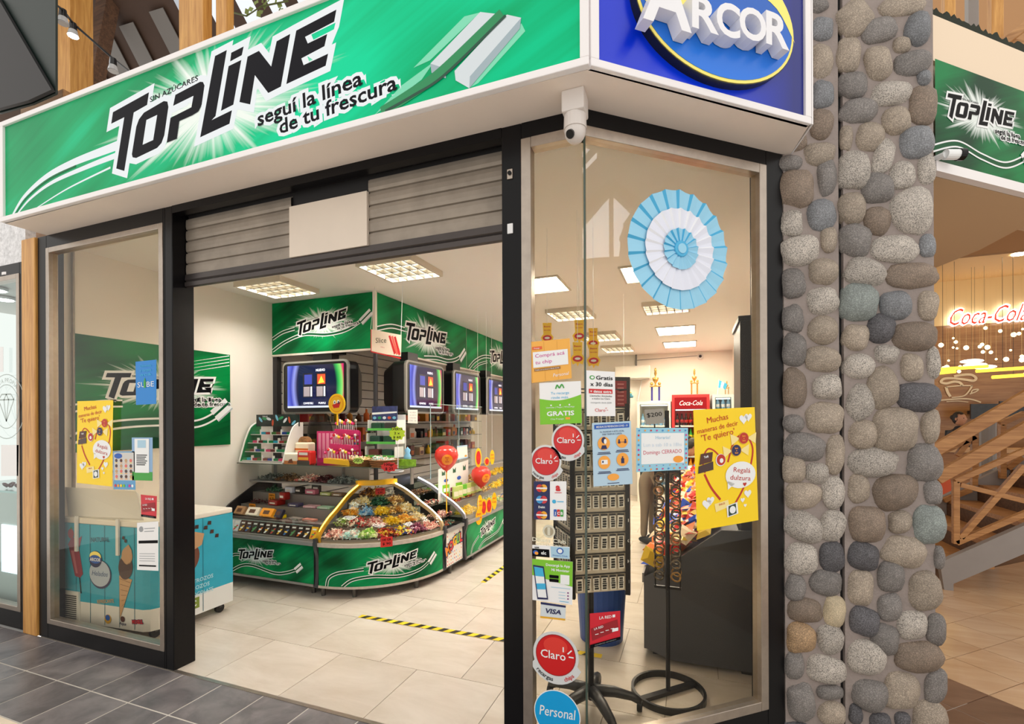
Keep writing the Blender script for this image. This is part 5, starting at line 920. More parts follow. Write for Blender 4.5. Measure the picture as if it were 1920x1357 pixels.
# back shelves goods (seen small): boxes and bottles
rg = random.Random(21); wc = [('crimson', (176, 30, 30)), ('amber', (214, 140, 40)), ('brown', (110, 66, 36)), ('yellow', (236, 190, 40)), ('cream', (214, 190, 150)), ('dark green', (40, 80, 50)), ('black', (36, 32, 34)), ('orange', (226, 110, 40)), ('white', (226, 220, 210)), ('maroon', (96, 26, 34))]
lev = ['lowest', 'middle', 'upper']; cnt = {}; ORD = ['first', 'second', 'third', 'fourth', 'fifth', 'sixth', 'seventh', 'eighth', 'ninth', 'tenth', 'eleventh', 'twelfth']
for li, z in enumerate(SHZ):
    y = 4.2; i = 0
    while y < 8.6:
        w_ = rg.uniform(.07, .16); nm, c = wc[rg.randrange(10)]; h_ = rg.uniform(.1, .2); k = rg.random()
        cnt[(nm, li)] = cnt.get((nm, li), 0) + 1; lab = '%s %s pack from the entrance on the %s back shelf' % (ORD[cnt[(nm, li)] - 1], nm, lev[li]); grp = 'packs of one colour on the %s back shelf: %s' % (lev[li], nm)
        if k < .6:
            o = thing('back_shelf_pack', lab, 'pack', (XL + .2, y, z + .012), group=grp); bx('carton', (XL + .1, y, z + .012), (XL + .28, y + w_ * .9, z + .012 + h_), mat('goods_' + nm, c, .4), o, .004); bx('label_patch', (XL + .2801, y + w_ * .15, z + .03), (XL + .2815, y + w_ * .75, z + .03 + h_ * .4), mat('goods_' + wc[(i + 3) % 10][0], wc[(i + 3) % 10][1], .4), o)
        else:
            o = thing('back_shelf_bottle', lab.replace('pack', 'bottle'), 'bottle', (XL + .2, y, z + .012), group=grp.replace('packs', 'bottles')); r_ = w_ * .3; mk('bottle_body', MB().lathe([(r_, 0), (r_, h_ * .6), (r_ * .4, h_ * .75), (r_ * .35, h_)], (XL + .2, y + w_ / 2, z + .012), 10), mat('goods_' + nm, c, .3), o, smooth=True); mk('bottle_cap', MB().cyl((XL + .2, y + w_ / 2, z + .012 + h_), (XL + .2, y + w_ / 2, z + .03 + h_), r_ * .42, n=10), mat('goods_white', (226, 220, 210), .4), o)
        y += w_ + rg.uniform(.01, .05); i += 1
# balloons, posters and yellow danglers over the right counter
def balloon(label, c, r, rz, flat=1.0):
    t = thing('balloon', label, 'balloon', tuple(c)); prof = [(.0, -1.28), (.10, -1.25), (.05, -1.18), (.34, -1.0), (.70, -.62), (.95, -.1), (1.0, .18), (.9, .6), (.6, .88), (.25, .99), (0, 1.0)]
    mk('skin', MB().lathe([(a * r, b * r) for a, b in prof], c, 26), mat('balloon_red', (226, 62, 52), .18), t, smooth=True); d = Vector((math.sin(rz), -math.cos(rz), 0)); u = Vector((0, 0, 1)); x = Vector((math.cos(rz), math.sin(rz), 0))
    def s(a, b, h=0): 
        q = Vector((a / r, b / r)); k = math.sqrt(max(0, 1 - q.x ** 2 - (q.y - .18) ** 2 * .9)); return Vector(c) + x * a + u * b + d * (k * r + .002 + h)
    pr = Print(s, .001); n_ = 24; ring = [(.45 * r * k / 5, 2 * math.pi * j / n_) for k in range(6) for j in range(n_)]
    v = [(.12 * r + a * math.cos(b), -.15 * r + a * math.sin(b)) for a, b in ring]; pr.raw(v, [(k * n_ + j, k * n_ + n_ + j, k * n_ + n_ + (j + 1) % n_, k * n_ + (j + 1) % n_) for k in range(5) for j in range(n_)], mat('balloon_orange', (246, 150, 30), .3), 1)
    for i, l in enumerate(('bon', 'o', 'bon')): pr.text(l, .12 * r, -.02 * r - i * .17 * r, .2 * r, red, 3, .03)
    pr.done(t); return t
b1 = onx(837, 857, -2.25); balloon('big red balloon with an orange round print above the right counter', b1, .115, R(25)); b2 = onx(902, 892, -2.3); balloon('second red balloon half behind the entrance post', b2, .115, R(50))
mk('balloon_stick', MB().cyl((b1.x, b1.y, .6), b1 - Vector((0, 0, .14)), .005, n=6), mat('yellow_plastic', (250, 196, 20), .4), label='thin yellow stick holding the big red balloon', cat='stick')
def flat(name, label, cat, q, th, m, paint=None, group=None, step=.0008):
    """thin sheet given by four corners (bottom-left, bottom-right, top-right, top-left); paint(Print, w, h)"""
    q = [Vector(p) for p in q]; t = thing(name, label, cat, tuple((q[0] + q[1]) / 2), group=group); xd = (q[1] - q[0]); yd = (q[3] - q[0]); n = xd.cross(yd).normalized(); W, H = xd.length, yd.length
    mk('sheet', MB().prism([p for p in q], -n * th), m, t)
    if paint:
        def s(x, y, h=0):
            a, b = x / W, y / H; return (q[0] * (1 - a) * (1 - b) + q[1] * a * (1 - b) + q[2] * a * b + q[3] * (1 - a) * b) + n * (h + .0003)
        pr = Print(s, step); paint(pr, W, H); pr.done(t)
    return t
lblue = mat('print_light_blue', (170, 206, 226), .5); green = mat('print_green', (60, 160, 60), .5); lime = mat('print_lime', (124, 196, 40), .5); blue = mat('print_blue', (30, 90, 180), .5); navy = mat('print_navy', (28, 34, 84), .5); orange = mat('print_orange', (246, 160, 50), .5); yel = mat('print_yellow', (252, 214, 0), .45); brown = mat('print_brown', (84, 44, 30), .5); magenta = mat('print_magenta', (206, 40, 150), .5); greyp = mat('print_grey', (150, 154, 158), .5); cyan = mat('print_cyan', (60, 176, 222), .5)
def gumsheet(pr, W, H):
    for x0 in (.12, .55): pr.rect(W * x0, H * .1, W * (x0 + .22), H * .5, lime, 1); pr.rect(W * (x0 + .03), H * .3, W * (x0 + .19), H * .4, WHITE, 2); pr.ell(W * (x0 + .11), H * .62, W * .07, H * .05, blue, 2); pr.rect(W * (x0 + .03), H * .1, W * (x0 + .19), H * .26, red, 2); pr.rect(W * (x0 + .25), H * .15, W * (x0 + .4), H * .28, brown, 2); pr.rect(W * (x0 + .25), H * .3, W * (x0 + .38), H * .4, mat('print_plum', (150, 30, 90), .5), 2)
    for k in range(3): pr.poly([(W * (.1 + .35 * k), H * .78), (W * (.2 + .35 * k), H * .78), (W * (.2 + .35 * k), H * .92), (W * (.15 + .35 * k), H * .86), (W * (.1 + .35 * k), H * .92)], mat('print_forest', (20, 90, 56), .5), 1)
X_ = -2.46
flat('gum_poster', 'white standing poster with fruit gum packs behind the balloons', 'poster', [onx(822, 942, X_), onx(878, 940, X_ + .001), onx(878, 862, X_ + .001), onx(822, 880, X_)], .004, mat('poster_white', (236, 232, 224), .5), gumsheet)
flat('white_notice', 'small white notice with blue border above the gum poster', 'notice', [onx(857, 862, -2.47), onx(877, 858, -2.47), onx(876, 834, -2.47), onx(857, 836, -2.47)], .002, mat('poster_white', (236, 232, 224), .5), lambda pr, W, H: [pr.rect(0, H * .9, W, H, lblue), pr.rect(0, 0, W, H * .1, lblue), pr.text('Horario', W / 2, H * .6, H * .15, lblue, 1), pr.ell(W * .8, H * .18, W * .12, H * .08, orange, 2)])
flat('white_notice', 'white paper notice taped under the first right television', 'notice', [onx(765, 793, -2.71), onx(783, 794, -2.71), onx(783, 768, -2.71), onx(765, 768, -2.71)], .002, mat('poster_white', (236, 232, 224), .5), lambda pr, W, H: [pr.text(l, W / 2, H * (.75 - .2 * i), H * .15, greyp, 1, fit=W * .7) for i, l in enumerate(('PROHIBIDA', 'LA VENTA', 'A MENORES', 'DE 18'))])
def heart_pts(cx, cy, s): return [(cx + s * .0625 * 16 * math.sin(t) ** 3, cy + s * .0625 * (13 * math.cos(t) - 5 * math.cos(2 * t) - 2 * math.cos(3 * t) - math.cos(4 * t))) for t in [2 * math.pi * k / 28 for k in range(28)]]
def dangler(label, p, w_, h_, motif, rz=R(60), col=(250, 190, 10)):
    t = thing('yellow_dangler', label, 'hanging tag', tuple(p), group='yellow promotional tags'); M = Matrix.Translation(Vector(p)) @ Matrix.Rotation(rz, 4, 'Z'); s = lambda x, y, h=0: M @ Vector((x, -h, y))
    q = [(w_ / 2 * math.cos(2 * math.pi * k / 24), h_ / 2 * math.sin(2 * math.pi * k / 24)) for k in range(24)]
    if motif == 'lips': q = [(-w_ * .35, h_ * .5), (-w_ * .3, .0), (-w_ * .5, -h_ * .15), (-w_ * .35, -h_ * .42), (-w_ * .1, -h_ * .36), (0, -h_ * .5), (w_ * .12, -h_ * .36), (w_ * .35, -h_ * .42), (w_ * .5, -h_ * .15), (w_ * .32, 0), (w_ * .35, h_ * .5)]; q.reverse()
    mk('tag_sheet', MB().prism([s(*a) for a in q], s(0, 0, 0) - s(0, 0, .002)), mat('tag_%d_%d_%d' % col, col, .4), t); pr = Print(lambda x, y, h=0: s(x, y, h + .0003), .0008)
    if motif == 'heart': pr.ell(0, 0, w_ * .36, h_ * .36, red, 1); pr.poly(heart_pts(0, 0, w_ * .25), mat('heart_red', (226, 50, 36), .3), 2)
    elif motif == 'lips': pr.ell(0, -h_ * .18, w_ * .36, h_ * .13, red, 1); pr.ell(0, -h_ * .18, w_ * .2, h_ * .05, WHITE, 2); pr.text('Besos', 0, h_ * .3, h_ * .1, red, 1, .02, fit=w_ * .5); pr.text('bon o bon', 0, h_ * .15, h_ * .08, red, 1, .02, fit=w_ * .5)
    else: pr.text('bon', 0, h_ * .12, w_ * .4, red, 1, .02); pr.text('o bon', 0, -h_ * .1, w_ * .35, red, 1, .02)
    pr.done(t); return t
for i, (u, v, w_, h_, mo, lab) in enumerate(((897, 858, .10, .22, 'heart', 'yellow heart tag just above the second balloon'), (913, 865, .09, .1, 'heart', 'round yellow heart tag right of the second balloon'), (923, 857, .08, .18, 'text', 'orange oval tag beside the entrance post'), (907, 951, .1, .19, 'heart', 'left of two yellow heart tags on the right counter glass'), (917, 948, .1, .19, 'heart', 'right of two yellow heart tags on the right counter glass'), (898, 969, .1, .17, 'text', 'lowest yellow oval tag hanging on the green counter front'), (900, 945, .08, .2, 'text', 'yellow strip tag left of the heart tags'), (927, 939, .08, .2, 'text', 'yellow strip tag right of the heart tags'))):
    p = onx(u, v, -2.17 if v > 900 else -2.3); t = dangler(lab, p, w_, h_, mo, R(70)); mk('hanging_thread', MB().cyl(p + Vector((-.003, 0, h_ * .4)), (p.x - .003, p.y, .66 if v > 900 else ZC), .0015, n=4), WHITE, t)
for i, (pal, word, x, z, y0, y1) in enumerate((('yellow', 'yellow', -2.29, .50, 4.5, 4.9), ('lgreen', 'lime', -2.29, .50, 5.1, 5.6), ('toffee', 'toffee', -2.29, .5, 5.7, 6.4), ('redmix', 'red', -2.47, .62, 4.55, 5.0), ('gold', 'gold', -2.47, .62, 5.0, 5.6), ('yellow', 'bright yellow', -2.47, .62, 5.7, 6.6), ('lgreen', 'green', -2.65, .74, 4.55, 5.1), ('gold', 'bronze', -2.65, .74, 5.2, 6.0), ('yellow', 'golden', -2.65, .74, 6.0, 7.0), ('mixed', 'mixed red', -2.29, .5, 6.5, 8.1), ('purple', 'purple', -2.47, .62, 6.7, 8.1), ('pink', 'pink', -2.65, .74, 7.1, 8.1))):
    heap('sweets_heap', 'heap of %s sweets on the %s step of the long right counter' % (word, {-2.29: 'front', -2.47: 'second', -2.65: 'back'}[x]), pal, lambda u, v, x=x, z=z, y0=y0, y1=y1: Vector((x - .08 + .15 * v, y0 + (y1 - y0) * u, z)), 130, .024, 300 + i, 'sweets in the long right counter', 1.3)
# upright fruit juice packs and yellow bunches on the right counter
for i in range(7): bar_item('juice_pack', 'pale green juice pack, number %s in the row on the right counter' % ['one', 'two', 'three', 'four', 'five', 'six', 'seven'][i], 'juice pack', (-2.40, 4.62 + i * .1, .66), (.07, .03, .13), (196, 210, 120) if i != 2 else (110, 196, 60), (0, 0, R(60)), [(rq(-.4, .2, .4, .6), (236, 230, 200))], 'juice packs in a row')
# sneeze guard sheets
sg = thing('sneeze_guard', 'clear acrylic screen standing on the right counter', 'screen', (-2.5, 5, .88)); 
for y0, y1 in ((4.47, 5.12), (5.13, 5.8)): bx('acrylic_sheet', (-2.62, y0, .88), (-2.616, y1, 1.68), clearc, sg); bx('sheet_edge', (-2.621, y0, 1.676), (-2.615, y1, 1.682), mat('acrylic_edge', (170, 196, 196), .1), sg); bx('sheet_edge', (-2.621, y0, .88), (-2.615, y0 + .006, 1.68), mat('acrylic_edge', (170, 196, 196), .1), sg)
dp = thing('plate_stack', 'two white plates stacked behind the corner counter', 'plates', (-2.62, 4.2, .9)); 
for k in range(2): mk('plate', MB().lathe([(0, 0), (.07, 0), (.10, .02), (.095, .024), (.06, .008), (0, .008)], (-2.90, 4.22, .96 + .03 * k), 24), WHITE, dp, smooth=True)
# hazard tape on the floor
def tape(label, p, q, w_=.05):
    t = thing('hazard_tape', label, 'floor tape', tuple((Vector(p) + Vector(q)) / 2)); p = Vector(p); q = Vector(q); d = (q - p).normalized(); L = (q - p).length; s = plane_surf(p + Vector((0, 0, .0012)), d, Vector((0, 0, 1)).cross(d))
    mk('yellow_strip', MB().prism([s(0, -w_ / 2), s(L, -w_ / 2), s(L, w_ / 2), s(0, w_ / 2)], (0, 0, .0006)), mat('tape_yellow', (240, 206, 40), .4), t); k = 0; st_ = .095
    while k * st_ < L - .07: x = k * st_ + .02; mk('black_stripe', MB().prism([s(x, -w_ / 2, .0008), s(x + .045, -w_ / 2, .0008), s(x + .075, w_ / 2, .0008), s(x + .03, w_ / 2, .0008)], (0, 0, .0005)), mat('tape_black', (36, 34, 32), .4), t); k += 1
tape('yellow and black hazard tape across the entrance floor', (-2.405, 3.038, 0), (-.55, 3.05, 0)); tape('yellow and black hazard tape deeper in the aisle', (-1.83, 4.06, 0), (-1.80, 5.5, 0))
# ================================================================ BEHIND THE ANGLED WINDOW
# ice cream freezer behind the left window
fz = thing('ice_cream_freezer', 'chest freezer printed with turquoise planks behind the left window', 'freezer', (-3.85, 2.48, 0)); turq = mat('freezer_turquoise', (44, 168, 196), .4, var=.08, vscale=6); fwh = mat('freezer_white', (226, 226, 222), .35)
FX0, FX1, FY0, FY1 = -4.27, -3.45, 2.17, 2.80
FL0 = Vector((-4.294, 2.1, 0)); FXD = (Vector((FX1, FY0, 0)) - FL0).normalized()
outl = [(FL0.x, FL0.y), (FX1 - .06, FY0 - .004), (FX1 - .02, FY0 + .02), (FX1, FY0 + .06), (FX1, FY1), (-4.294, FY1)]
mk('lower_body', MB().prism([(x, y, .07) for x, y in outl], (0, 0, .15)), fwh, fz); mk('upper_body', MB().prism([(x, y, .22) for x, y in outl], (0, 0, .555)), turq, fz); mk('rim', MB().prism([(x * 1.0, y, .775) for x, y in outl], (0, 0, .04)), mat('freezer_rim', (232, 226, 212), .35), fz, bev=.008)
for x, y in ((-3.52, 2.25), (-3.50, 2.72), (-4.2, 2.72), (-4.2, 2.25)): mk('caster', MB().cyl((x - .012, y, .035), (x + .012, y, .035), .035, n=16), mat('rubber_black', (24, 24, 26), .5), fz); bx('caster_fork', (x - .018, y - .012, .04), (x + .018, y + .012, .072), footm, fz)
l0 = ony(107, 912, 2.34); lidp = [Vector((-4.29, 2.14, .815)), ony(266, 972, 2.16), ony(255, 920, 2.13), Vector((-4.29, 2.12, 1.03))]
mk('open_lid', MB().prism(lidp, (0, .02, -.02)), mat('lid_grey', (232, 230, 222), .4), fz, bev=.006)
sF = plane_surf(FL0 + FXD * 4.294 + Vector((0, -.001, 0)), FXD, (0, 0, 1))
def fb(nm, x0, x1, z0, z1, h0, h1, m, **k): return mk(nm, MB().prism([sF(x0, z0, h0), sF(x1, z0, h0), sF(x1, z1, h0), sF(x0, z1, h0)], sF(0, 0, h1) - sF(0, 0, h0)), m, fz, **k)
for x in (-4.12, -3.72): fb('hinge_strap', x - .012, x + .012, .58, .83, .004, .016, fwh)
pr = Print(sF, .0008); dkt = mat('plank_gap', (24, 104, 124), .5)
for x in (-4.14, -4.0, -3.86, -3.72, -3.58): pr.rect(x - .002, .08, x + .002, .775, dkt, 1)
rose = mat('lolly_ice_red', (150, 60, 76), .4); roseL = mat('lolly_ice_pale', (190, 110, 118), .4); cnv = mat('cone_waffle', (196, 156, 110), .5); choc = mat('choc_brown', (64, 36, 30), .35); chl = mat('choc_pale', (190, 150, 110), .5)
pr.poly([(-4.21, .60), (-4.11, .60), (-4.07, .42), (-4.10, .39), (-4.15, .40)], rose, 2); pr.poly([(-4.19, .58), (-4.16, .58), (-4.12, .42), (-4.14, .42)], roseL, 3); pr.poly([(-4.11, .395), (-4.10, .39), (-4.085, .28), (-4.095, .28)], INK, 2)
pr.poly([(-4.22, .62), (-4.18, .68), (-4.13, .66), (-4.08, .69), (-4.10, .62), (-4.12, .59), (-4.2, .59)], rose, 2); pr.ell(-4.19, .70, .03, .035, mat('berry_red', (170, 60, 60), .4), 3); pr.poly([(-4.2, .735), (-4.17, .735), (-4.185, .75)], green, 3)
pr.ell(-3.90, .43, .105, .10, navy, 2); pr.ell(-3.905, .437, .10, .092, mat('plate_silver', (176, 190, 206), .4), 3); pr.text('Helados', -3.905, .42, .05, mat('print_steel_blue', (70, 96, 140), .5), 4, .0, 0, shear=.25, fit=.15); pr.ell(-3.945, .535, .062, .058, navy, 4); pr.ell(-3.945, .555, .055, .035, mat('oval_yellow', (240, 222, 110), .4), 5); pr.ell(-3.945, .535, .055, .03, blue, 6); pr.text('ARCOR', -3.943, .522, .032, WHITE, 7, .03, fit=.105)
pr.poly([(-3.72, .44), (-3.60, .42), (-3.715, .14)], cnv, 2)
for k in range(7): pr.poly([(-3.715 + .004 * k, .42 - .038 * k), (-3.615 - .012 * k, .40 - .03 * k), (-3.615 - .012 * k, .396 - .03 * k), (-3.715 + .004 * k, .416 - .038 * k)], mat('cone_line', (150, 110, 70), .5), 3)
pr.ell(-3.66, .50, .065, .085, choc, 3, rot=-10); pr.ell(-3.645, .58, .05, .06, chl, 3); pr.poly([(-3.70, .56), (-3.67, .63), (-3.63, .66), (-3.6, .62), (-3.61, .54), (-3.65, .52)], chl, 4)
for x, y in ((-3.68, .70), (-3.72, .65), (-3.66, .68), (-3.735, .60)): pr.poly([(x - .012, y - .006), (x + .01, y - .012), (x + .012, y + .012), (x - .006, y + .014)], choc, 3)
pr.text('NATURAL', -3.90, .66, .045, dkt, 2, .02, 4, fit=.18); pr.text('REFRESCANTE', -3.85, .235, .036, mat('print_ochre', (196, 160, 110), .5), 2, .02, 8, fit=.16)
pr.ell(-3.83, .125, .032, .032, mat('print_ochre2', (206, 160, 40), .5), 2); pr.ell(-3.83, .135, .022, .02, blue, 3); pr.ell(-3.69, .14, .02, .02, brown, 2); pr.text('Aqua', -3.69, .10, .03, navy, 2, .01, 0, shear=.2); pr.text('MOGUL', -3.55, .125, .036, red, 3, .05, 6, outline=navy, ow=.07, fit=.10); pr.done(fz)
fb('vent_frame', -4.275, -4.10, .075, .29, 0, .012, fwh)
for k in range(12): fb('vent_slot', -4.255, -4.12, .095 + k * .0145, .1035 + k * .0145, .012, .0135, mat('vent_dark', (70, 70, 66), .5))
sS = plane_surf((FX1 + .001, 0, 0), (0, 1, 0), (0, 0, 1)); pr = Print(sS, .0008); pr.rect(2.55 - .002, .08, 2.55 + .002, .775, dkt, 1)
pr.ell(2.42, .50, .10, .12, mat('choc_mid', (110, 64, 48), .35), 2, rot=-20); pr.poly([(2.34, .58), (2.40, .66), (2.48, .69), (2.56, .66), (2.54, .58), (2.46, .55)], chl, 3); pr.poly([(2.36, .40), (2.40, .38), (2.36, .25), (2.32, .25)], mat('stick_wood', (214, 176, 120), .5), 2)
for x, y in ((2.5, .72), (2.57, .70), (2.62, .66), (2.36, .70), (2.66, .62), (2.6, .73)): pr.poly([(x - .016, y - .01), (x + .014, y - .014), (x + .016, y + .014), (x - .01, y + .016)], choc, 4)
for i, l in enumerate(('CON TROZOS', 'Y TROZOS', 'DE CHOCOLATE')): pr.text(l, 2.50, .31 - i * .05, .04, mat('print_pale_blue', (176, 222, 232), .5), 3, .02, fit=.26 if i != 1 else .2)
pr.rect(2.40, .12, 2.52, .20, mat('print_olive_green', (120, 140, 50), .5), 2); pr.text('BC', 2.46, .14, .06, WHITE, 3, .03); pr.done(fz)
# --- printed sheets stuck on the glass
def gA(pts, y=YA - .004): return [ony(*p, y) for p in pts]       # on the entrance-side panes
def gB(pts): return [onpl(*p, Bp(0, 0, .004), BN) for p in pts]
paper = mat('paper_white', (240, 240, 240), .5)
def yellow_ad(pr, W, H):
    mr = mat('ad_red', (190, 40, 24), .5)
    pr.text('Muchas', W * .38, H * .895, H * .07, mr, 2, .0, 7, fit=W * .34); pr.text('maneras de decir', W * .38, H * .825, H * .06, mr, 2, .0, 7, fit=W * .66); pr.text("'Te quiero'", W * .38, H * .755, H * .075, mr, 2, .0, 7, fit=W * .54)
    rp = [(.17, .56), (.2, .68), (.28, .66), (.36, .62), (.42, .58)]; pr.ribbon([(W * .15, H * .47), (W * .12, H * .58), (W * .2, H * .665), (W * .3, H * .65), (W * .4, H * .59)], W * .02, mr, 1, 6)
    pr.ribbon([(W * .14, H * .46), (W * .24, H * .34), (W * .38, H * .23)], W * .03, mr, 1, 6); pr.ribbon([(W * .62, H * .18), (W * .78, H * .32), (W * .9, H * .5), (W * .94, H * .64), (W * .86, H * .74), (W * .74, H * .76), (W * .62, H * .7), (W * .52, H * .54)], W * .026, mr, 1, 6)
    wing = mat('ad_wrapper', (246, 226, 150), .4)
    for cx, cy, c, d in ((.79, .735, mr, 1), (.66, .635, navy, 1)):
        for s in (-1, 1): pr.poly([(W * (cx + s * .06), H * cy), (W * (cx + s * .22), H * (cy + .045)), (W * (cx + s * .2), H * (cy - .055))], wing, 2)
        pr.ell(W * cx, H * cy, W * .085, H * .052, mat('ad_gold', (226, 170, 60), .4), 3); pr.ell(W * cx, H * cy, W * .077, H * .047, c, 4)
        for i, l in enumerate(('bon', 'o', 'bon')): pr.text(l, W * cx, H * (cy + .012 - i * .02), H * .022, orange, 5, .03)
    pr.poly([(W * .06, H * .54), (W * .26, H * .56), (W * .28, H * .64), (W * .09, H * .63)], brown, 3); pr.text('Toffi', W * .17, H * .595, H * .025, WHITE, 4, .03, 5); pr.poly([(W * .04, H * .47), (W * .28, H * .49), (W * .28, H * .56), (W * .05, H * .53)], choc, 3)
    pr.ell(W * .40, H * .565, W * .08, H * .052, WHITE, 3); pr.ell(W * .405, H * .567, W * .07, H * .046, mr, 4); pr.ell(W * .41, H * .56, W * .03, H * .02, WHITE, 5)
    q = [(W * (.72 + .25 * math.cos(t)), H * (.42 + .115 * math.sin(t))) for t in [2 * math.pi * k / 28 for k in range(28)]]; pr.poly(q, WHITE, 3); pr.poly([(W * .5, H * .38), (W * .62, H * .35), (W * .5, H * .305)], WHITE, 3)
    pr.text('Regalá', W * .74, H * .44, H * .06, mr, 4, .0, -8, fit=W * .28); pr.text('dulzura', W * .71, H * .375, H * .06, mr, 4, .0, -8, fit=W * .34); pr.poly(heart_pts(W * .78, H * .335, W * .03), mr, 4)
    pr.poly([(W * .3, H * .13), (W * .52, H * .16), (W * .5, H * .22), (W * .28, H * .2)], wing, 2); pr.text('DULCE', W * .4, H * .185, H * .02, mr, 3, .02, 6); pr.poly([(W * .48, H * .07), (W * .66, H * .09), (W * .65, H * .19), (W * .47, H * .17)], WHITE, 3); pr.poly([(W * .5, H * .08), (W * .63, H * .095), (W * .62, H * .18), (W * .5, H * .165)], mat('ad_dkgreen', (30, 60, 44), .4), 4); pr.ell(W * .565, H * .13, W * .05, H * .032, WHITE, 5)
    for x, y, s in ((.80, .90, .07), (.88, .915, .06), (.16, .21, .07), (.22, .235, .06), (.83, .25, .06), (.74, .2, .035), (.78, .15, .025)): pr.poly(heart_pts(W * x, H * y, W * s), WHITE, 2)
flat('chocolate_advert', 'yellow gift-of-sweetness poster on the angled window', 'poster', gB([(1307, 995), (1422, 975), (1415, 763), (1300, 768)]), .001, yel, yellow_ad)
flat('chocolate_advert', 'yellow gift-of-sweetness poster on the left window', 'poster', gA([(144, 905), (210, 912), (212, 750), (145, 752)]), .001, yel, yellow_ad)
def rosette():
    c = Bp(.463, 2.257, .004); t = thing('paper_rosette', 'large blue and white pleated rosette on the angled window', 'rosette', tuple(c)); sf = plane_surf(c, BD, (0, 0, 1)); b1 = mat('rosette_blue', (74, 176, 222), .55); b2 = mat('rosette_pale_blue', (150, 208, 236), .55); wh = mat('rosette_white', (244, 246, 252), .55); w2 = mat('rosette_white_fold', (226, 230, 244), .55)
    for nm, r0, r1, n, h, ms in (('outer_ring', .14, .268, 22, .006, (b1, b2)), ('white_ring', .07, .183, 22, .014, (wh, w2)), ('inner_ring', .02, .092, 16, .02, (b1, b2))):
        mb = MB()
        for k in range(n):
            a = [2 * math.pi * (k + f) / n for f in (0, .5, .66, 1)]
            P = lambda r, q, z: sf(r * math.cos(q), r * math.sin(q), z)
            mb.add([P(r0, a[0], h), P(r1 * .985, a[0], h), P(r1, a[1], h + .008), P(r0, a[1], h + .003), P(r1 * .99, a[2], h - .001), P(r0, a[2], h - .001), P(r1 * .985, a[3], h), P(r0, a[3], h)], [(0, 1, 2, 3)], 1); mb.add([P(r0, a[1], h + .003), P(r1, a[1], h + .008), P(r1 * .99, a[2], h - .001), P(r0, a[2], h - .001)], [(0, 1, 2, 3)], 0); mb.add([P(r0, a[2], h - .001), P(r1 * .99, a[2], h - .001), P(r1 * .985, a[3], h), P(r0, a[3], h)], [(0, 1, 2, 3)], 1)
        mk(nm, mb, list(ms), t)
    mk('centre_button', MB().cyl(sf(0, 0, .018), sf(0, 0, .028), .036, n=24), b1, t, bev=.004); mk('centre_button_top', MB().cyl(sf(0, 0, .028), sf(0, 0, .031), .022, n=20), b2, t)
rosette()
def p_chip(pr, W, H):
    for k in range(3): pr.rect(W * (.02 + .33 * k), H * .02, W * (.025 + .33 * k), H * .98, mat('box_line', (196, 136, 50), .5), 1)
    pr.rect(W * .06, H * .36, W * .94, H * .74, WHITE, 2); pr.text('Comprá acá', W * .12, H * .60, H * .125, magenta, 3, .0, 1, 'L', W * .74); pr.text('tu chip', W * .12, H * .44, H * .125, magenta, 3, .0, 1, 'L', W * .42); pr.rect(W * .08, H * .27, W * .74, H * .33, mat('box_brown', (150, 104, 50), .5), 2); pr.text('Pedilo en tu kiosco desde $100', W * .41, H * .285, H * .04, WHITE, 3, 0, fit=W * .6); pr.text('Personal', W * .74, H * .09, H * .12, WHITE, 2, .0, 2, shear=.15, fit=W * .38); pr.rect(W * .05, H * .8, W * .3, H * .87, mat('tag_orange', (226, 96, 50), .5), 2); pr.text('Prepago', W * .17, H * .815, H * .045, WHITE, 3)
flat('chip_card_poster', 'orange carton-look poster about buying a phone chip', 'poster', gA([(997, 718), (1072, 709), (1068, 634), (994, 641)]), .001, mat('poster_carton', (240, 176, 76), .5), p_chip)
def p_mov(pr, W, H):
    q = [(0, 0), (W, 0), (W, H * .68)] + [(W * (1 - k / 12), H * (.6 - .085 * math.sin(math.pi * k / 12) + .06 * (1 - k / 12) + .02)) for k in range(13)]; pr.poly(q, lime, 1)
    pr.ribbon([(W * .40, H * .84), (W * .44, H * .93), (W * .49, H * .86), (W * .55, H * .94), (W * .6, H * .85)], W * .03, green, 2, 5); pr.text('Tu recarga', W * .5, H * .71, H * .085, cyan, 2, .0, fit=W * .44); pr.text('rinde más.', W * .5, H * .605, H * .085, cyan, 2, .0, fit=W * .42); pr.text('GRATIS', W * .5, H * .2, H * .15, WHITE, 2, .03, fit=W * .66); pr.text('Llamadas | Megas | WhatsApp', W * .5, H * .385, H * .05, WHITE, 2, fit=W * .68); pr.text('Chip Prepago', W * .42, H * .105, H * .05, WHITE, 2, fit=W * .32); pr.rect(W * .62, H * .1, W * .73, H * .155, orange, 2)
    for k in range(3): pr.ell(W * (.28 + .22 * k), H * .45, W * .02, H * .02, WHITE, 2, 12)
flat('recharge_poster', 'white and lime green phone recharge poster reading GRATIS', 'poster', gA([(1013, 796), (1091, 793), (1089, 714), (1011, 718)]), .001, paper, p_mov)
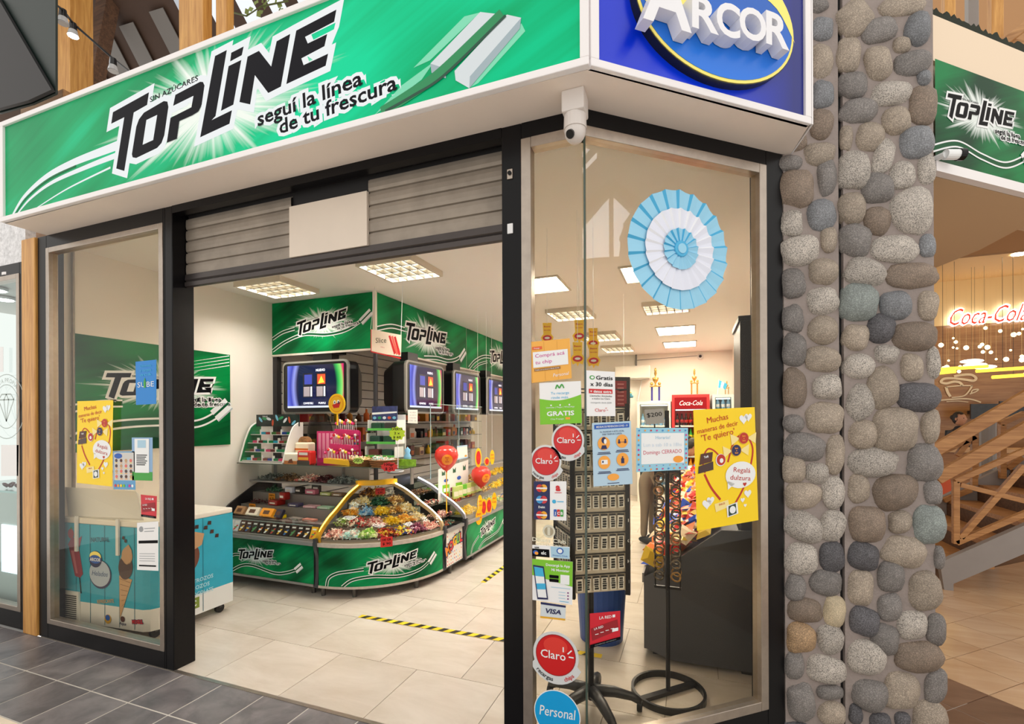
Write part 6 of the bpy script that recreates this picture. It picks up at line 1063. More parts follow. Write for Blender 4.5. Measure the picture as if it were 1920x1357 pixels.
def p_gratis(pr, W, H):
    pr.ell(W * .2, H * .85, W * .09, H * .045, green, 1); pr.ell(W * .2, H * .85, W * .055, H * .027, WHITE, 2); pr.text('Gratis', W * .62, H * .81, H * .12, INK, 2, .015, fit=W * .58); pr.text('x 30 días', W * .52, H * .665, H * .12, INK, 2, .015, fit=W * .78); pr.rect(W * .08, H * .50, W * .9, H * .6, red, 1); pr.text('+ datos extra', W * .49, H * .52, H * .075, WHITE, 2, .03, fit=W * .74); pr.text('Llamadas ilimitadas', W * .5, H * .43, H * .055, INK, 2, 0, fit=W * .76); pr.text('a todos los Claro', W * .5, H * .37, H * .055, INK, 2, 0, fit=W * .62); pr.text('recargando desde $200', W * .5, H * .285, H * .045, greyp, 2, .01, fit=W * .72); pr.text('Claro', W * .46, H * .1, H * .1, red, 2, 0, fit=W * .36); pr.rect(W * .68, H * .13, W * .74, H * .138, red, 2)
    for a in (50, 90): pr.poly([(W * .64 + W * .03 * math.cos(R(a)), H * .165), (W * .66 + W * .03 * math.cos(R(a)), H * .165), (W * .66 + W * .07 * math.cos(R(a)), H * .2)], red, 2)
flat('phone_poster', 'white phone poster reading Gratis x 30 dias by the glass corner', 'poster', gB([(1100, 780), (1154, 780), (1153, 697), (1099, 694)]), .001, paper, p_gratis)
def p_covid(pr, W, H):
    pr.rect(W * .05, H * .90, W * .95, H * .97, blue, 1); pr.text('MEDIDAS DE PREVENCION COVID - 19', W * .5, H * .918, H * .045, WHITE, 2, .01, fit=W * .8); pr.text('AL INGRESAR A ESTE LOCAL', W * .5, H * .84, H * .035, navy, 2, 0, fit=W * .62); pr.text('DEBE TENER EN CUENTA', W * .5, H * .80, H * .035, navy, 2, 0, fit=W * .5)
    for x, y in ((.28, .67), (.75, .69), (.28, .37), (.75, .40)): pr.ell(W * x, H * y, W * .155, H * .105, mat('print_apricot', (244, 166, 66), .5), 2)
    pr.ell(W * .28, H * .72, W * .06, H * .05, navy, 3); pr.ell(W * .31, H * .70, W * .035, H * .04, WHITE, 4); pr.poly([(W * .2, H * .58), (W * .36, H * .58), (W * .33, H * .64), (W * .23, H * .64)], navy, 3)
    for x in (.67, .83): pr.ell(W * x, H * .705, W * .022, H * .018, navy, 3, 12); pr.rect(W * (x - .03), H * .655, W * (x + .03), H * .69, navy, 3)
    pr.rect(W * .69, H * .672, W * .81, H * .678, navy, 3); pr.rect(W * .2, H * .34, W * .36, H * .41, WHITE, 3); pr.ell(W * .24, H * .38, W * .02, H * .018, navy, 4, 12); pr.rect(W * .71, H * .34, W * .79, H * .42, navy, 3); pr.rect(W * .735, H * .42, W * .765, H * .45, navy, 3)
    for x, y in ((.28, .52), (.75, .54), (.28, .215), (.75, .245)): pr.rect(W * (x - .15), H * y, W * (x + .15), H * (y + .012), navy, 2); pr.rect(W * (x - .17), H * (y - .022), W * (x + .17), H * (y - .01), navy, 2)
    pr.ell(W * .5, H * .13, W * .15, H * .055, mat('print_apricot', (244, 166, 66), .5), 2); pr.rect(W * .35, H * .03, W * .65, H * .04, navy, 2)
flat('prevention_poster', 'light blue health notice with four orange circles on the window', 'poster', gB([(1113, 912), (1186, 907), (1183, 789), (1110, 793)]), .001, mat('poster_light_blue', (180, 208, 226), .5), p_covid)
def p_hor(pr, W, H):
    pr.rect(W * .09, H * .17, W * .92, H * .88, WHITE, 1); rg = random.Random(4); cs = [mat('conf_%d' % k, c, .5) for k, c in enumerate(((206, 60, 140), (60, 140, 200), (240, 160, 60), (200, 50, 50)))]
    for k in range(9): 
        for y in (.05, .94): pr.ell(W * (.05 + .112 * k), H * y, W * .018, H * .02, cs[(k + (y > .5)) % 4], 2, 10)
        if k < 7:
            for x in (.04, .96): pr.ell(W * x, H * (.17 + .11 * k), W * .018, H * .025, cs[(k + 1 + (x > .5)) % 4], 2, 10)
    for k in range(7): pr.ell(W * (.12 + .13 * k), H * .13, W * .012, H * .012, cs[(k + 2) % 4], 2, 8)
    pr.text('Horario!', W * .5, H * .74, H * .11, mat('marker_pale', (150, 196, 222), .5), 2, .0, fit=W * .28); pr.text('Lun a sab 10 a 18hs', W * .5, H * .57, H * .12, mat('marker_faint', (206, 222, 236), .5), 2, .0, fit=W * .74); pr.text('Domingo CERRADO', W * .5, H * .40, H * .13, mat('marker_pink', (206, 90, 110), .5), 2, 0, 1, fit=W * .74); pr.ell(W * .8, H * .26, W * .1, H * .08, orange, 2)
flat('opening_hours_sign', 'handwritten opening hours sheet with a confetti border', 'notice', gB([(1193, 885), (1290, 880), (1290, 802), (1193, 802)]), .001, mat('poster_sky', (150, 204, 226), .5), p_hor)
flat('price_sheet', 'grey paper sheet with handwritten 200 price on the window', 'price card', gB([(1212, 796), (1246, 793), (1243, 766), (1208, 768)]), .001, mat('sheet_grey', (150, 144, 132), .6), lambda pr, W, H: pr.text('$200', W * .5, H * .5, H * .4, INK, 1, 0, 2, fit=W * .82))
def p_red(pr, W, H):
    pr.rect(0, 0, W, H * .1, INK, 2); pr.text('LA RED', W * .5, H * .8, H * .13, WHITE, 2, .01, fit=W * .4); pr.rect(W * .73, H * .81, W * .82, H * .9, WHITE, 2); pr.poly([(W * .08, H * .2), (W * .95, H * .34), (W * .9, H * .72), (W * .03, H * .56)], mat('card_red_dark', (150, 16, 28), .5), 1); pr.text('LA RED', W * .28, H * .52, H * .1, WHITE, 3, .01, 6, fit=W * .3)
    for k in range(4): pr.rect(W * (.16 + .17 * k), H * (.36 + .025 * k), W * (.27 + .17 * k), H * (.38 + .025 * k), WHITE, 3)
    pr.rect(W * .72, H * .33, W * .92, H * .44, WHITE, 3); pr.text('COMERCIO ADHERIDO', W * .5, H * .03, H * .05, greyp, 3, 0, fit=W * .7)
rdm = mat('sticker_red', (206, 24, 44), .4)
flat('payment_sticker', 'red payment network sticker low on the angled window', 'sticker', gB([(1106, 1215), (1163, 1198), (1163, 1145), (1106, 1150)]), .001, rdm, p_red); flat('payment_sticker', 'red payment network sticker on the left window', 'sticker', gA([(265, 968), (293, 972), (294, 930), (264, 927)]), .001, rdm, p_red)
def round_sticker(label, c, r, y=YA - .004):
    t = thing('recharge_sticker', label, 'sticker', (c[0], y, c[1]), group='round red recharge stickers'); sf = plane_surf((c[0], y, c[1]), (1, 0, 0), (0, 0, 1)); bs = mat('sticker_silver', (214, 216, 216), .4)
    def pts(h): 
        q = [(r * 1.14 * math.cos(R(a)), r * 1.14 * math.sin(R(a))) for a in range(-20, 201, 10)]; q += [(r * 1.38 * math.cos(R(a)), r * 1.38 * math.sin(R(a)) * 1.02) for a in range(205, 336, 10)]; return [sf(*p, h) for p in q]
    mk('sticker_sheet', MB().prism(pts(.0), -(sf(0, 0, .001) - sf(0, 0, 0))), bs, t); pr = Print(sf, .0006); pr.ell(0, 0, r, r, mat('dark_red', (150, 16, 20), .3), 1, 36); pr.ell(0, 0, r * .96, r * .96, mat('ball_red', (204, 28, 30), .25), 2, 36); pr.ell(0, r * .45, r * .6, r * .42, mat('ball_red_light', (222, 60, 50), .25), 3, 24)
    pr.text('Claro', -r * .12, -r * .18, r * .55, WHITE, 4, .01, fit=r * 1.25); pr.rect(r * .66, r * .0, r * .9, r * .06, WHITE, 4); pr.poly([(r * .58, r * .18), (r * .63, r * .14), (r * .82, r * .34), (r * .78, r * .38)], WHITE, 4); pr.rect(r * .36, r * .22, r * .42, r * .46, WHITE, 4)
    pr.arc_text('recargas', 0, 0, r * 1.28, 242, r * .28, INK, 3, .01, True); pr.arc_text('chips', 0, 0, r * 1.28, 304, r * .28, red, 3, .01, True); pr.done(t)
round_sticker('upper of two round red recharge stickers near the corner', (-.496, 1.415), .062); round_sticker('second round red recharge sticker, lower left of the first', (-.593, 1.325), .061); round_sticker('largest round red recharge sticker low on the narrow pane', (-.553, .50), .088)
def p_cards(pr, W, H):
    pr.rect(0, 0, W * .5, H, navy, 1)
    for y, c1, c2 in ((.82, (206, 40, 40), (240, 170, 40)), (.52, (60, 150, 210), (206, 50, 60)), (.12, (206, 40, 40), (240, 170, 40))): pr.ell(W * .19, H * y, W * .11, H * .1, mat('cc_%d_%d_%d' % c1, c1, .4), 2, 20); pr.ell(W * .31, H * y, W * .11, H * .1, mat('cc_%d_%d_%d' % c2, c2, .4), 2, 20); pr.rect(W * .08, H * (y - .02), W * .42, H * (y + .02), WHITE, 3)
    pr.text('Debit', W * .25, H * .3, H * .08, WHITE, 2, .02); pr.text('a', W * .75, H * .76, H * .26, red, 2, .05); pr.rect(W * .65, H * .7, W * .86, H * .715, red, 2); pr.ell(W * .63, H * .48, W * .06, H * .05, cyan, 2, 16); pr.rect(W * .72, H * .47, W * .92, H * .49, cyan, 2)
    for k, c in enumerate((blue, red, green)): pr.rrect(W * (.62 + .1 * k), H * .1, W * (.71 + .1 * k), H * .28, W * .02, c, 2); pr.text('JCB'[k], W * (.665 + .1 * k), H * .15, H * .1, WHITE, 3, .03)
flat('card_sticker', 'navy and white bank card sticker on the narrow pane', 'sticker', gA([(1001, 973), (1062, 976), (1062, 902), (1001, 902)]), .001, paper, p_cards)
def p_elc(pr, W, H):
    pr.rect(0, 0, W * .48, H * .68, INK, 1); pr.text('use', W * .16, H * .72, H * .3, INK, 2, .02); pr.text('elc', W * .33, H * .22, H * .42, WHITE, 2, .02); pr.ell(W * .12, H * .36, W * .07, H * .2, blue, 2, 16); pr.ell(W * .14, H * .3, W * .05, H * .14, orange, 3, 16); pr.rect(W * .52, H * .02, W, H * .95, lblue, 1); pr.ell(W * .76, H * .62, W * .09, H * .26, blue, 2, 20); pr.ell(W * .76, H * .62, W * .06, H * .18, WHITE, 3, 16); pr.text('Diners Club', W * .76, H * .16, H * .18, blue, 2, 0, fit=W * .38)
flat('card_sticker', 'black and pale blue charge card sticker above the green app leaflet', 'sticker', gA([(997, 1042), (1068, 1048), (1068, 1025), (995, 1021)]), .001, paper, p_elc)
t = thing('card_sticker', 'transparent white-lettered club card sticker above the black one', 'sticker', (-.58, YA - .004, 1.0)); sfx = plane_surf((-.665, YA - .004, .963), (1, 0, 0), (0, 0, 1)); pr = Print(sfx, .0006); pw = mat('faded_white', (214, 210, 190), .5); pr.ell(.085, .062, .028, .028, pw, 1); pr.ell(.085, .062, .02, .02, mat('faded_cut', (170, 158, 130), .5), 2); pr.rect(.079, .045, .091, .08, pw, 3); pr.text('Diners Club', .085, .015, .024, pw, 1, .02, fit=.15); pr.text('INTERNATIONAL', .085, .001, .01, pw, 1, .02, fit=.12); pr.done(t)
def p_app(pr, W, H):
    pr.poly([(0, H * .62), (W, H * .42), (W, H), (0, H)], lime, 1); pr.text('Descargá la App', W * .66, H * .86, H * .085, WHITE, 2, .02, fit=W * .56); pr.text('Mi Movistar', W * .72, H * .75, H * .085, WHITE, 2, .02, fit=W * .42); pr.poly([(W * .07, H * .86), (W * .33, H * .84), (W * .43, H * .06), (W * .17, H * .04)], navy, 3); pr.poly([(W * .10, H * .82), (W * .31, H * .80), (W * .40, H * .1), (W * .19, H * .09)], WHITE, 4); pr.poly([(W * .1, H * .82), (W * .31, H * .8), (W * .34, H * .6), (W * .13, H * .6)], cyan, 5); pr.poly([(W * .15, H * .42), (W * .37, H * .44), (W * .38, H * .3), (W * .17, H * .28)], cyan, 5)
    pr.rrect(W * .46, H * .58, W * .68, H * .655, W * .015, INK, 2); pr.rrect(W * .46, H * .49, W * .68, H * .565, W * .015, INK, 2); pr.rect(W * .72, H * .46, W * .93, H * .68, WHITE, 2)
    for k in range(3): pr.ell(W * .9, H * (.27 - .07 * k), W * .02, H * .018, mat('print_violet', (120, 40, 120), .5), 2, 12); pr.rect(W * .68, H * (.262 - .07 * k), W * .84, H * (.275 - .07 * k), lblue, 2)
    pr.rect(W * .5, H * .36, W * .95, H * .375, lblue, 2); pr.rect(W * .7, H * .05, W * .92, H * .062, cyan, 2)
flat('app_leaflet', 'green and white app leaflet with a phone picture', 'leaflet', gA([(995, 1124), (1073, 1134), (1074, 1053), (994, 1047)]), .001, paper, p_app)
flat('bank_card_sticker', 'white bank card sticker with blue letters and yellow base', 'sticker', gA([(1013, 1158), (1060, 1163), (1061, 1135), (1014, 1128)]), .001, mat('sticker_pale', (214, 222, 226), .5), lambda pr, W, H: [pr.rect(0, H * .86, W, H, navy, 1), pr.rect(0, 0, W, H * .12, mat('print_gold', (226, 170, 40), .5), 1), pr.text('VISA', W * .5, H * .36, H * .42, navy, 2, .03, shear=.2, fit=W * .66)])
t = thing('round_phone_sticker', 'sky blue round sticker at the bottom of the narrow pane', 'sticker', (-.548, YA - .004, .25)); sfx = plane_surf((-.548, YA - .004, .25), (1, 0, 0), (0, 0, 1)); mk('sticker_sheet', MB().cyl(sfx(0, 0, 0), sfx(0, 0, -.001), .102, n=36), WHITE, t); pr = Print(sfx, .0006); pr.ell(0, 0, .098, .098, mat('sky_blue', (0, 160, 224), .4), 1, 36); pr.text('Personal', 0, -.012, .06, WHITE, 2, .005, 3, shear=.15, fit=.155); pr.done(t)
flat('transport_card_sticker', 'blue transport card sticker on the left window', 'sticker', gA([(255, 759), (293, 757), (293, 674), (254, 678)]), .001, mat('sticker_azure', (0, 128, 210), .4), lambda pr, W, H: [pr.text('SUBE', W * .5, H * .4, H * .17, WHITE, 2, 0, fit=W * .8), pr.poly([(W * .4, H * .5), (W * .46, H * .62), (W * .52, H * .5), (W * .5, H * .38), (W * .42, H * .38)], green, 3)] + [pr.text(l, W * .5, H * (.86 - .1 * i), H * .08, cyan, 2, .01, fit=W * .55) for i, l in enumerate(('Obtenela', 'y cargala', 'acá'))])
def p_menu(pr, W, H):
    pr.rect(W * .05, H * .24, W * .95, H * .97, mat('menu_grey', (206, 204, 200), .5), 1); pr.ell(W * .25, H * .88, W * .18, H * .07, blue, 2); rg = random.Random(8)
    for j in range(4):
        for i in range(4): pr.ell(W * (.16 + .22 * i), H * (.76 - .14 * j), W * .06, H * .045, [choc, brown, cnv, mat('print_salmon', (226, 106, 92), .4)][(i + j) % 4], 2, 10); pr.rect(W * (.1 + .22 * i), H * (.69 - .14 * j), W * (.22 + .22 * i), H * (.705 - .14 * j), orange if (i + j) % 3 else yel, 2)
    for k in range(7): pr.ell(W * (.1 + .13 * k), H * .1, W * .05, H * .04, [red, orange, yel, lime, cyan, magenta, WHITE][k], 2, 10)
flat('ice_cream_menu', 'small ice cream price list with rows of ices on the left window', 'poster', gA([(213, 917), (254, 918), (253, 846), (212, 846)]), .001, mat('menu_blue', (96, 160, 206), .5), p_menu)
flat('notice_holder', 'white notice in a green and blue sleeve on the left window', 'notice', gA([(248, 900), (286, 901), (286, 820), (247, 820)]), .001, mat('sleeve_blue', (140, 176, 214), .5), lambda pr, W, H: [pr.rect(0, 0, W, H * .2, green, 1), pr.rect(W * .15, H * .18, W * .85, H * .97, WHITE, 2), pr.rect(W * .3, H * .76, W * .7, H * .94, lblue, 3)] + [pr.rect(W * .24, H * (.58 - .045 * k), W * (.76 - .05 * (k % 3)), H * (.6 - .045 * k), INK, 3) for k in range(6)])
flat('paper_notice', 'white printed form with dark bars beside the ice cream cone', 'notice', gA([(257, 1068), (297, 1070), (297, 977), (257, 980)]), .001, paper, lambda pr, W, H: [pr.rect(W * .08, H * .56, W * .98, H * .62, INK, 1), pr.rect(W * .1, H * .08, W * .9, H * .11, INK, 1), pr.ell(W * .2, H * .86, W * .1, H * .06, greyp, 1), pr.rect(W * .35, H * .86, W * .85, H * .875, greyp, 1), pr.rect(W * .35, H * .8, W * .8, H * .815, greyp, 1)] + [pr.rect(W * .12, H * (.34 - .05 * k), W * .85, H * (.35 - .05 * k), greyp, 1) for k in range(4)])
# --- key ring tower
TC = Vector((-.50, 2.46, 0)); TR = R(32)
kt = thing('keyring_tower', 'black rotating key ring tower on a star base behind the glass', 'display stand', tuple(TC)); wire = mat('black_wire', (26, 25, 26), .35)
mk('pole', MB().cyl(TC + Vector((0, 0, .06)), TC + Vector((0, 0, 1.62)), .016, n=12), wire, kt, smooth=False)
for k in range(5):
    a = R(72 * k + 20); d = Vector((math.cos(a), math.sin(a), 0)); mk('base_arm', MB().tube([TC + Vector((0, 0, .11)), TC + d * .12 + Vector((0, 0, .10)), TC + d * .21 + Vector((0, 0, .075)), TC + d * .25 + Vector((0, 0, .05))], [.032, .028, .022, .018], 8), mat('base_plastic', (46, 46, 48), .4), kt, smooth=True); c = TC + d * .25; mk('caster', MB().cyl(c + Vector((-.012, 0, .026)), c + Vector((.012, 0, .026)), .026, n=14), mat('rubber_black', (24, 24, 26), .5), kt)
half = .142; pn = []
for f in range(4):
    a = TR + R(90 * f); ex_ = Vector((math.cos(a), math.sin(a), 0)); en = Vector((math.sin(a), -math.cos(a), 0)); pn.append((ex_, en)); 
    mk('back_panel', MB().prism([TC + en * (half - .01) - ex_ * half + Vector((0, 0, .66)), TC + en * (half - .01) + ex_ * half + Vector((0, 0, .66)), TC + en * (half - .01) + ex_ * half + Vector((0, 0, 1.56)), TC + en * (half - .01) - ex_ * half + Vector((0, 0, 1.56))], -en * .004), mat('tower_panel', (222, 212, 196), .5), kt)
    mk('corner_bar', MB().bar(TC + en * half + ex_ * half + Vector((0, 0, .64)), TC + en * half + ex_ * half + Vector((0, 0, 1.58)), .022, .022), wire, kt)
    for r_ in range(10): z = .665 + r_ * .1; mk('wire_rail', MB().bar(TC + en * half - ex_ * half + Vector((0, 0, z + .085)), TC + en * half + ex_ * half + Vector((0, 0, z + .085)), .006, .006), wire, kt)
    if f in (0, 3):
        pr = Print(plane_surf(TC + en * (half + .012) + ex_ * (half), ex_, (0, 0, 1)), .0006)
        if f == 0:
            for i, ch in enumerate('ABCDEFGHI'): pr.text(ch, 0, 1.50 - i * .1, .022, WHITE, 1, .02)
        pr.done(kt, 'row_letters')
bx_ = MB(); 
hd = mk('header_board', MB().prism([TC + pn[0][1] * .05 - pn[0][0] * .0 + Vector((0, 0, 1.56)), TC + pn[0][1] * .05 + pn[0][0] * .2 + Vector((0, 0, 1.56)), TC + pn[0][1] * .05 + pn[0][0] * .2 + Vector((0, 0, 1.72)), TC + pn[0][1] * .05 - pn[0][0] * .0 + Vector((0, 0, 1.72))], pn[0][1] * -.01), mat('header_board_black', (28, 24, 24), .4), kt)
pr = Print(plane_surf(TC + pn[0][1] * .0505 - pn[0][0] * .0 + Vector((0, 0, 1.56)), pn[0][0], (0, 0, 1)), .0006); pr.rect(.02, .01, .18, .14, mat('list_red', (140, 30, 36), .5), 1)
for c in range(3):
    for k in range(6): pr.rect(.03 + .05 * c, .02 + .02 * k, .065 + .05 * c, .026 + .02 * k, mat('list_line', (196, 120, 120), .5), 2)
pr.done(hd)
silver = mat('keyring_silver', (236, 234, 228), .3, metal=.1); rg = random.Random(9); KM = []
for v in range(4):
    mb = MB().box((-.016, -.002, -.068), (.016, .002, -.006), 0); mb.box((-.016, -.003, -.006), (.016, .003, .002), 1)
    y = -.062
    while y < -.016: h_ = rg.uniform(.006, .011); mb.box((-.009 - .003 * rg.random(), -.003, y), (.009 + .003 * rg.random(), -.002, y + h_), 1); y += h_ + .0025
    KM.append(mb.mesh('keyring', [silver, mat('keyring_black', (34, 34, 36), .4)]))
for f in (0, 3):
    ex_, en = pn[f]
    for r_ in range(9):
        for c in range(6):
            o = put('name_keyring', rg.choice(KM)); o.location = TC + en * (half + .004) + ex_ * (-.112 + c * .043) + Vector((0, 0, 1.552 - r_ * .1 - .012)); o.rotation_euler = (0, rg.uniform(-.05, .05), math.atan2(ex_.y, ex_.x))
            tag(o, 'silver name key ring, row %s, %s from the left on the %s tower side' % ('ABCDEFGHI'[r_], ['first', 'second', 'third', 'fourth', 'fifth', 'sixth'][c], 'lettered' if f == 0 else 'unlettered'), 'key ring', 'name key rings on the tower')
# --- ring-footed spinner with shiny hangers
RC = Vector((-.135, 2.75, 0)); rs_ = thing('ring_base_stand', 'black stand on a round hoop base behind the window', 'display stand', tuple(RC))
mk('hoop', MB().lathe([(.182, .0), (.196, .0), (.196, .034), (.182, .034), (.182, .0)], RC, 40, caps=False), wire, rs_); mk('cross_bar', MB().bar(RC + Vector((-.13, -.13, .017)), RC + Vector((.13, .13, .017)), .035, .02), wire, rs_); mk('pole', MB().cyl(RC + Vector((0, 0, .01)), RC + Vector((0, 0, 1.55)), .012, n=10), wire, rs_)
for z in (.585, 1.22): mk('spider', MB().bar(RC + Vector((-.07, 0, z)), RC + Vector((.07, 0, z)), .012, .014).bar(RC + Vector((0, -.07, z)), RC + Vector((0, .07, z)), .012, .014), wire, rs_)
for a in range(4): d = Vector((math.cos(R(90 * a)), math.sin(R(90 * a)), 0)) * .065; mk('upright', MB().cyl(RC + d + Vector((0, 0, .585)), RC + d + Vector((0, 0, 1.5)), .004, n=6), wire, rs_)
chain = mat('bead_metal', (120, 110, 96), .25, metal=.8)
for i in range(9):
    for a in range(4):
        d = Vector((math.cos(R(90 * a + 45)), math.sin(R(90 * a + 45)), 0)) * .062; z = .66 + i * .065
        mk('bracelet', MB().tube([RC + d + Vector((.024 * math.cos(q), .008 * math.sin(q * 2), z + .024 * math.sin(q))) for q in [2 * math.pi * k / 10 for k in range(11)]], .005, 5), [chain, mat('bead_amber', (160, 120, 60), .3)][(i + a) % 2 if False else 0] if (i + a) % 3 else mat('bead_amber', (160, 120, 60), .3), rs_, smooth=True)
# --- blue bin, sloping sweets gondola with bags, tall fridges, trophies, air conditioner
bn = thing('blue_bin', 'blue plastic bin standing behind the key ring tower', 'bin', (-.57, 3.3, 0)); bl = mat('bin_blue', (34, 74, 150), .4); mk('body', MB().lathe([(.145, 0), (.175, .46), (.185, .46), (.185, .48), (.17, .48), (.135, .02), (0, .02)], (-.6, 3.32, 0), 28), bl, bn, smooth=False); mk('rim', MB().lathe([(.176, .455), (.19, .455), (.19, .485), (.176, .485), (.176, .455)], (-.6, 3.32, 0), 28, caps=False), bl, bn)
gd = thing('sweets_gondola', 'dark grey sloping end gondola behind the angled window', 'gondola', (.0, 4.5, 0)); gdm = mat('gondola_grey', (74, 74, 78), .4, var=.06, vscale=3); ep = [(-.16, 3.08), (.315, 3.09)]
mk('end_panel', MB().prism([(-.16, 3.085, .03), (.33, 3.095, .03), (.33, 3.095, .851), (.153, 3.095, .845), (-.16, 3.085, .60)], (0, .02, 0)), gdm, gd); mk('corner_panel', MB().prism([(-.30, 3.16, .05), (-.162, 3.087, .04), (-.162, 3.087, .60), (-.30, 3.16, .50)], (.008, .018, 0)), gdm, gd)
mk('body', MB().prism([(-.30, 3.17, .04), (.25, 3.17, .04), (.25, 3.17, .84), (.16, 3.17, .80), (-.30, 3.17, .46)], (0, 4.4, 0)), mat('gondola_body', (60, 60, 64), .45), gd); mk('lip', MB().bar((-.305, 3.17, .49), (-.305, 7.57, .49), .012, .06), grey_rim, gd); bx('plinth', (-.25, 3.2, 0), (.24, 7.5, .045), blackp, gd)
def bag_heap(i, y0, y1):
    rg = random.Random(400 + i); mb = MB(); cols = PAL['bag']
    for k in range(70):
        u, v = rg.random(), rg.random(); x = -.28 + .44 * u; y = y0 + (y1 - y0) * v; z = .50 + .72 * (x + .28) * 1.05 + .03 + .09 * rg.random(); c = Vector((x, y, z)); a = rg.uniform(0, 6.28); ex1 = Vector((math.cos(a), math.sin(a), rg.uniform(-.2, .7))).normalized(); n = Vector((-.6 + rg.uniform(-.4, .4), -.35 + rg.uniform(-.4, .4), .7)).normalized(); ey1 = n.cross(ex1).normalized(); n = ex1.cross(ey1); L, w_, t_ = rg.uniform(.05, .085), rg.uniform(.035, .055), .018
        vs = [c + ex1 * L * p + ey1 * w_ * q for p, q in ((-1, -1), (1, -1), (1, 1), (-1, 1))] + [c + ex1 * L * .5 * p + ey1 * w_ * .5 * q + n * t_ for p, q in ((-1, -1), (1, -1), (1, 1), (-1, 1))]
        mb.add(vs, [(3, 2, 1, 0), (4, 5, 6, 7), (0, 1, 5, 4), (1, 2, 6, 5), (2, 3, 7, 6), (3, 0, 4, 7)], k % len(cols))
    return mk('snack_bags_heap', mb, [mat('bag_%d_%d_%d' % c, c, .25) for c in cols], kind='stuff', cat='snack bags', group='shiny sweets bags heaped on the gondola', label='shiny snack bags heaped on the gondola, section %s from the window' % ['first', 'second', 'third', 'fourth', 'fifth', 'sixth'][i])
for i in range(6): bag_heap(i, 3.2 + i * .7, 3.9 + i * .7)
def fridge(label, x0, x1, h, body, header, paint=None, rows=(), y0=9.05, door=True):
    t = thing('drinks_fridge', label, 'fridge', ((x0 + x1) / 2, 9.4, 0)); bm_ = mat('fridge_%d_%d_%d' % body, body, .35)
    for a, b in (((x0, y0, 0), (x0 + .045, 9.7, h)), ((x1 - .045, y0, 0), (x1, 9.7, h)), ((x0 + .045, y0, h - .05), (x1 - .045, 9.7, h)), ((x0 + .045, y0, 0), (x1 - .045, 9.7, .14)), ((x0 + .045, 9.62, .14), (x1 - .045, 9.7, h - .05))): bx('cabinet_panel', a, b, bm_, t)
    hz = h - .05 - header
    if header: bx('header', (x0 + .045, y0 + .005, hz), (x1 - .045, y0 + .08, h - .05), emis('header_lit_%d' % int(x0 * 100), (206, 30, 36) if body[0] > 180 and body[1] < 90 else (232, 240, 240), 1.0), t)
    if paint: pr = Print(plane_surf((x0, y0 + .004, hz), (1, 0, 0), (0, 0, 1)), .001); paint(pr, x1 - x0, header); pr.done(t)
    bx('light_tube', (x0 + .06, y0 + .1, hz - .03), (x1 - .06, y0 + .13, hz - .01), emis('fridge_tube', (236, 246, 255), 3.0), t); z = .3; k = 0; mk('door_glass', MB().add([(x0 + .045, y0 + .01, .14), (x1 - .045, y0 + .01, .14), (x1 - .045, y0 + .01, hz), (x0 + .045, y0 + .01, hz)], [(0, 1, 2, 3)]), clearc, t); bx('door_handle', (x0 + .05, y0 - .03, .8), (x0 + .07, y0 + .0, 1.3), mat('handle_grey', (150, 150, 150), .3), t)
    zs = []
    while z < hz - .2: bx('wire_shelf', (x0 + .05, y0 + .06, z), (x1 - .05, 9.6, z + .012), WHITE, t); bx('price_rail', (x0 + .05, y0 + .05, z - .01), (x1 - .05, y0 + .06, z + .02), mat('rail_mix', (226, 226, 222), .4), t); zs.append(z + .012); z += .27
    return t, zs
BOT = {}
def bottle_mesh(col, cap, r=.032, h=.22):
    k = (col, cap)
    if k not in BOT: BOT[k] = MB().lathe([(r * .9, 0), (r, .02), (r, h * .55), (r * .45, h * .8), (r * .38, h * .95), (r * .42, h * .95), (r * .42, h), (0, h)], (0, 0, 0), 10).lathe([(r * 1.03, h * .25), (r * 1.03, h * .48), (r * 1.0, h * .49), (r * 1.0, h * .25)], (0, 0, 0), 10, 1).mesh('bottle', [mat('bot_%d_%d_%d' % col, col, .15), mat('bot_%d_%d_%d' % cap, cap, .4)], True)
    return BOT[k]
fr1, z1 = fridge('red cola fridge with a lit header against the back wall', -.36, .265, 1.945, (206, 40, 40), .2, lambda pr, W, H: pr.text('Coca-Cola', W * .5, H * .3, H * .6, WHITE, 2, .0, 0, shear=.3, fit=W * .62))
fr2, z2 = fridge('white drinks fridge left of the red cola fridge', -.965, -.38, 1.835, (226, 220, 206), .0); fr3, z3 = fridge('pale drinks fridge right of the red cola fridge', .31, .66, 1.935, (206, 212, 210), .0)
tints = [((50, 24, 20), (200, 40, 40), 'dark cola'), ((40, 150, 60), (240, 220, 60), 'green lemon'), ((230, 150, 40), (240, 240, 230), 'orange'), ((120, 170, 206), (240, 244, 250), 'clear water')]
for fi, (x0, x1, zs, nm) in enumerate(((-.36, .265, z1, 'red cola fridge'), (-.965, -.38, z2, 'white fridge'), (.31, .66, z3, 'pale fridge'))):
    for si, z in enumerate(zs):
        ti = tints[[3, 2, 1, 1, 0, 0][si % 6] if fi == 0 else 3]; n = (7, 6, 3)[fi]
        for k in range(n): o = put('drink_bottle', bottle_mesh(ti[0], ti[1])); o.location = (x0 + .09 + k * (x1 - x0 - .18) / (n - 1), 9.17, z); tag(o, '%s %s bottle from the left on shelf %s of the %s' % (ORD[k], ti[2], ['one', 'two', 'three', 'four', 'five', 'six', 'seven'][si], nm), 'bottle', 'bottles on shelf %d of the %s' % (si + 1, nm))
goldt = mat('trophy_gold', (214, 170, 80), .2, metal=.8); blu = mat('trophy_blue', (50, 44, 130), .3)
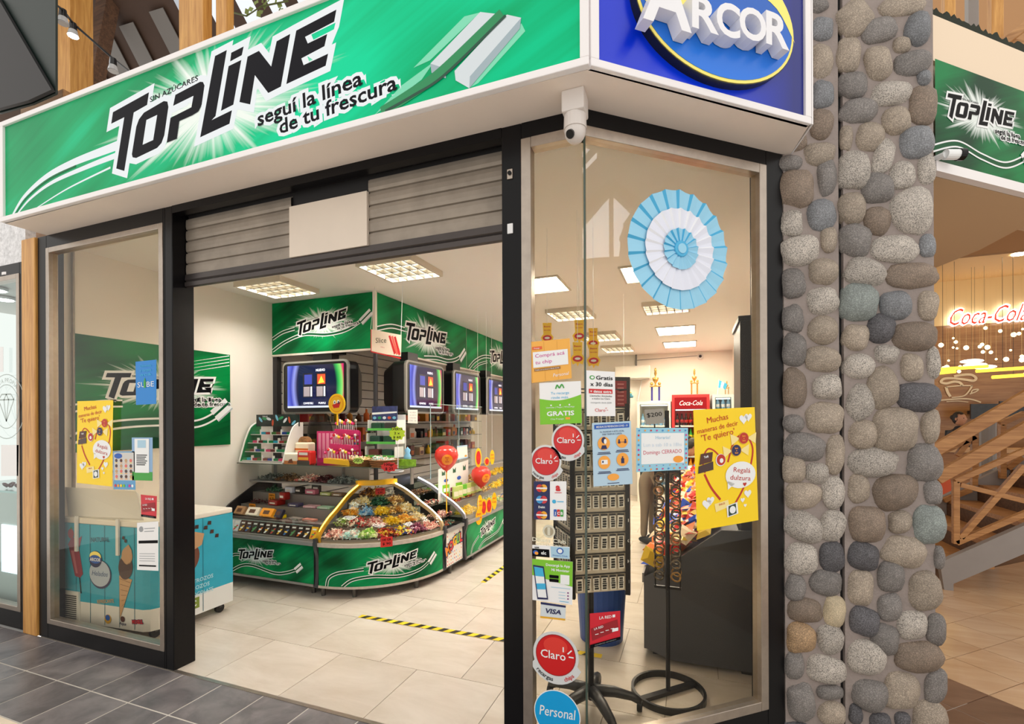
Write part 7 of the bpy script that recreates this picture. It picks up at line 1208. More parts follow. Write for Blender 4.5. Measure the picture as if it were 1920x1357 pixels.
def trophy(label, x, y, z, s, col):
    t = thing('trophy', label, 'trophy', (x, y, z)); bx('base', (x - .09 * s, y - .05, z), (x + .09 * s, y + .05, z + .02 * s), WHITE, t); 
    for d in (-.065, .065): mk('column', MB().cyl((x + d * s, y, z + .02 * s), (x + d * s, y, z + .28 * s), .018 * s, n=10), col, t)
    bx('deck', (x - .1 * s, y - .05, z + .28 * s), (x + .1 * s, y + .05, z + .3 * s), goldt, t)
    for d in (-.07, .07): mk('ornament', MB().ball((x + d * s, y, z + .34 * s), .03 * s, 8, 6), goldt, t, smooth=True)
    mk('cup', MB().lathe([(.025, 0), (.012, .03), (.02, .06), (.05, .1), (.062, .15), (.055, .15), (.015, .09), (0, .09)], (0, 0, 0), 16).xf(Matrix.Translation((x, y, z + .3 * s)) @ Matrix.Scale(s, 4)), goldt, t, smooth=True); mk('figurine', MB().lathe([(.03, 0), (.012, .02), (.012, .05), (.026, .09), (.018, .13), (.024, .15), (.012, .19), (0, .2)], (0, 0, 0), 10).xf(Matrix.Translation((x, y, z + .44 * s)) @ Matrix.Scale(s, 4)), goldt, t, smooth=True)
trophy('trophy with blue columns on the white fridge', -.66, 9.35, 1.835, 1.0, blu); trophy('trophy with gold columns on the red cola fridge', .02, 9.35, 1.945, .75, goldt); trophy('small gold trophy on the pale fridge', .56, 9.35, 1.935, .4, goldt)
fl_ = thing('small_flag', 'small light blue and white flag on the pale fridge', 'flag', (.42, 9.3, 1.935)); mk('flag_pole', MB().cyl((.40, 9.3, 1.935), (.43, 9.3, 2.22), .005, n=6), WHITE, fl_)
for k in range(3): mk('flag_stripe', MB().prism([(.432 + .045 * k, 9.3, 2.20 - .02 * k), (.475 + .045 * k, 9.3, 2.18 - .03 * k), (.45 + .04 * k, 9.3, 2.06 - .02 * k), (.41 + .04 * k, 9.3, 2.07)], (0, .003, 0)), [cyan, WHITE, cyan][k], fl_)
ac = thing('air_conditioner', 'white wall air conditioner on the back wall', 'air conditioner', (-1.1, 9.65, 2.27)); bx('casing', (-1.45, 9.55, 2.30), (-.77, YB, 2.55), mat('ac_white', (236, 230, 218), .35), ac, .02); bx('outlet_flap', (-1.43, 9.535, 2.275), (-.79, 9.6, 2.30), mat('ac_flap', (150, 140, 126), .4), ac)
mk('drain_pipe', MB().tube([(-.95, 9.75, 2.27), (-.98, 9.72, 2.1), (-1.02, 9.72, 1.9), (-1.0, 9.72, 1.7)], .012, 6), WHITE, ac); bx('conduit', (-1.07, 9.74, 2.55), (-1.04, YB, ZC), mat('conduit_grey', (120, 116, 110), .5), ac)
dc = thing('small_dome_camera', 'tiny dome camera high on the shop back wall', 'camera', (.33, 9.7, 2.65)); c = ony(1313, 668, 9.72); mk('dome_base', MB().cyl((c.x, YB, c.z), (c.x, 9.7, c.z), .055, n=16), mat('camera_plastic', (214, 206, 200), .35), dc); mk('dome_lens', MB().ball((c.x, 9.69, c.z), .028, 10, 8), mat('lens_black', (10, 10, 12), .08), dc)
mk('cable', MB().tube([(c.x, 9.76, c.z + .02), (-.3, 9.76, 2.70), (-1.05, 9.76, 2.68)], .006, 5), mat('conduit_grey', (120, 116, 110), .5), dc)
# hanging lip tags with strings
for i, (u, v, d, lab) in enumerate(((1026, 626, 3.1, 'lip-shaped yellow tag above the chip poster'), (1086, 622, 3.0, 'upper lip-shaped yellow tag at the glass corner'), (1083, 664, 2.9, 'lower lip-shaped yellow tag left of the glass corner'), (1112, 636, 3.2, 'upper lip-shaped yellow tag right of the glass corner'), (1113, 668, 3.0, 'lower lip-shaped yellow tag right of the glass corner'))):
    p = ony(u, v, d); t = dangler(lab, p, .085, .15, 'lips', R(15), (255, 208, 40)); mk('string', MB().cyl(p + Vector((0, 0, .07)), (p.x, p.y, ZC), .0015, n=4), WHITE, t)
ht = thing('striped_cone', 'rainbow striped cone toy hung in front of the back wall', 'toy', tuple(ony(1172, 735, 5.0))); p = ony(1170, 738, 5.0)
for k, c in enumerate(((226, 120, 130), (240, 230, 226), (240, 160, 80), (245, 220, 110), (120, 200, 210), (80, 170, 200))): mk('stripe_ring', MB().lathe([(.025 + .014 * k, -.0 - .022 * k), (.025 + .014 * (k + 1) * (1 if k < 4 else .8), -.022 * (k + 1))], p + Vector((0, 0, .09)), 16), mat('cone_%d' % k, c, .4), ht, smooth=True)
mk('string', MB().cyl(p + Vector((0, 0, .1)), (p.x, p.y, ZC), .0015, n=4), WHITE, ht)
# shopper leaning over the gondola, seen between the posters and racks
def skinned(name, pts, edges, m, parent=None, root=0, sub=1):
    me = bpy.data.meshes.new(name); me.from_pydata([p[0] for p in pts], edges, []); me.materials.append(m); o = put(name, me, parent); sk = o.modifiers.new('skin', 'SKIN'); sk.use_smooth_shade = True
    lay = me.skin_vertices[0] if me.skin_vertices else None
    if lay is None: bm = bmesh.new(); bm.from_mesh(me); bm.verts.layers.skin.verify(); bm.to_mesh(me); bm.free(); lay = me.skin_vertices[0]
    for i, p in enumerate(pts): lay.data[i].radius = (p[1], p[1] * (p[2] if len(p) > 2 else 1)); lay.data[i].use_root = (i == root)
    s = o.modifiers.new('sub', 'SUBSURF'); s.levels = sub; s.render_levels = sub; return o
def person(label, base_, rz, skin, top, trouser, hair, lean=0.0, sit=False):
    t = thing('person', label, 'person', tuple(base_)); M = Matrix.Translation(Vector(base_)) @ Matrix.Rotation(rz, 4, 'Z'); cl, sl_ = math.cos(lean), math.sin(lean); ln = lambda z: 0.0
    def T(x, y, z):   # bend at the hips; forward is -y
        if z > .84: k = z - .84; y, z = y * cl - k * sl_, .84 + k * cl - y * sl_ * -1
        return tuple(M @ Vector((x, y, z)))
    body = [((0, 0, .82), .13, .8), ((0, ln(1.0), 1.0), .125, .8), ((0, ln(1.22), 1.22), .145, .7), ((0, ln(1.34), 1.33), .06), ((0, ln(1.40), 1.385), .05), ((.085, 0, .78), .085), ((.09, -.01, .44), .058), ((.09, .01, .07), .04), ((-.085, 0, .78), .085), ((-.09, -.01, .44), .058), ((-.09, .01, .07), .04),
            ((.16, ln(1.28), 1.27), .055), ((.22, ln(1.05) - .03, 1.03), .042), ((.16, ln(1.0) - .22, .96), .033), ((-.16, ln(1.28), 1.27), .055), ((-.22, ln(1.05) - .03, 1.03), .042), ((-.16, ln(1.0) - .22, .96), .033)]
    ed = [(0, 1), (1, 2), (2, 3), (3, 4), (0, 5), (5, 6), (6, 7), (0, 8), (8, 9), (9, 10), (2, 11), (11, 12), (12, 13), (2, 14), (14, 15), (15, 16)]
    skinned('body', [(T(*p[0]),) + tuple(p[1:]) for p in body], ed, trouser, t, 0, 2)
    shirt = [((0, 0, .86), .142, .82), ((0, ln(1.0), 1.0), .137, .82), ((0, ln(1.22), 1.22), .157, .72), ((.16, ln(1.28), 1.27), .064), ((.22, ln(1.05) - .03, 1.03), .05), ((-.16, ln(1.28), 1.27), .064), ((-.22, ln(1.05) - .03, 1.03), .05)]
    skinned('shirt', [(T(*p[0]),) + tuple(p[1:]) for p in shirt], [(0, 1), (1, 2), (2, 3), (3, 4), (2, 5), (5, 6)], top, t, 0, 2)
    hc = Vector((0, ln(1.52) - .02, 1.49)); mk('head', MB().add([T(*(hc + Vector((v[0] * .072, v[1] * .088 - (.012 if v[1] < -.8 and abs(v[2]) < .25 else 0), v[2] * .108)))) for v in ICO[0]], ICO[1]), skin, t, smooth=True)
    mk('hair', MB().add([T(*(hc + Vector((v[0] * .079, v[1] * .092 + .016, v[2] * .112 + .016)))) for v in ICO[0]], [f for f in ICO[1] if sum(ICO[0][i][1] for i in f) / 3 > -.35 or sum(ICO[0][i][2] for i in f) / 3 > .55]), hair, t, smooth=True)
    mk('hair_bun', MB().ball(T(*(hc + Vector((0, .1, .03)))), .042, 10, 8), hair, t, smooth=True)
    for s in (-1, 1):
        mk('eye', MB().ball(T(*(hc + Vector((s * .028, -.08, .012)))), .009, 8, 6), INK, t, smooth=True); mk('ear', MB().ball(T(*(hc + Vector((s * .074, .0, .0)))), (.012, .02, .026), 8, 6), skin, t, smooth=True)
        pts = [((s * .16, ln(1.0) - .22, .96), .026), ((s * .155, ln(1.0) - .28, .945), .03)]; skinned('hand', [(T(*pts[0][0]), .024), (T(*pts[1][0]), .03, .5)] + [(T(s * .155 + q * .016, ln(1.0) - .33 - (.012 if abs(q) < 1 else 0), .935), .0085) for q in (-1.5, -.5, .5, 1.5)] + [(T(s * .155 + q * .017, ln(1.0) - .365 - (.018 if abs(q) < 1 else 0), .91), .0075) for q in (-1.5, -.5, .5, 1.5)] + [(T(s * .155 - s * .045, ln(1.0) - .29, .935), .009)], [(0, 1)] + [(1, 2 + k) for k in range(4)] + [(2 + k, 6 + k) for k in range(4)] + [(1, 10)], skin, t, 0, 1)
        mk('shoe', MB().add([T(s * .09 + v[0] * .045, -.045 + v[1] * .125, .045 + v[2] * .045) for v in ICO[0]], ICO[1]), mat('shoe_black', (30, 28, 30), .5), t, smooth=True)
    return t
sk1 = mat('skin_tone', (196, 146, 116), .5); pf = onz(1216, 1016, 0)
person('person in khaki trousers and dark top leaning over the gondola', (pf.x, pf.y, 0), R(62), sk1, mat('shirt_dark', (52, 50, 56), .7), mat('khaki_cloth', (128, 112, 92), .8, var=.1, vscale=8), mat('hair_dark', (30, 22, 18), .6), lean=1.0)
# ================================================================ THE MALL AROUND THE SHOP
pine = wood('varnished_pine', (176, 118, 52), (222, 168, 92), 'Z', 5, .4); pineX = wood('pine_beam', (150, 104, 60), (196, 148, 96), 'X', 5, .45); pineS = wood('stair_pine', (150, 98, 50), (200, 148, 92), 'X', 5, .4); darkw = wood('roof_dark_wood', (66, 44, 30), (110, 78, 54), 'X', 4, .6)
mk('corner_post', MB().box((-4.478, 1.965, 0), (-4.315, 2.10, 2.80)), pine, label='varnished pine post left of the shop window', cat='post', bev=.006)
# neighbouring jeweller's window at the left edge
sN = plane_surf((0, 1.99, 0), (1, 0, 0), (0, 0, 1)); window('window_4', "neighbouring jeweller's window at the left edge", sN, -6.6, -4.48, 0, 2.66, .08, .075, .13, .08, gl=glass('jeweller_glass', (226, 240, 240), 1.45))
bx('wall_neighbour', (-6.6, 4.2, 0), (-4.45, 4.3, 3.0), mat('jeweller_wall', (104, 134, 134), .5), kind='structure', label='pale teal back wall of the neighbouring jeweller'); bx('ceiling_neighbour', (-6.6, 2.0, 2.62), (-4.46, 4.3, 2.66), ceilm, kind='structure', label='white ceiling of the neighbouring jeweller'); bx('floor_neighbour', (-6.6, 2.0, -.03), (-4.46, 4.3, .0), mat('jeweller_floor', (120, 120, 118), .4), kind='structure', label='grey floor of the neighbouring jeweller')
bx('wall_divider', (-4.46, 2.11, 0), (-4.425, 4.3, 2.8), mat('jeweller_wall', (104, 134, 134), .5), kind='structure', label='divider wall between the jeweller and the shop')
mk('trim_6', MB().box((-6.6, 1.99, 2.66), (-4.48, 2.05, 3.0)), mat('mosaic_white', (226, 226, 228), .5, var=.3, vscale=40), kind='structure', label='white speckled band above the jeweller window')
jw = thing('jewellery_case', 'white jewellery case with lit niche behind the left edge window', 'display case', (-5.1, 2.5, 0)); bx('plinth', (-6.0, 2.12, 0), (-4.55, 2.7, .95), mat('case_white', (206, 206, 200), .4), jw); bx('lit_niche', (-5.1, 2.112, .33), (-4.62, 2.12, .70), emis('niche_light', (226, 242, 250), 2.2), jw); bx('top_glass', (-6.0, 2.12, .95), (-4.55, 2.7, .965), mat('case_glass_top', (190, 214, 210), .15), jw)
rg = random.Random(33)
for i in range(12): p = Vector((-5.2 + .055 * i, 2.2 + .08 * (i % 3), .967)); mk('bead_necklace', MB().tube([p + Vector((.03 * math.cos(q), .03 * math.sin(q), .012 + .03 * abs(math.sin(q)))) for q in [2 * math.pi * k / 10 for k in range(11)]], .009, 5), mat('garnet_bead', (96, 30, 36), .25), label='dark red bead necklace on the jewellery case, %s in line' % ['first', 'second', 'third', 'fourth', 'fifth', 'sixth', 'seventh', 'eighth', 'ninth', 'tenth', 'eleventh', 'twelfth'][i], cat='necklace', group='bead necklaces on the jewellery case', smooth=True)
flat('paper_notice', "white paper notice on the jeweller's window", 'notice', gA([(2, 892), (34, 892), (35, 834), (2, 834)], 1.984), .001, mat('paper_white', (240, 240, 240), .5)); flat('paper_notice', "narrow white notice higher on the jeweller's window", 'notice', gA([(0, 697), (6, 697), (6, 650), (0, 650)], 1.984), .001, mat('paper_white', (240, 240, 240), .5))
em = thing('etched_emblem', "frosted diamond emblem with ring lettering on the jeweller's window", 'emblem', (-4.85, 1.984, 1.6)); c = ony(12, 762, 1.984); sfx = plane_surf(c, (1, 0, 0), (0, 0, 1)); pr = Print(sfx, .0006); fro = mat('frosted', (176, 188, 184), .6)
for r_ in (.16, .235): 
    q = [(r_ * math.cos(2 * math.pi * k / 40), r_ * math.sin(2 * math.pi * k / 40)) for k in range(41)]; pr.ribbon(q, .006, fro, 1, 1)
for a, b in (((-.1, .05), (0, -.11)), ((.1, .05), (0, -.11)), ((-.1, .05), (.1, .05)), ((-.06, .09), (.06, .09)), ((-.1, .05), (-.06, .09)), ((.1, .05), (.06, .09)), ((-.03, .05), (0, -.11)), ((.03, .05), (0, -.11)), ((-.03, .05), (0, .09)), ((.03, .05), (0, .09))): pr.ribbon([a, b], .01, fro, 1, 1)
pr.arc_text('JOYA PROPIA', 0, 0, .178, 90, .045, fro, 1, .01); pr.done(em)
for i, (u, v) in enumerate(((30, 515), (8, 558), (-8, 540))): p = onz(u, v, 2.61); t = thing('downlight', 'small round ceiling lamp of the jeweller, %s from the glass' % ['first', 'second', 'third'][i], 'ceiling light', tuple(p), group='jeweller ceiling lamps'); mk('lamp_ring', MB().cyl(p, p - Vector((0, 0, .02)), .075, n=20), whitetrim, t); mk('lamp_disc', MB().cyl(p - Vector((0, 0, .02)), p - Vector((0, 0, .025)), .06, n=20), emis('jeweller_lamp', (245, 252, 255), 14), t)
# --- roof timbers above the sign box at the upper left
def beam(name, label, p, q, w_, h_, m=pineX, cat='beam', parent=None, up=(0, 0, 1)): return mk(name, MB().bar(p, q, w_, h_, up), m, parent, label=label, cat=cat, bev=.004)
def at(u, v, y): return ony(u, v, y)
p = at(115, 190, 2.9); bx('timber_post', (at(101, 100, 2.9).x, 2.9, 2.6), (at(131, 100, 2.9).x, 3.1, 7.6), pine, label='thin pine post rising above the sign at far left', cat='post', bev=.005)
p0, p1, p2 = at(335, 50, 2.3), at(390, 50, 2.3), at(414, 50, 2.3); bx('timber_post', (p0.x, 2.3, 2.86), (p1.x - .05, 2.37, 4.9), pine, label='broad double pine post rising above the sign', cat='post', bev=.005); bx('timber_post', (p1.x + .02, 2.34, 2.86), (p2.x, 2.4, 4.9), pine, label='narrow pine post beside the broad double one', cat='post', bev=.005)
bx('timber_block', (at(38, 190, 2.2).x, 2.2, 2.66), (at(118, 190, 2.2).x, 2.3, at(100, 200, 2.3).z), pineX, label='pine block resting behind the sign box left end', cat='timber block', bev=.005)
beam('roof_beam', 'lower horizontal roof beam behind the thin post', at(150, 60, 4.2), at(335, 45, 4.2), .16, .30); beam('roof_beam', 'upper horizontal roof beam behind the double post', at(120, 5, 4.6), at(520, 0, 4.6), .16, .2, darkw); beam('roof_beam', 'slanting dark rafter between the posts', at(168, 190, 3.6), at(215, -60, 3.6), .14, .2, darkw); beam('roof_beam', 'slanting pale rafter at the top left corner', at(105, 8, 3.2), at(170, -30, 3.2), .1, .16, mat('pale_rafter', (206, 186, 164), .5))
rf = thing('mall_roof', 'sloping mall roof with dark boards and translucent sheets', 'roof', (-4, 6, 4), kind='structure'); 
def slope(u, v): return onpl(u, v, (0, 6.2, 5.1), Vector((0, -.5, -1)).normalized())
mk('roof_boards', MB().add([slope(-900, 480), slope(1250, 150), slope(1250, -700), slope(-900, -700)], [(0, 1, 2, 3)]), mat('roof_brown', (70, 48, 34), .7, var=.2, vscale=2), rf)
for k in range(12):
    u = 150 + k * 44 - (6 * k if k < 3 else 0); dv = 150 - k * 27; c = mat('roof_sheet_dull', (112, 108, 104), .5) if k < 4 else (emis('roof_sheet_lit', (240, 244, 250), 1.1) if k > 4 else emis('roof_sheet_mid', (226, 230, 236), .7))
    a, b, cc2, d = slope(u, dv - 50), slope(u + 26, dv - 58), slope(u + 26 + 60, dv + 60), slope(u + 60, dv + 68); n = Vector((0, -.5, -1)).normalized()
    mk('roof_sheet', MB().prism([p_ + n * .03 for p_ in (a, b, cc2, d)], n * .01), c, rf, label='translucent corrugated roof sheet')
sp_ = thing('dark_bulkhead', 'dark green-black sloping bulkhead in the upper left corner', 'bulkhead', (-5, 1.6, 3.2)); q = [at(-160, 215, 1.75), at(0, 212, 1.75), at(60, 195, 1.75), at(104, 175, 1.75), at(104, -60, 1.75), at(-160, -60, 1.75)]
mk('soffit_board', MB().prism(q, (0, .012, 0)), mat('bulkhead_green', (20, 36, 32), .45), sp_); q2 = [at(-160, 210, 1.74), at(0, 208, 1.74), at(60, 192, 1.74), at(104, 172, 1.74), at(0, -5, 1.74), at(-160, -60, 1.74)]; mk('lower_face', MB().prism(q2, (0, -.02, 0)), mat('bulkhead_black', (24, 22, 24), .5), sp_)
SPT = [at(118, 38, 2.1), at(137, 62, 2.25), at(212, 128, 2.4)]; cb = [at(104, 8, 2.0)] + [q + Vector((0, 0, .075)) for q in SPT] + [at(240, 132, 2.6)]
tk = thing('cable_spotlights', 'black cable track carrying round spotlights at the upper left', 'cable track', tuple(cb[1])); mk('cable', MB().tube(cb, .008, 6), wire, tk)
for i, (u, v, on) in enumerate(((118, 38, 0), (137, 62, 1), (212, 128, 0))):
    p = SPT[i]; t = thing('spotlight', ['upper unlit spotlight on the cable track', 'glowing spotlight on the cable track', 'lower unlit spotlight above the sign edge'][i], 'spotlight', tuple(p)); mk('lamp_socket', MB().cyl(p + Vector((0, 0, .075)), p + Vector((0, 0, .02)), .022, .026, 12), wire, t); mk('lamp_head', MB().cyl(p + Vector((0, 0, .025)), p - Vector((0, 0, .022)), .024, .036, 16), mat('spot_white', (190, 190, 190), .3), t); mk('lamp_glass', MB().cyl(p - Vector((0, 0, .022)), p - Vector((0, 0, .026)), .032, n=16), emis('spot_on', (255, 255, 255), 18) if on else mat('spot_glass', (206, 206, 206), .15), t)
pt = thing('climbing_plant', 'sprig of pale green leaves on the roof timbers', 'plant', tuple(at(480, 20, 2.7))); rg = random.Random(4)
for i in range(16):
    p = at(rg.uniform(464, 535), rg.uniform(0, 30), 2.7 + rg.random() * .1); a = rg.uniform(0, 6.28); d = Vector((math.cos(a), 0, math.sin(a))) * .05; n = Vector((-d.z, .02, d.x)) * .45; mk('leaf', MB().add([p, p + d * .5 + n, p + d, p + d * .5 - n], [(0, 1, 2, 3)]), mat('leaf_pale', (136, 156, 84), .6), pt)
mk('stem', MB().tube([(p2.x - .02, 2.39, at(414, 30, 2.39).z), at(462, 30, 2.72), at(490, 12, 2.75), at(540, 2, 2.75)], .006, 5), mat('leaf_stem', (90, 100, 50), .6), pt)
# --- sign box beyond the pillar
f2 = thing('far_sign_box', 'cream sign box with a soffit beyond the stone pillar', 'sign box', tuple(Fp(2.6, 2.72))); s0, s1 = 1.93, 5.5
crm = mat('far_cream', (236, 214, 186), .6)
mk('upper_band', MB().prism([Fp(s0, 3.30, -.02), Fp(s1, 3.30, -.02), Fp(s1, 3.53, -.02), Fp(s0, 3.53, -.02)], -BN * .5), crm, f2); mk('bottom_trim', MB().prism([Fp(s0, 2.735), Fp(s1, 2.735), Fp(s1, 2.785), Fp(s0, 2.785)], -BN * .04), whitetrim, f2)
a, b = Fp(s0, 2.735, -.045), Fp(s1, 2.735, -.045); mk('soffit', MB().prism([a, b, b + Vector((-.2, 1.6, 0)), Vector((2.0, 4.0, 2.735)), Vector((1.97, 4.5, 2.735)), Vector((1.85, 4.95, 2.735)), Vector((1.1, 5.3, 2.735)), Vector((.85, 4.2, 2.735))], (0, 0, .03)), mat('far_soffit', (206, 176, 140), .6), f2)
mk('core', MB().prism([Fp(s0, 2.785, -.04), Fp(s1, 2.785, -.04), Fp(s1, 2.785, -.4), Fp(s0, 2.785, -.4)], (0, 0, .6)), crm, f2)
fgm = mk('moss_edge', MB().add([tuple(Fp(s0 + .02 * k, 3.53 + (.02 + .03 * rg.random() if j else 0), -.02 - .05 * (j == 2))) for k in range(50) for j in range(3)], [(3 * k + j, 3 * k + 3 + j, 3 * k + 4 + j, 3 * k + 1 + j) for k in range(49) for j in range(2)]), mat('moss_dark', (34, 40, 26), .9), f2, label='ragged dark edge on top of the band')
sg2 = thing('mint_gum_sign', 'green gum sign beyond the stone pillar', 'sign', tuple(Fp(2.5, 2.785))); sf2 = plane_surf(FP - BN * .005, BD, (0, 0, 1)); panel('sign_face', sf2, s0, s1 - .1, 2.785, 3.295, topmat('mint_print_far', (0, 58, 30), (0, 94, 48), (0, 126, 66), (2.30, 3.09), .58, ang=20, seed=11.5), sg2)
pr = Print(sf2, .001); topline(pr, (2.30, 3.09), .56, -2); swoosh(pr, [(1.9, 2.84), (2.1, 2.90), (2.3, 2.87), (2.5, 2.86), (2.68, 2.93), (2.75, 2.98)], .03); gum(pr, (2.70, 2.955), .12, .06, 40); pr.done(sg2)
bc = thing('bullet_camera', 'white bullet camera poking out beside the stone pillar', 'camera', tuple(Fp(2.0, 2.82, .05))); p, q_ = Fp(1.94, 2.80, .03), Fp(2.0, 2.80, .05); mk('barrel', MB().cyl(p, q_, .024, n=16), WHITE, bc); mk('lens_hood', MB().cyl(q_, q_ + (q_ - p).normalized() * .028, .028, n=16), black, bc); mk('mount', MB().cyl(p, p - BN * .05, .015, n=8), WHITE, bc)
# roof timbers upper right
beam('roof_beam', 'upright pine strut above the far sign box', at(1778, 60, 4.2), at(1778, -400, 4.2), .06, .06, pine); beam('roof_beam', 'grey steel strut above the far sign box', at(1822, 60, 4.5), at(1820, -400, 4.5), .06, .06, mat('steel_grey', (150, 146, 142), .4)); beam('roof_beam', 'second upright pine strut above the far sign box', at(1866, 95, 4.3), at(1866, -400, 4.3), .065, .065, pine); beam('roof_beam', 'diagonal pine brace in the upper right corner', at(1880, 82, 4.2), at(1960, 20, 4.2), .05, .05, pineX); beam('roof_beam', 'low diagonal pine brace in the upper right corner', at(1870, 80, 4.25), at(1960, 95, 4.25), .05, .05, pineX)
bx('wall_upper', (1.0, 9.0, 3.9), (12, 9.1, 9.5), mat('upper_brown', (176, 134, 92), .7), kind='structure', label='brown upper mall wall in the upper right corner')
# --- cafe beyond the stairs
bx('wall_cafe', (1.0, 12.0, 3.35), (13, 12.1, 4.25), mat('cafe_cream', (250, 222, 166), .6), kind='structure', label='warm cream upper wall of the cafe'); bx('ceiling_cafe', (1.0, 4.9, 4.23), (13, 12, 4.3), mat('cafe_ceiling', (244, 206, 150), .6), kind='structure', label='warm cafe ceiling')
bx('wall_cafe_panel', (1.0, 12.02, 0), (13, 12.1, 3.36), wood('cafe_panel_wood', (140, 96, 56), (176, 130, 86), 'X', 3, .25), kind='structure', label='wood-panelled lower wall of the cafe')
dl = onz(1915, 476, 4.22); t = thing('cafe_downlight', 'bright round spot in the cafe ceiling at the right edge', 'ceiling light', tuple(dl)); mk('lamp_disc', MB().cyl(dl, dl + Vector((0, 0, .01)), .12, n=20), emis('warm_spot', (255, 236, 200), 25), t)
cs = thing('neon_cola_sign', 'glowing white and red cola script sign on the cafe wall', 'sign', tuple(ony(1845, 620, 11.9))); p, q_ = ony(1776, 612, 11.93), ony(1925, 608, 11.93); sfx = plane_surf((p.x, 11.94, (p.z + q_.z) / 2), (1, 0, 0), (0, 0, 1)); W_ = q_.x - p.x; bx('mount_bar', (p.x + .2, 11.945, p.z + .12), (q_.x - .2, 12.0, p.z + .14), whitetrim, cs); pr = Print(sfx, .006)
pr.text('Coca-Cola', W_ / 2, .05, .46, emis('sign_glow', (255, 250, 244), 4.5), 1, .055, 1, shear=.32, fit=W_ * 1.05); pr.text('Coca-Cola', W_ / 2, .05, .46, mat('neon_red', (226, 60, 40), .4, emit=1.0), 2, -.0, 1, shear=.32, fit=W_); pr.done(cs, 'script_letters')
cup = thing('coffee_cup_emblem', 'cream coffee cup emblem on the cafe wood panelling', 'emblem', tuple(ony(1798, 760, 12))); cr_ = mat('emblem_cream', (232, 214, 186), .5); z6 = lambda x, y: (1740 + x / 6.783, 580 + y / 6.783); c0 = ony(*z6(400, 1000), 12.0); E_ = lambda x, y: (lambda v: (v.x - c0.x, v.z - c0.z))(ony(*z6(x, y), 12.0)); sfx = plane_surf((c0.x, 12.005, c0.z), (1, 0, 0), (0, 0, 1)); pr = Print(sfx, .004)
for q, wd in ((((330, 850), (450, 830), (550, 830), (610, 870), (580, 905), (480, 893), (330, 875), (210, 880), (165, 920), (230, 940), (330, 918), (400, 928), (440, 965)), .045), (((228, 985), (250, 1050), (285, 1108)), .045), (((228, 985), (400, 970), (565, 968)), .022), (((562, 968), (520, 1040), (450, 1100), (300, 1120)), (.03, .02)), (((530, 1075), (610, 1045), (640, 1015), (570, 1025), (550, 1060)), .022), (((155, 1155), (420, 1135), (560, 1145), (675, 1182)), .026), (((235, 1172), (380, 1165), (515, 1178)), .014)):
    pr.ribbon([E_(*k) for k in q], wd, cr_, 1, 6)
pr.done(cup)
for i, (u, v, l_) in enumerate(((1790, 692, .9), (1768, 700, .35), (1880, 694, .7), (1900, 706, .55))): p = ony(u, v, 10.5); t = thing('pendant_lamp', 'slim glowing yellow pendant bar in the cafe, %s' % ['longest at the pillar', 'shortest at the pillar', 'upper one at right', 'lower one at right'][i], 'pendant lamp', tuple(p), group='pendant bars in the cafe'); mk('light_bar', MB().cyl(p - Vector((l_ / 2, 0, 0)), p + Vector((l_ / 2, 0, .03)), .028, n=8), emis('yellow_bar', (255, 200, 60), 3), t); mk('hanger', MB().cyl(p, p + Vector((0, 0, 4.22 - p.z)), .003, n=5), wire, t)
rg = random.Random(12)
for i in range(34): p = ony(rg.uniform(1762, 1985), rg.uniform(612, 705), 11.4); t = thing('string_bulb', 'tiny warm bulb of the fairy lights over the cafe panelling', 'bulb', tuple(p), group='fairy light bulbs in the cafe'); mk('bulb', MB().ball(p, .02 + .012 * (i % 3), 6, 4), emis('bulb_glow', (255, 226, 160), 6), t); mk('wire', MB().cyl(p, (p.x, p.y, 4.22), .0012, n=3), mat('cafe_cream', (1, 1, 1)), t)
for i in range(3): p = ony((1822, 1828, 1846)[i], (677, 684, 688)[i], 11.0); t = thing('globe_lamp', 'white oval globe lamp in the cafe, %s of three' % ['top', 'middle', 'lowest'][i], 'pendant lamp', tuple(p), group='oval globe lamps in the cafe'); mk('globe', MB().ball(p, (.16, .16, .035), 14, 8), emis('globe_glow', (255, 246, 226), 5), t, smooth=True); mk('cord', MB().cyl(p, (p.x, p.y, 4.22), .002, n=4), wire, t)
kc = thing('cafe_counter', 'long wooden cafe counter behind the stairs', 'counter', (6, 9.2, 0)); bx('front', (2.8, 9.0, 0), (11, 9.1, 1.0), wood('counter_wood', (150, 100, 56), (190, 136, 84), 'X', 3, .4), kc); bx('top', (2.7, 8.95, 1.0), (11, 9.6, 1.05), mat('counter_top', (214, 170, 120), .4), kc); bx('lit_front', (4.6, 8.985, .35), (5.6, 9.0, .9), emis('cafe_glow', (190, 226, 226), .9), kc)
for i, (u, v) in enumerate(((1845, 775), (1900, 770))): p = ony(u, v, 11.5); t = thing('wall_screen', 'small dark menu screen on the cafe wall, %s' % ['nearer the cup emblem', 'farther from the cup emblem'][i], 'screen', tuple(p), group='cafe menu screens'); bx('screen_panel', (p.x - .2, 11.48, p.z - .1), (p.x + .2, 11.52, p.z + .18), mat('menu_screen', (44, 46, 50), .3, var=.5, vscale=12), t); bx('bracket', (p.x - .03, 11.52, p.z), (p.x + .03, 12.02, p.z + .06), wire, t)
pc = ony(1797, 790, 9.9); person('person with dark tied hair standing behind the cafe counter', (pc.x, 9.9, 0), R(30), sk1, mat('shirt_grey', (60, 58, 62), .7), mat('trouser_dark', (40, 40, 44), .8), mat('hair_dark', (30, 22, 18), .6))
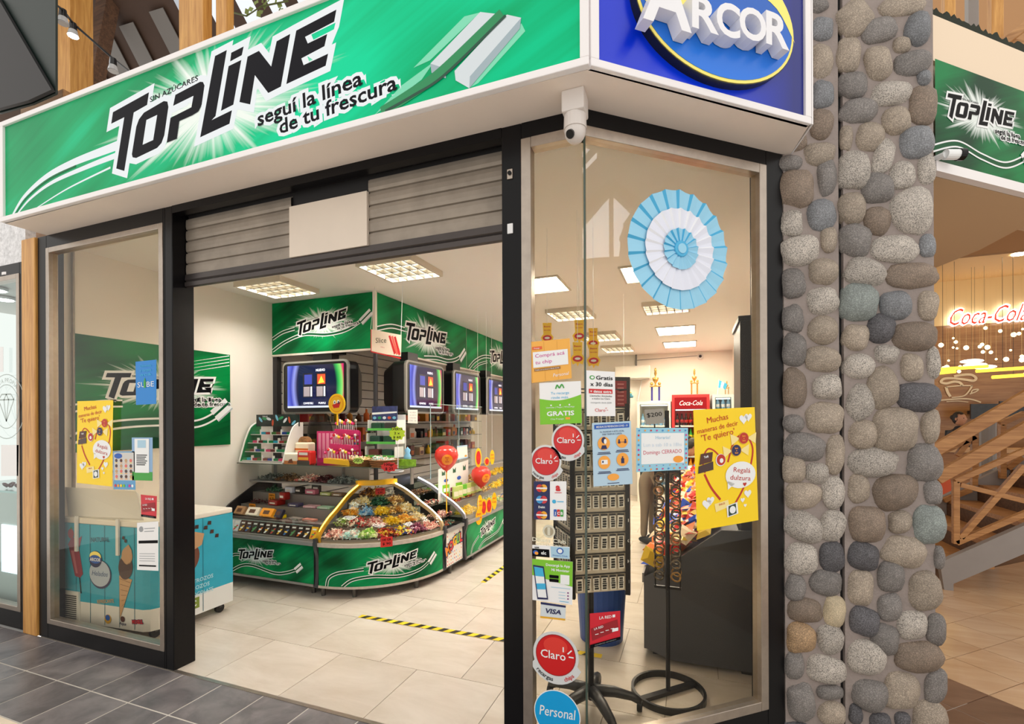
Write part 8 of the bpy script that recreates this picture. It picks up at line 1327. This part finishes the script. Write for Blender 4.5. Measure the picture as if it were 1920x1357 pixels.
# --- timber staircase
stt = thing('staircase', 'wooden staircase with grey stringers rising to the right', 'staircase', (2.3, 5.9, 0)); gst = mat('stringer_grey', (150, 144, 140), .55, var=.06, vscale=6); sl = .65
def zt(x): return .261 + (x - 2.06) * sl
for y in (5.27, 6.75): mk('stringer', MB().prism([(2.05, y, 0), (2.115, y, 0), (2.115, y, .06), (6.0, y, .06 + 3.885 * sl), (6.0, y, zt(6.0)), (2.02, y, zt(2.02))], (0, .06, 0)), gst, stt, label='grey painted stringer')
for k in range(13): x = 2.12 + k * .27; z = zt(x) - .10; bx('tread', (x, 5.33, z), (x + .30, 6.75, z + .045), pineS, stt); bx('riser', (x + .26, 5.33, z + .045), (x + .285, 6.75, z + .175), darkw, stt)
def rail(nm, lab, y, pts, w_, h_): 
    for a, b in zip(pts, pts[1:]): mk(nm, MB().bar((a[0], y, a[1]), (b[0], y, b[1]), w_, h_), pineS, stt, bev=.004)
def ry(u, v, y): p = ony(u, v, y); return (p.x, p.z)
for (a, b) in (((1745, 848), (1935, 737)), ((1755, 897), (1935, 796))): A_, B_ = ry(*a, 5.24), ry(*b, 5.24); k = (6.0 - A_[0]) / (B_[0] - A_[0]); rail('handrail', '', 5.24, [A_, (6.0, A_[1] + (B_[1] - A_[1]) * k)], .06, .10)
z7 = lambda x, y: (1740 + x / 3.767, 740 + y / 3.767)
for a, b, w_ in (((190, 610), (678, 395), .045), ((195, 1045), (678, 840), .045), ((195, 610), (195, 1050), .045), ((225, 635), (678, 750), .04), ((225, 1010), (678, 500), .045)):
    A_, B_ = ry(*z7(*a), 5.31), ry(*z7(*b), 5.31)
    if a[0] < 200 and b[0] > 600: k = (6.0 - A_[0]) / (B_[0] - A_[0]); B_ = (6.0, A_[1] + (B_[1] - A_[1]) * k)
    mk('rail_panel_bar', MB().bar((A_[0], 5.31, A_[1]), (B_[0], 5.31, B_[1]), w_, w_), pineS, stt, bev=.003)
for a, b in (((70, 420), (330, 295)), ((325, 290), (325, 640)), ((205, 430), (280, 330)), ((510, 205), (678, 130)), ((525, 210), (525, 590)), ((560, 520), (660, 440)), ((110, 745), (300, 670))): A_, B_ = ry(*z7(*a), 6.72), ry(*z7(*b), 6.72); mk('far_rail_bar', MB().bar((A_[0], 6.72, A_[1]), (B_[0], 6.72, B_[1]), .05, .05), pineS, stt)
pa, pb = ry(1852, 790, 7.2), ry(1855, 920, 7.2); mk('steel_post', MB().cyl((pa[0], 7.2, .0), (pa[0], 7.2, 1.5), .075, n=14), mat('steel_grey', (150, 146, 142), .4), label='grey round steel post behind the staircase', cat='post')
ch = thing('orange_chair', 'orange cafe chair half hidden behind the stair rails', 'chair', (3.0, 7.6, 0)); oc = mat('chair_orange', (226, 96, 40), .4); p = ony(1772, 930, 7.6); bx('seat', (p.x - .2, 7.5, .43), (p.x + .2, 7.9, .46), oc, ch, .01); mk('backrest', MB().prism([(p.x - .2, 7.88, .46), (p.x + .2, 7.88, .46), (p.x + .17, 7.95, .85), (p.x - .17, 7.95, .85)], (0, .02, 0)), oc, ch)
for dx in (-.18, .18):
    for dy in (7.52, 7.86): mk('leg', MB().cyl((p.x + dx, dy, 0), (p.x + dx * .9, dy, .43), .012, n=8), wire, ch)
# --- glazed gable end of the mall behind the viewer, seen only as a reflection in the angled window
ga = thing('gable_window', 'glazed white gable end of the mall roof, mirrored in the window', 'window', (13, -4.5, 5)); gcx = Vector((math.cos(R(-19.2)), math.sin(R(-19.2)), 0)); gt_ = Vector((-gcx.y, gcx.x, 0)); gc = Vector((-.32, 2.06, 0)) + gcx * 12
def G(x, z): return gc + gt_ * x + Vector((0, 0, z))
gl_ = emis('daylight_pane', (250, 252, 255), 16.0)
for a in ([(-.9, 6.2), (-.06, 6.2), (-.06, 7.9), (-.9, 7.0)], [(.06, 6.2), (.75, 6.2), (.75, 7.15), (.06, 7.9)]): mk('daylight_pane', MB().add([G(*p) for p in a], [(0, 1, 2, 3)]), gl_, ga)
bx_ = MB(); bx_.bar(G(0, 6.1), G(0, 8.2), .12, .1).bar(G(-2.2, 6.3), G(0, 8.3), .25, .2).bar(G(2.2, 6.3), G(0, 8.3), .25, .2).bar(G(-2, 6.1), G(2, 6.1), .15, .15); mk('gable_frame', bx_, pineX, ga)
for k in range(3): mk('skylight_strip', MB().prism([G(-1.6 + .0 * k, 8.0 + .45 * k), G(-.4, 9.1 + .45 * k), G(-.4, 9.25 + .45 * k), G(-1.6, 8.15 + .45 * k)], gcx * .02), gl_, ga)
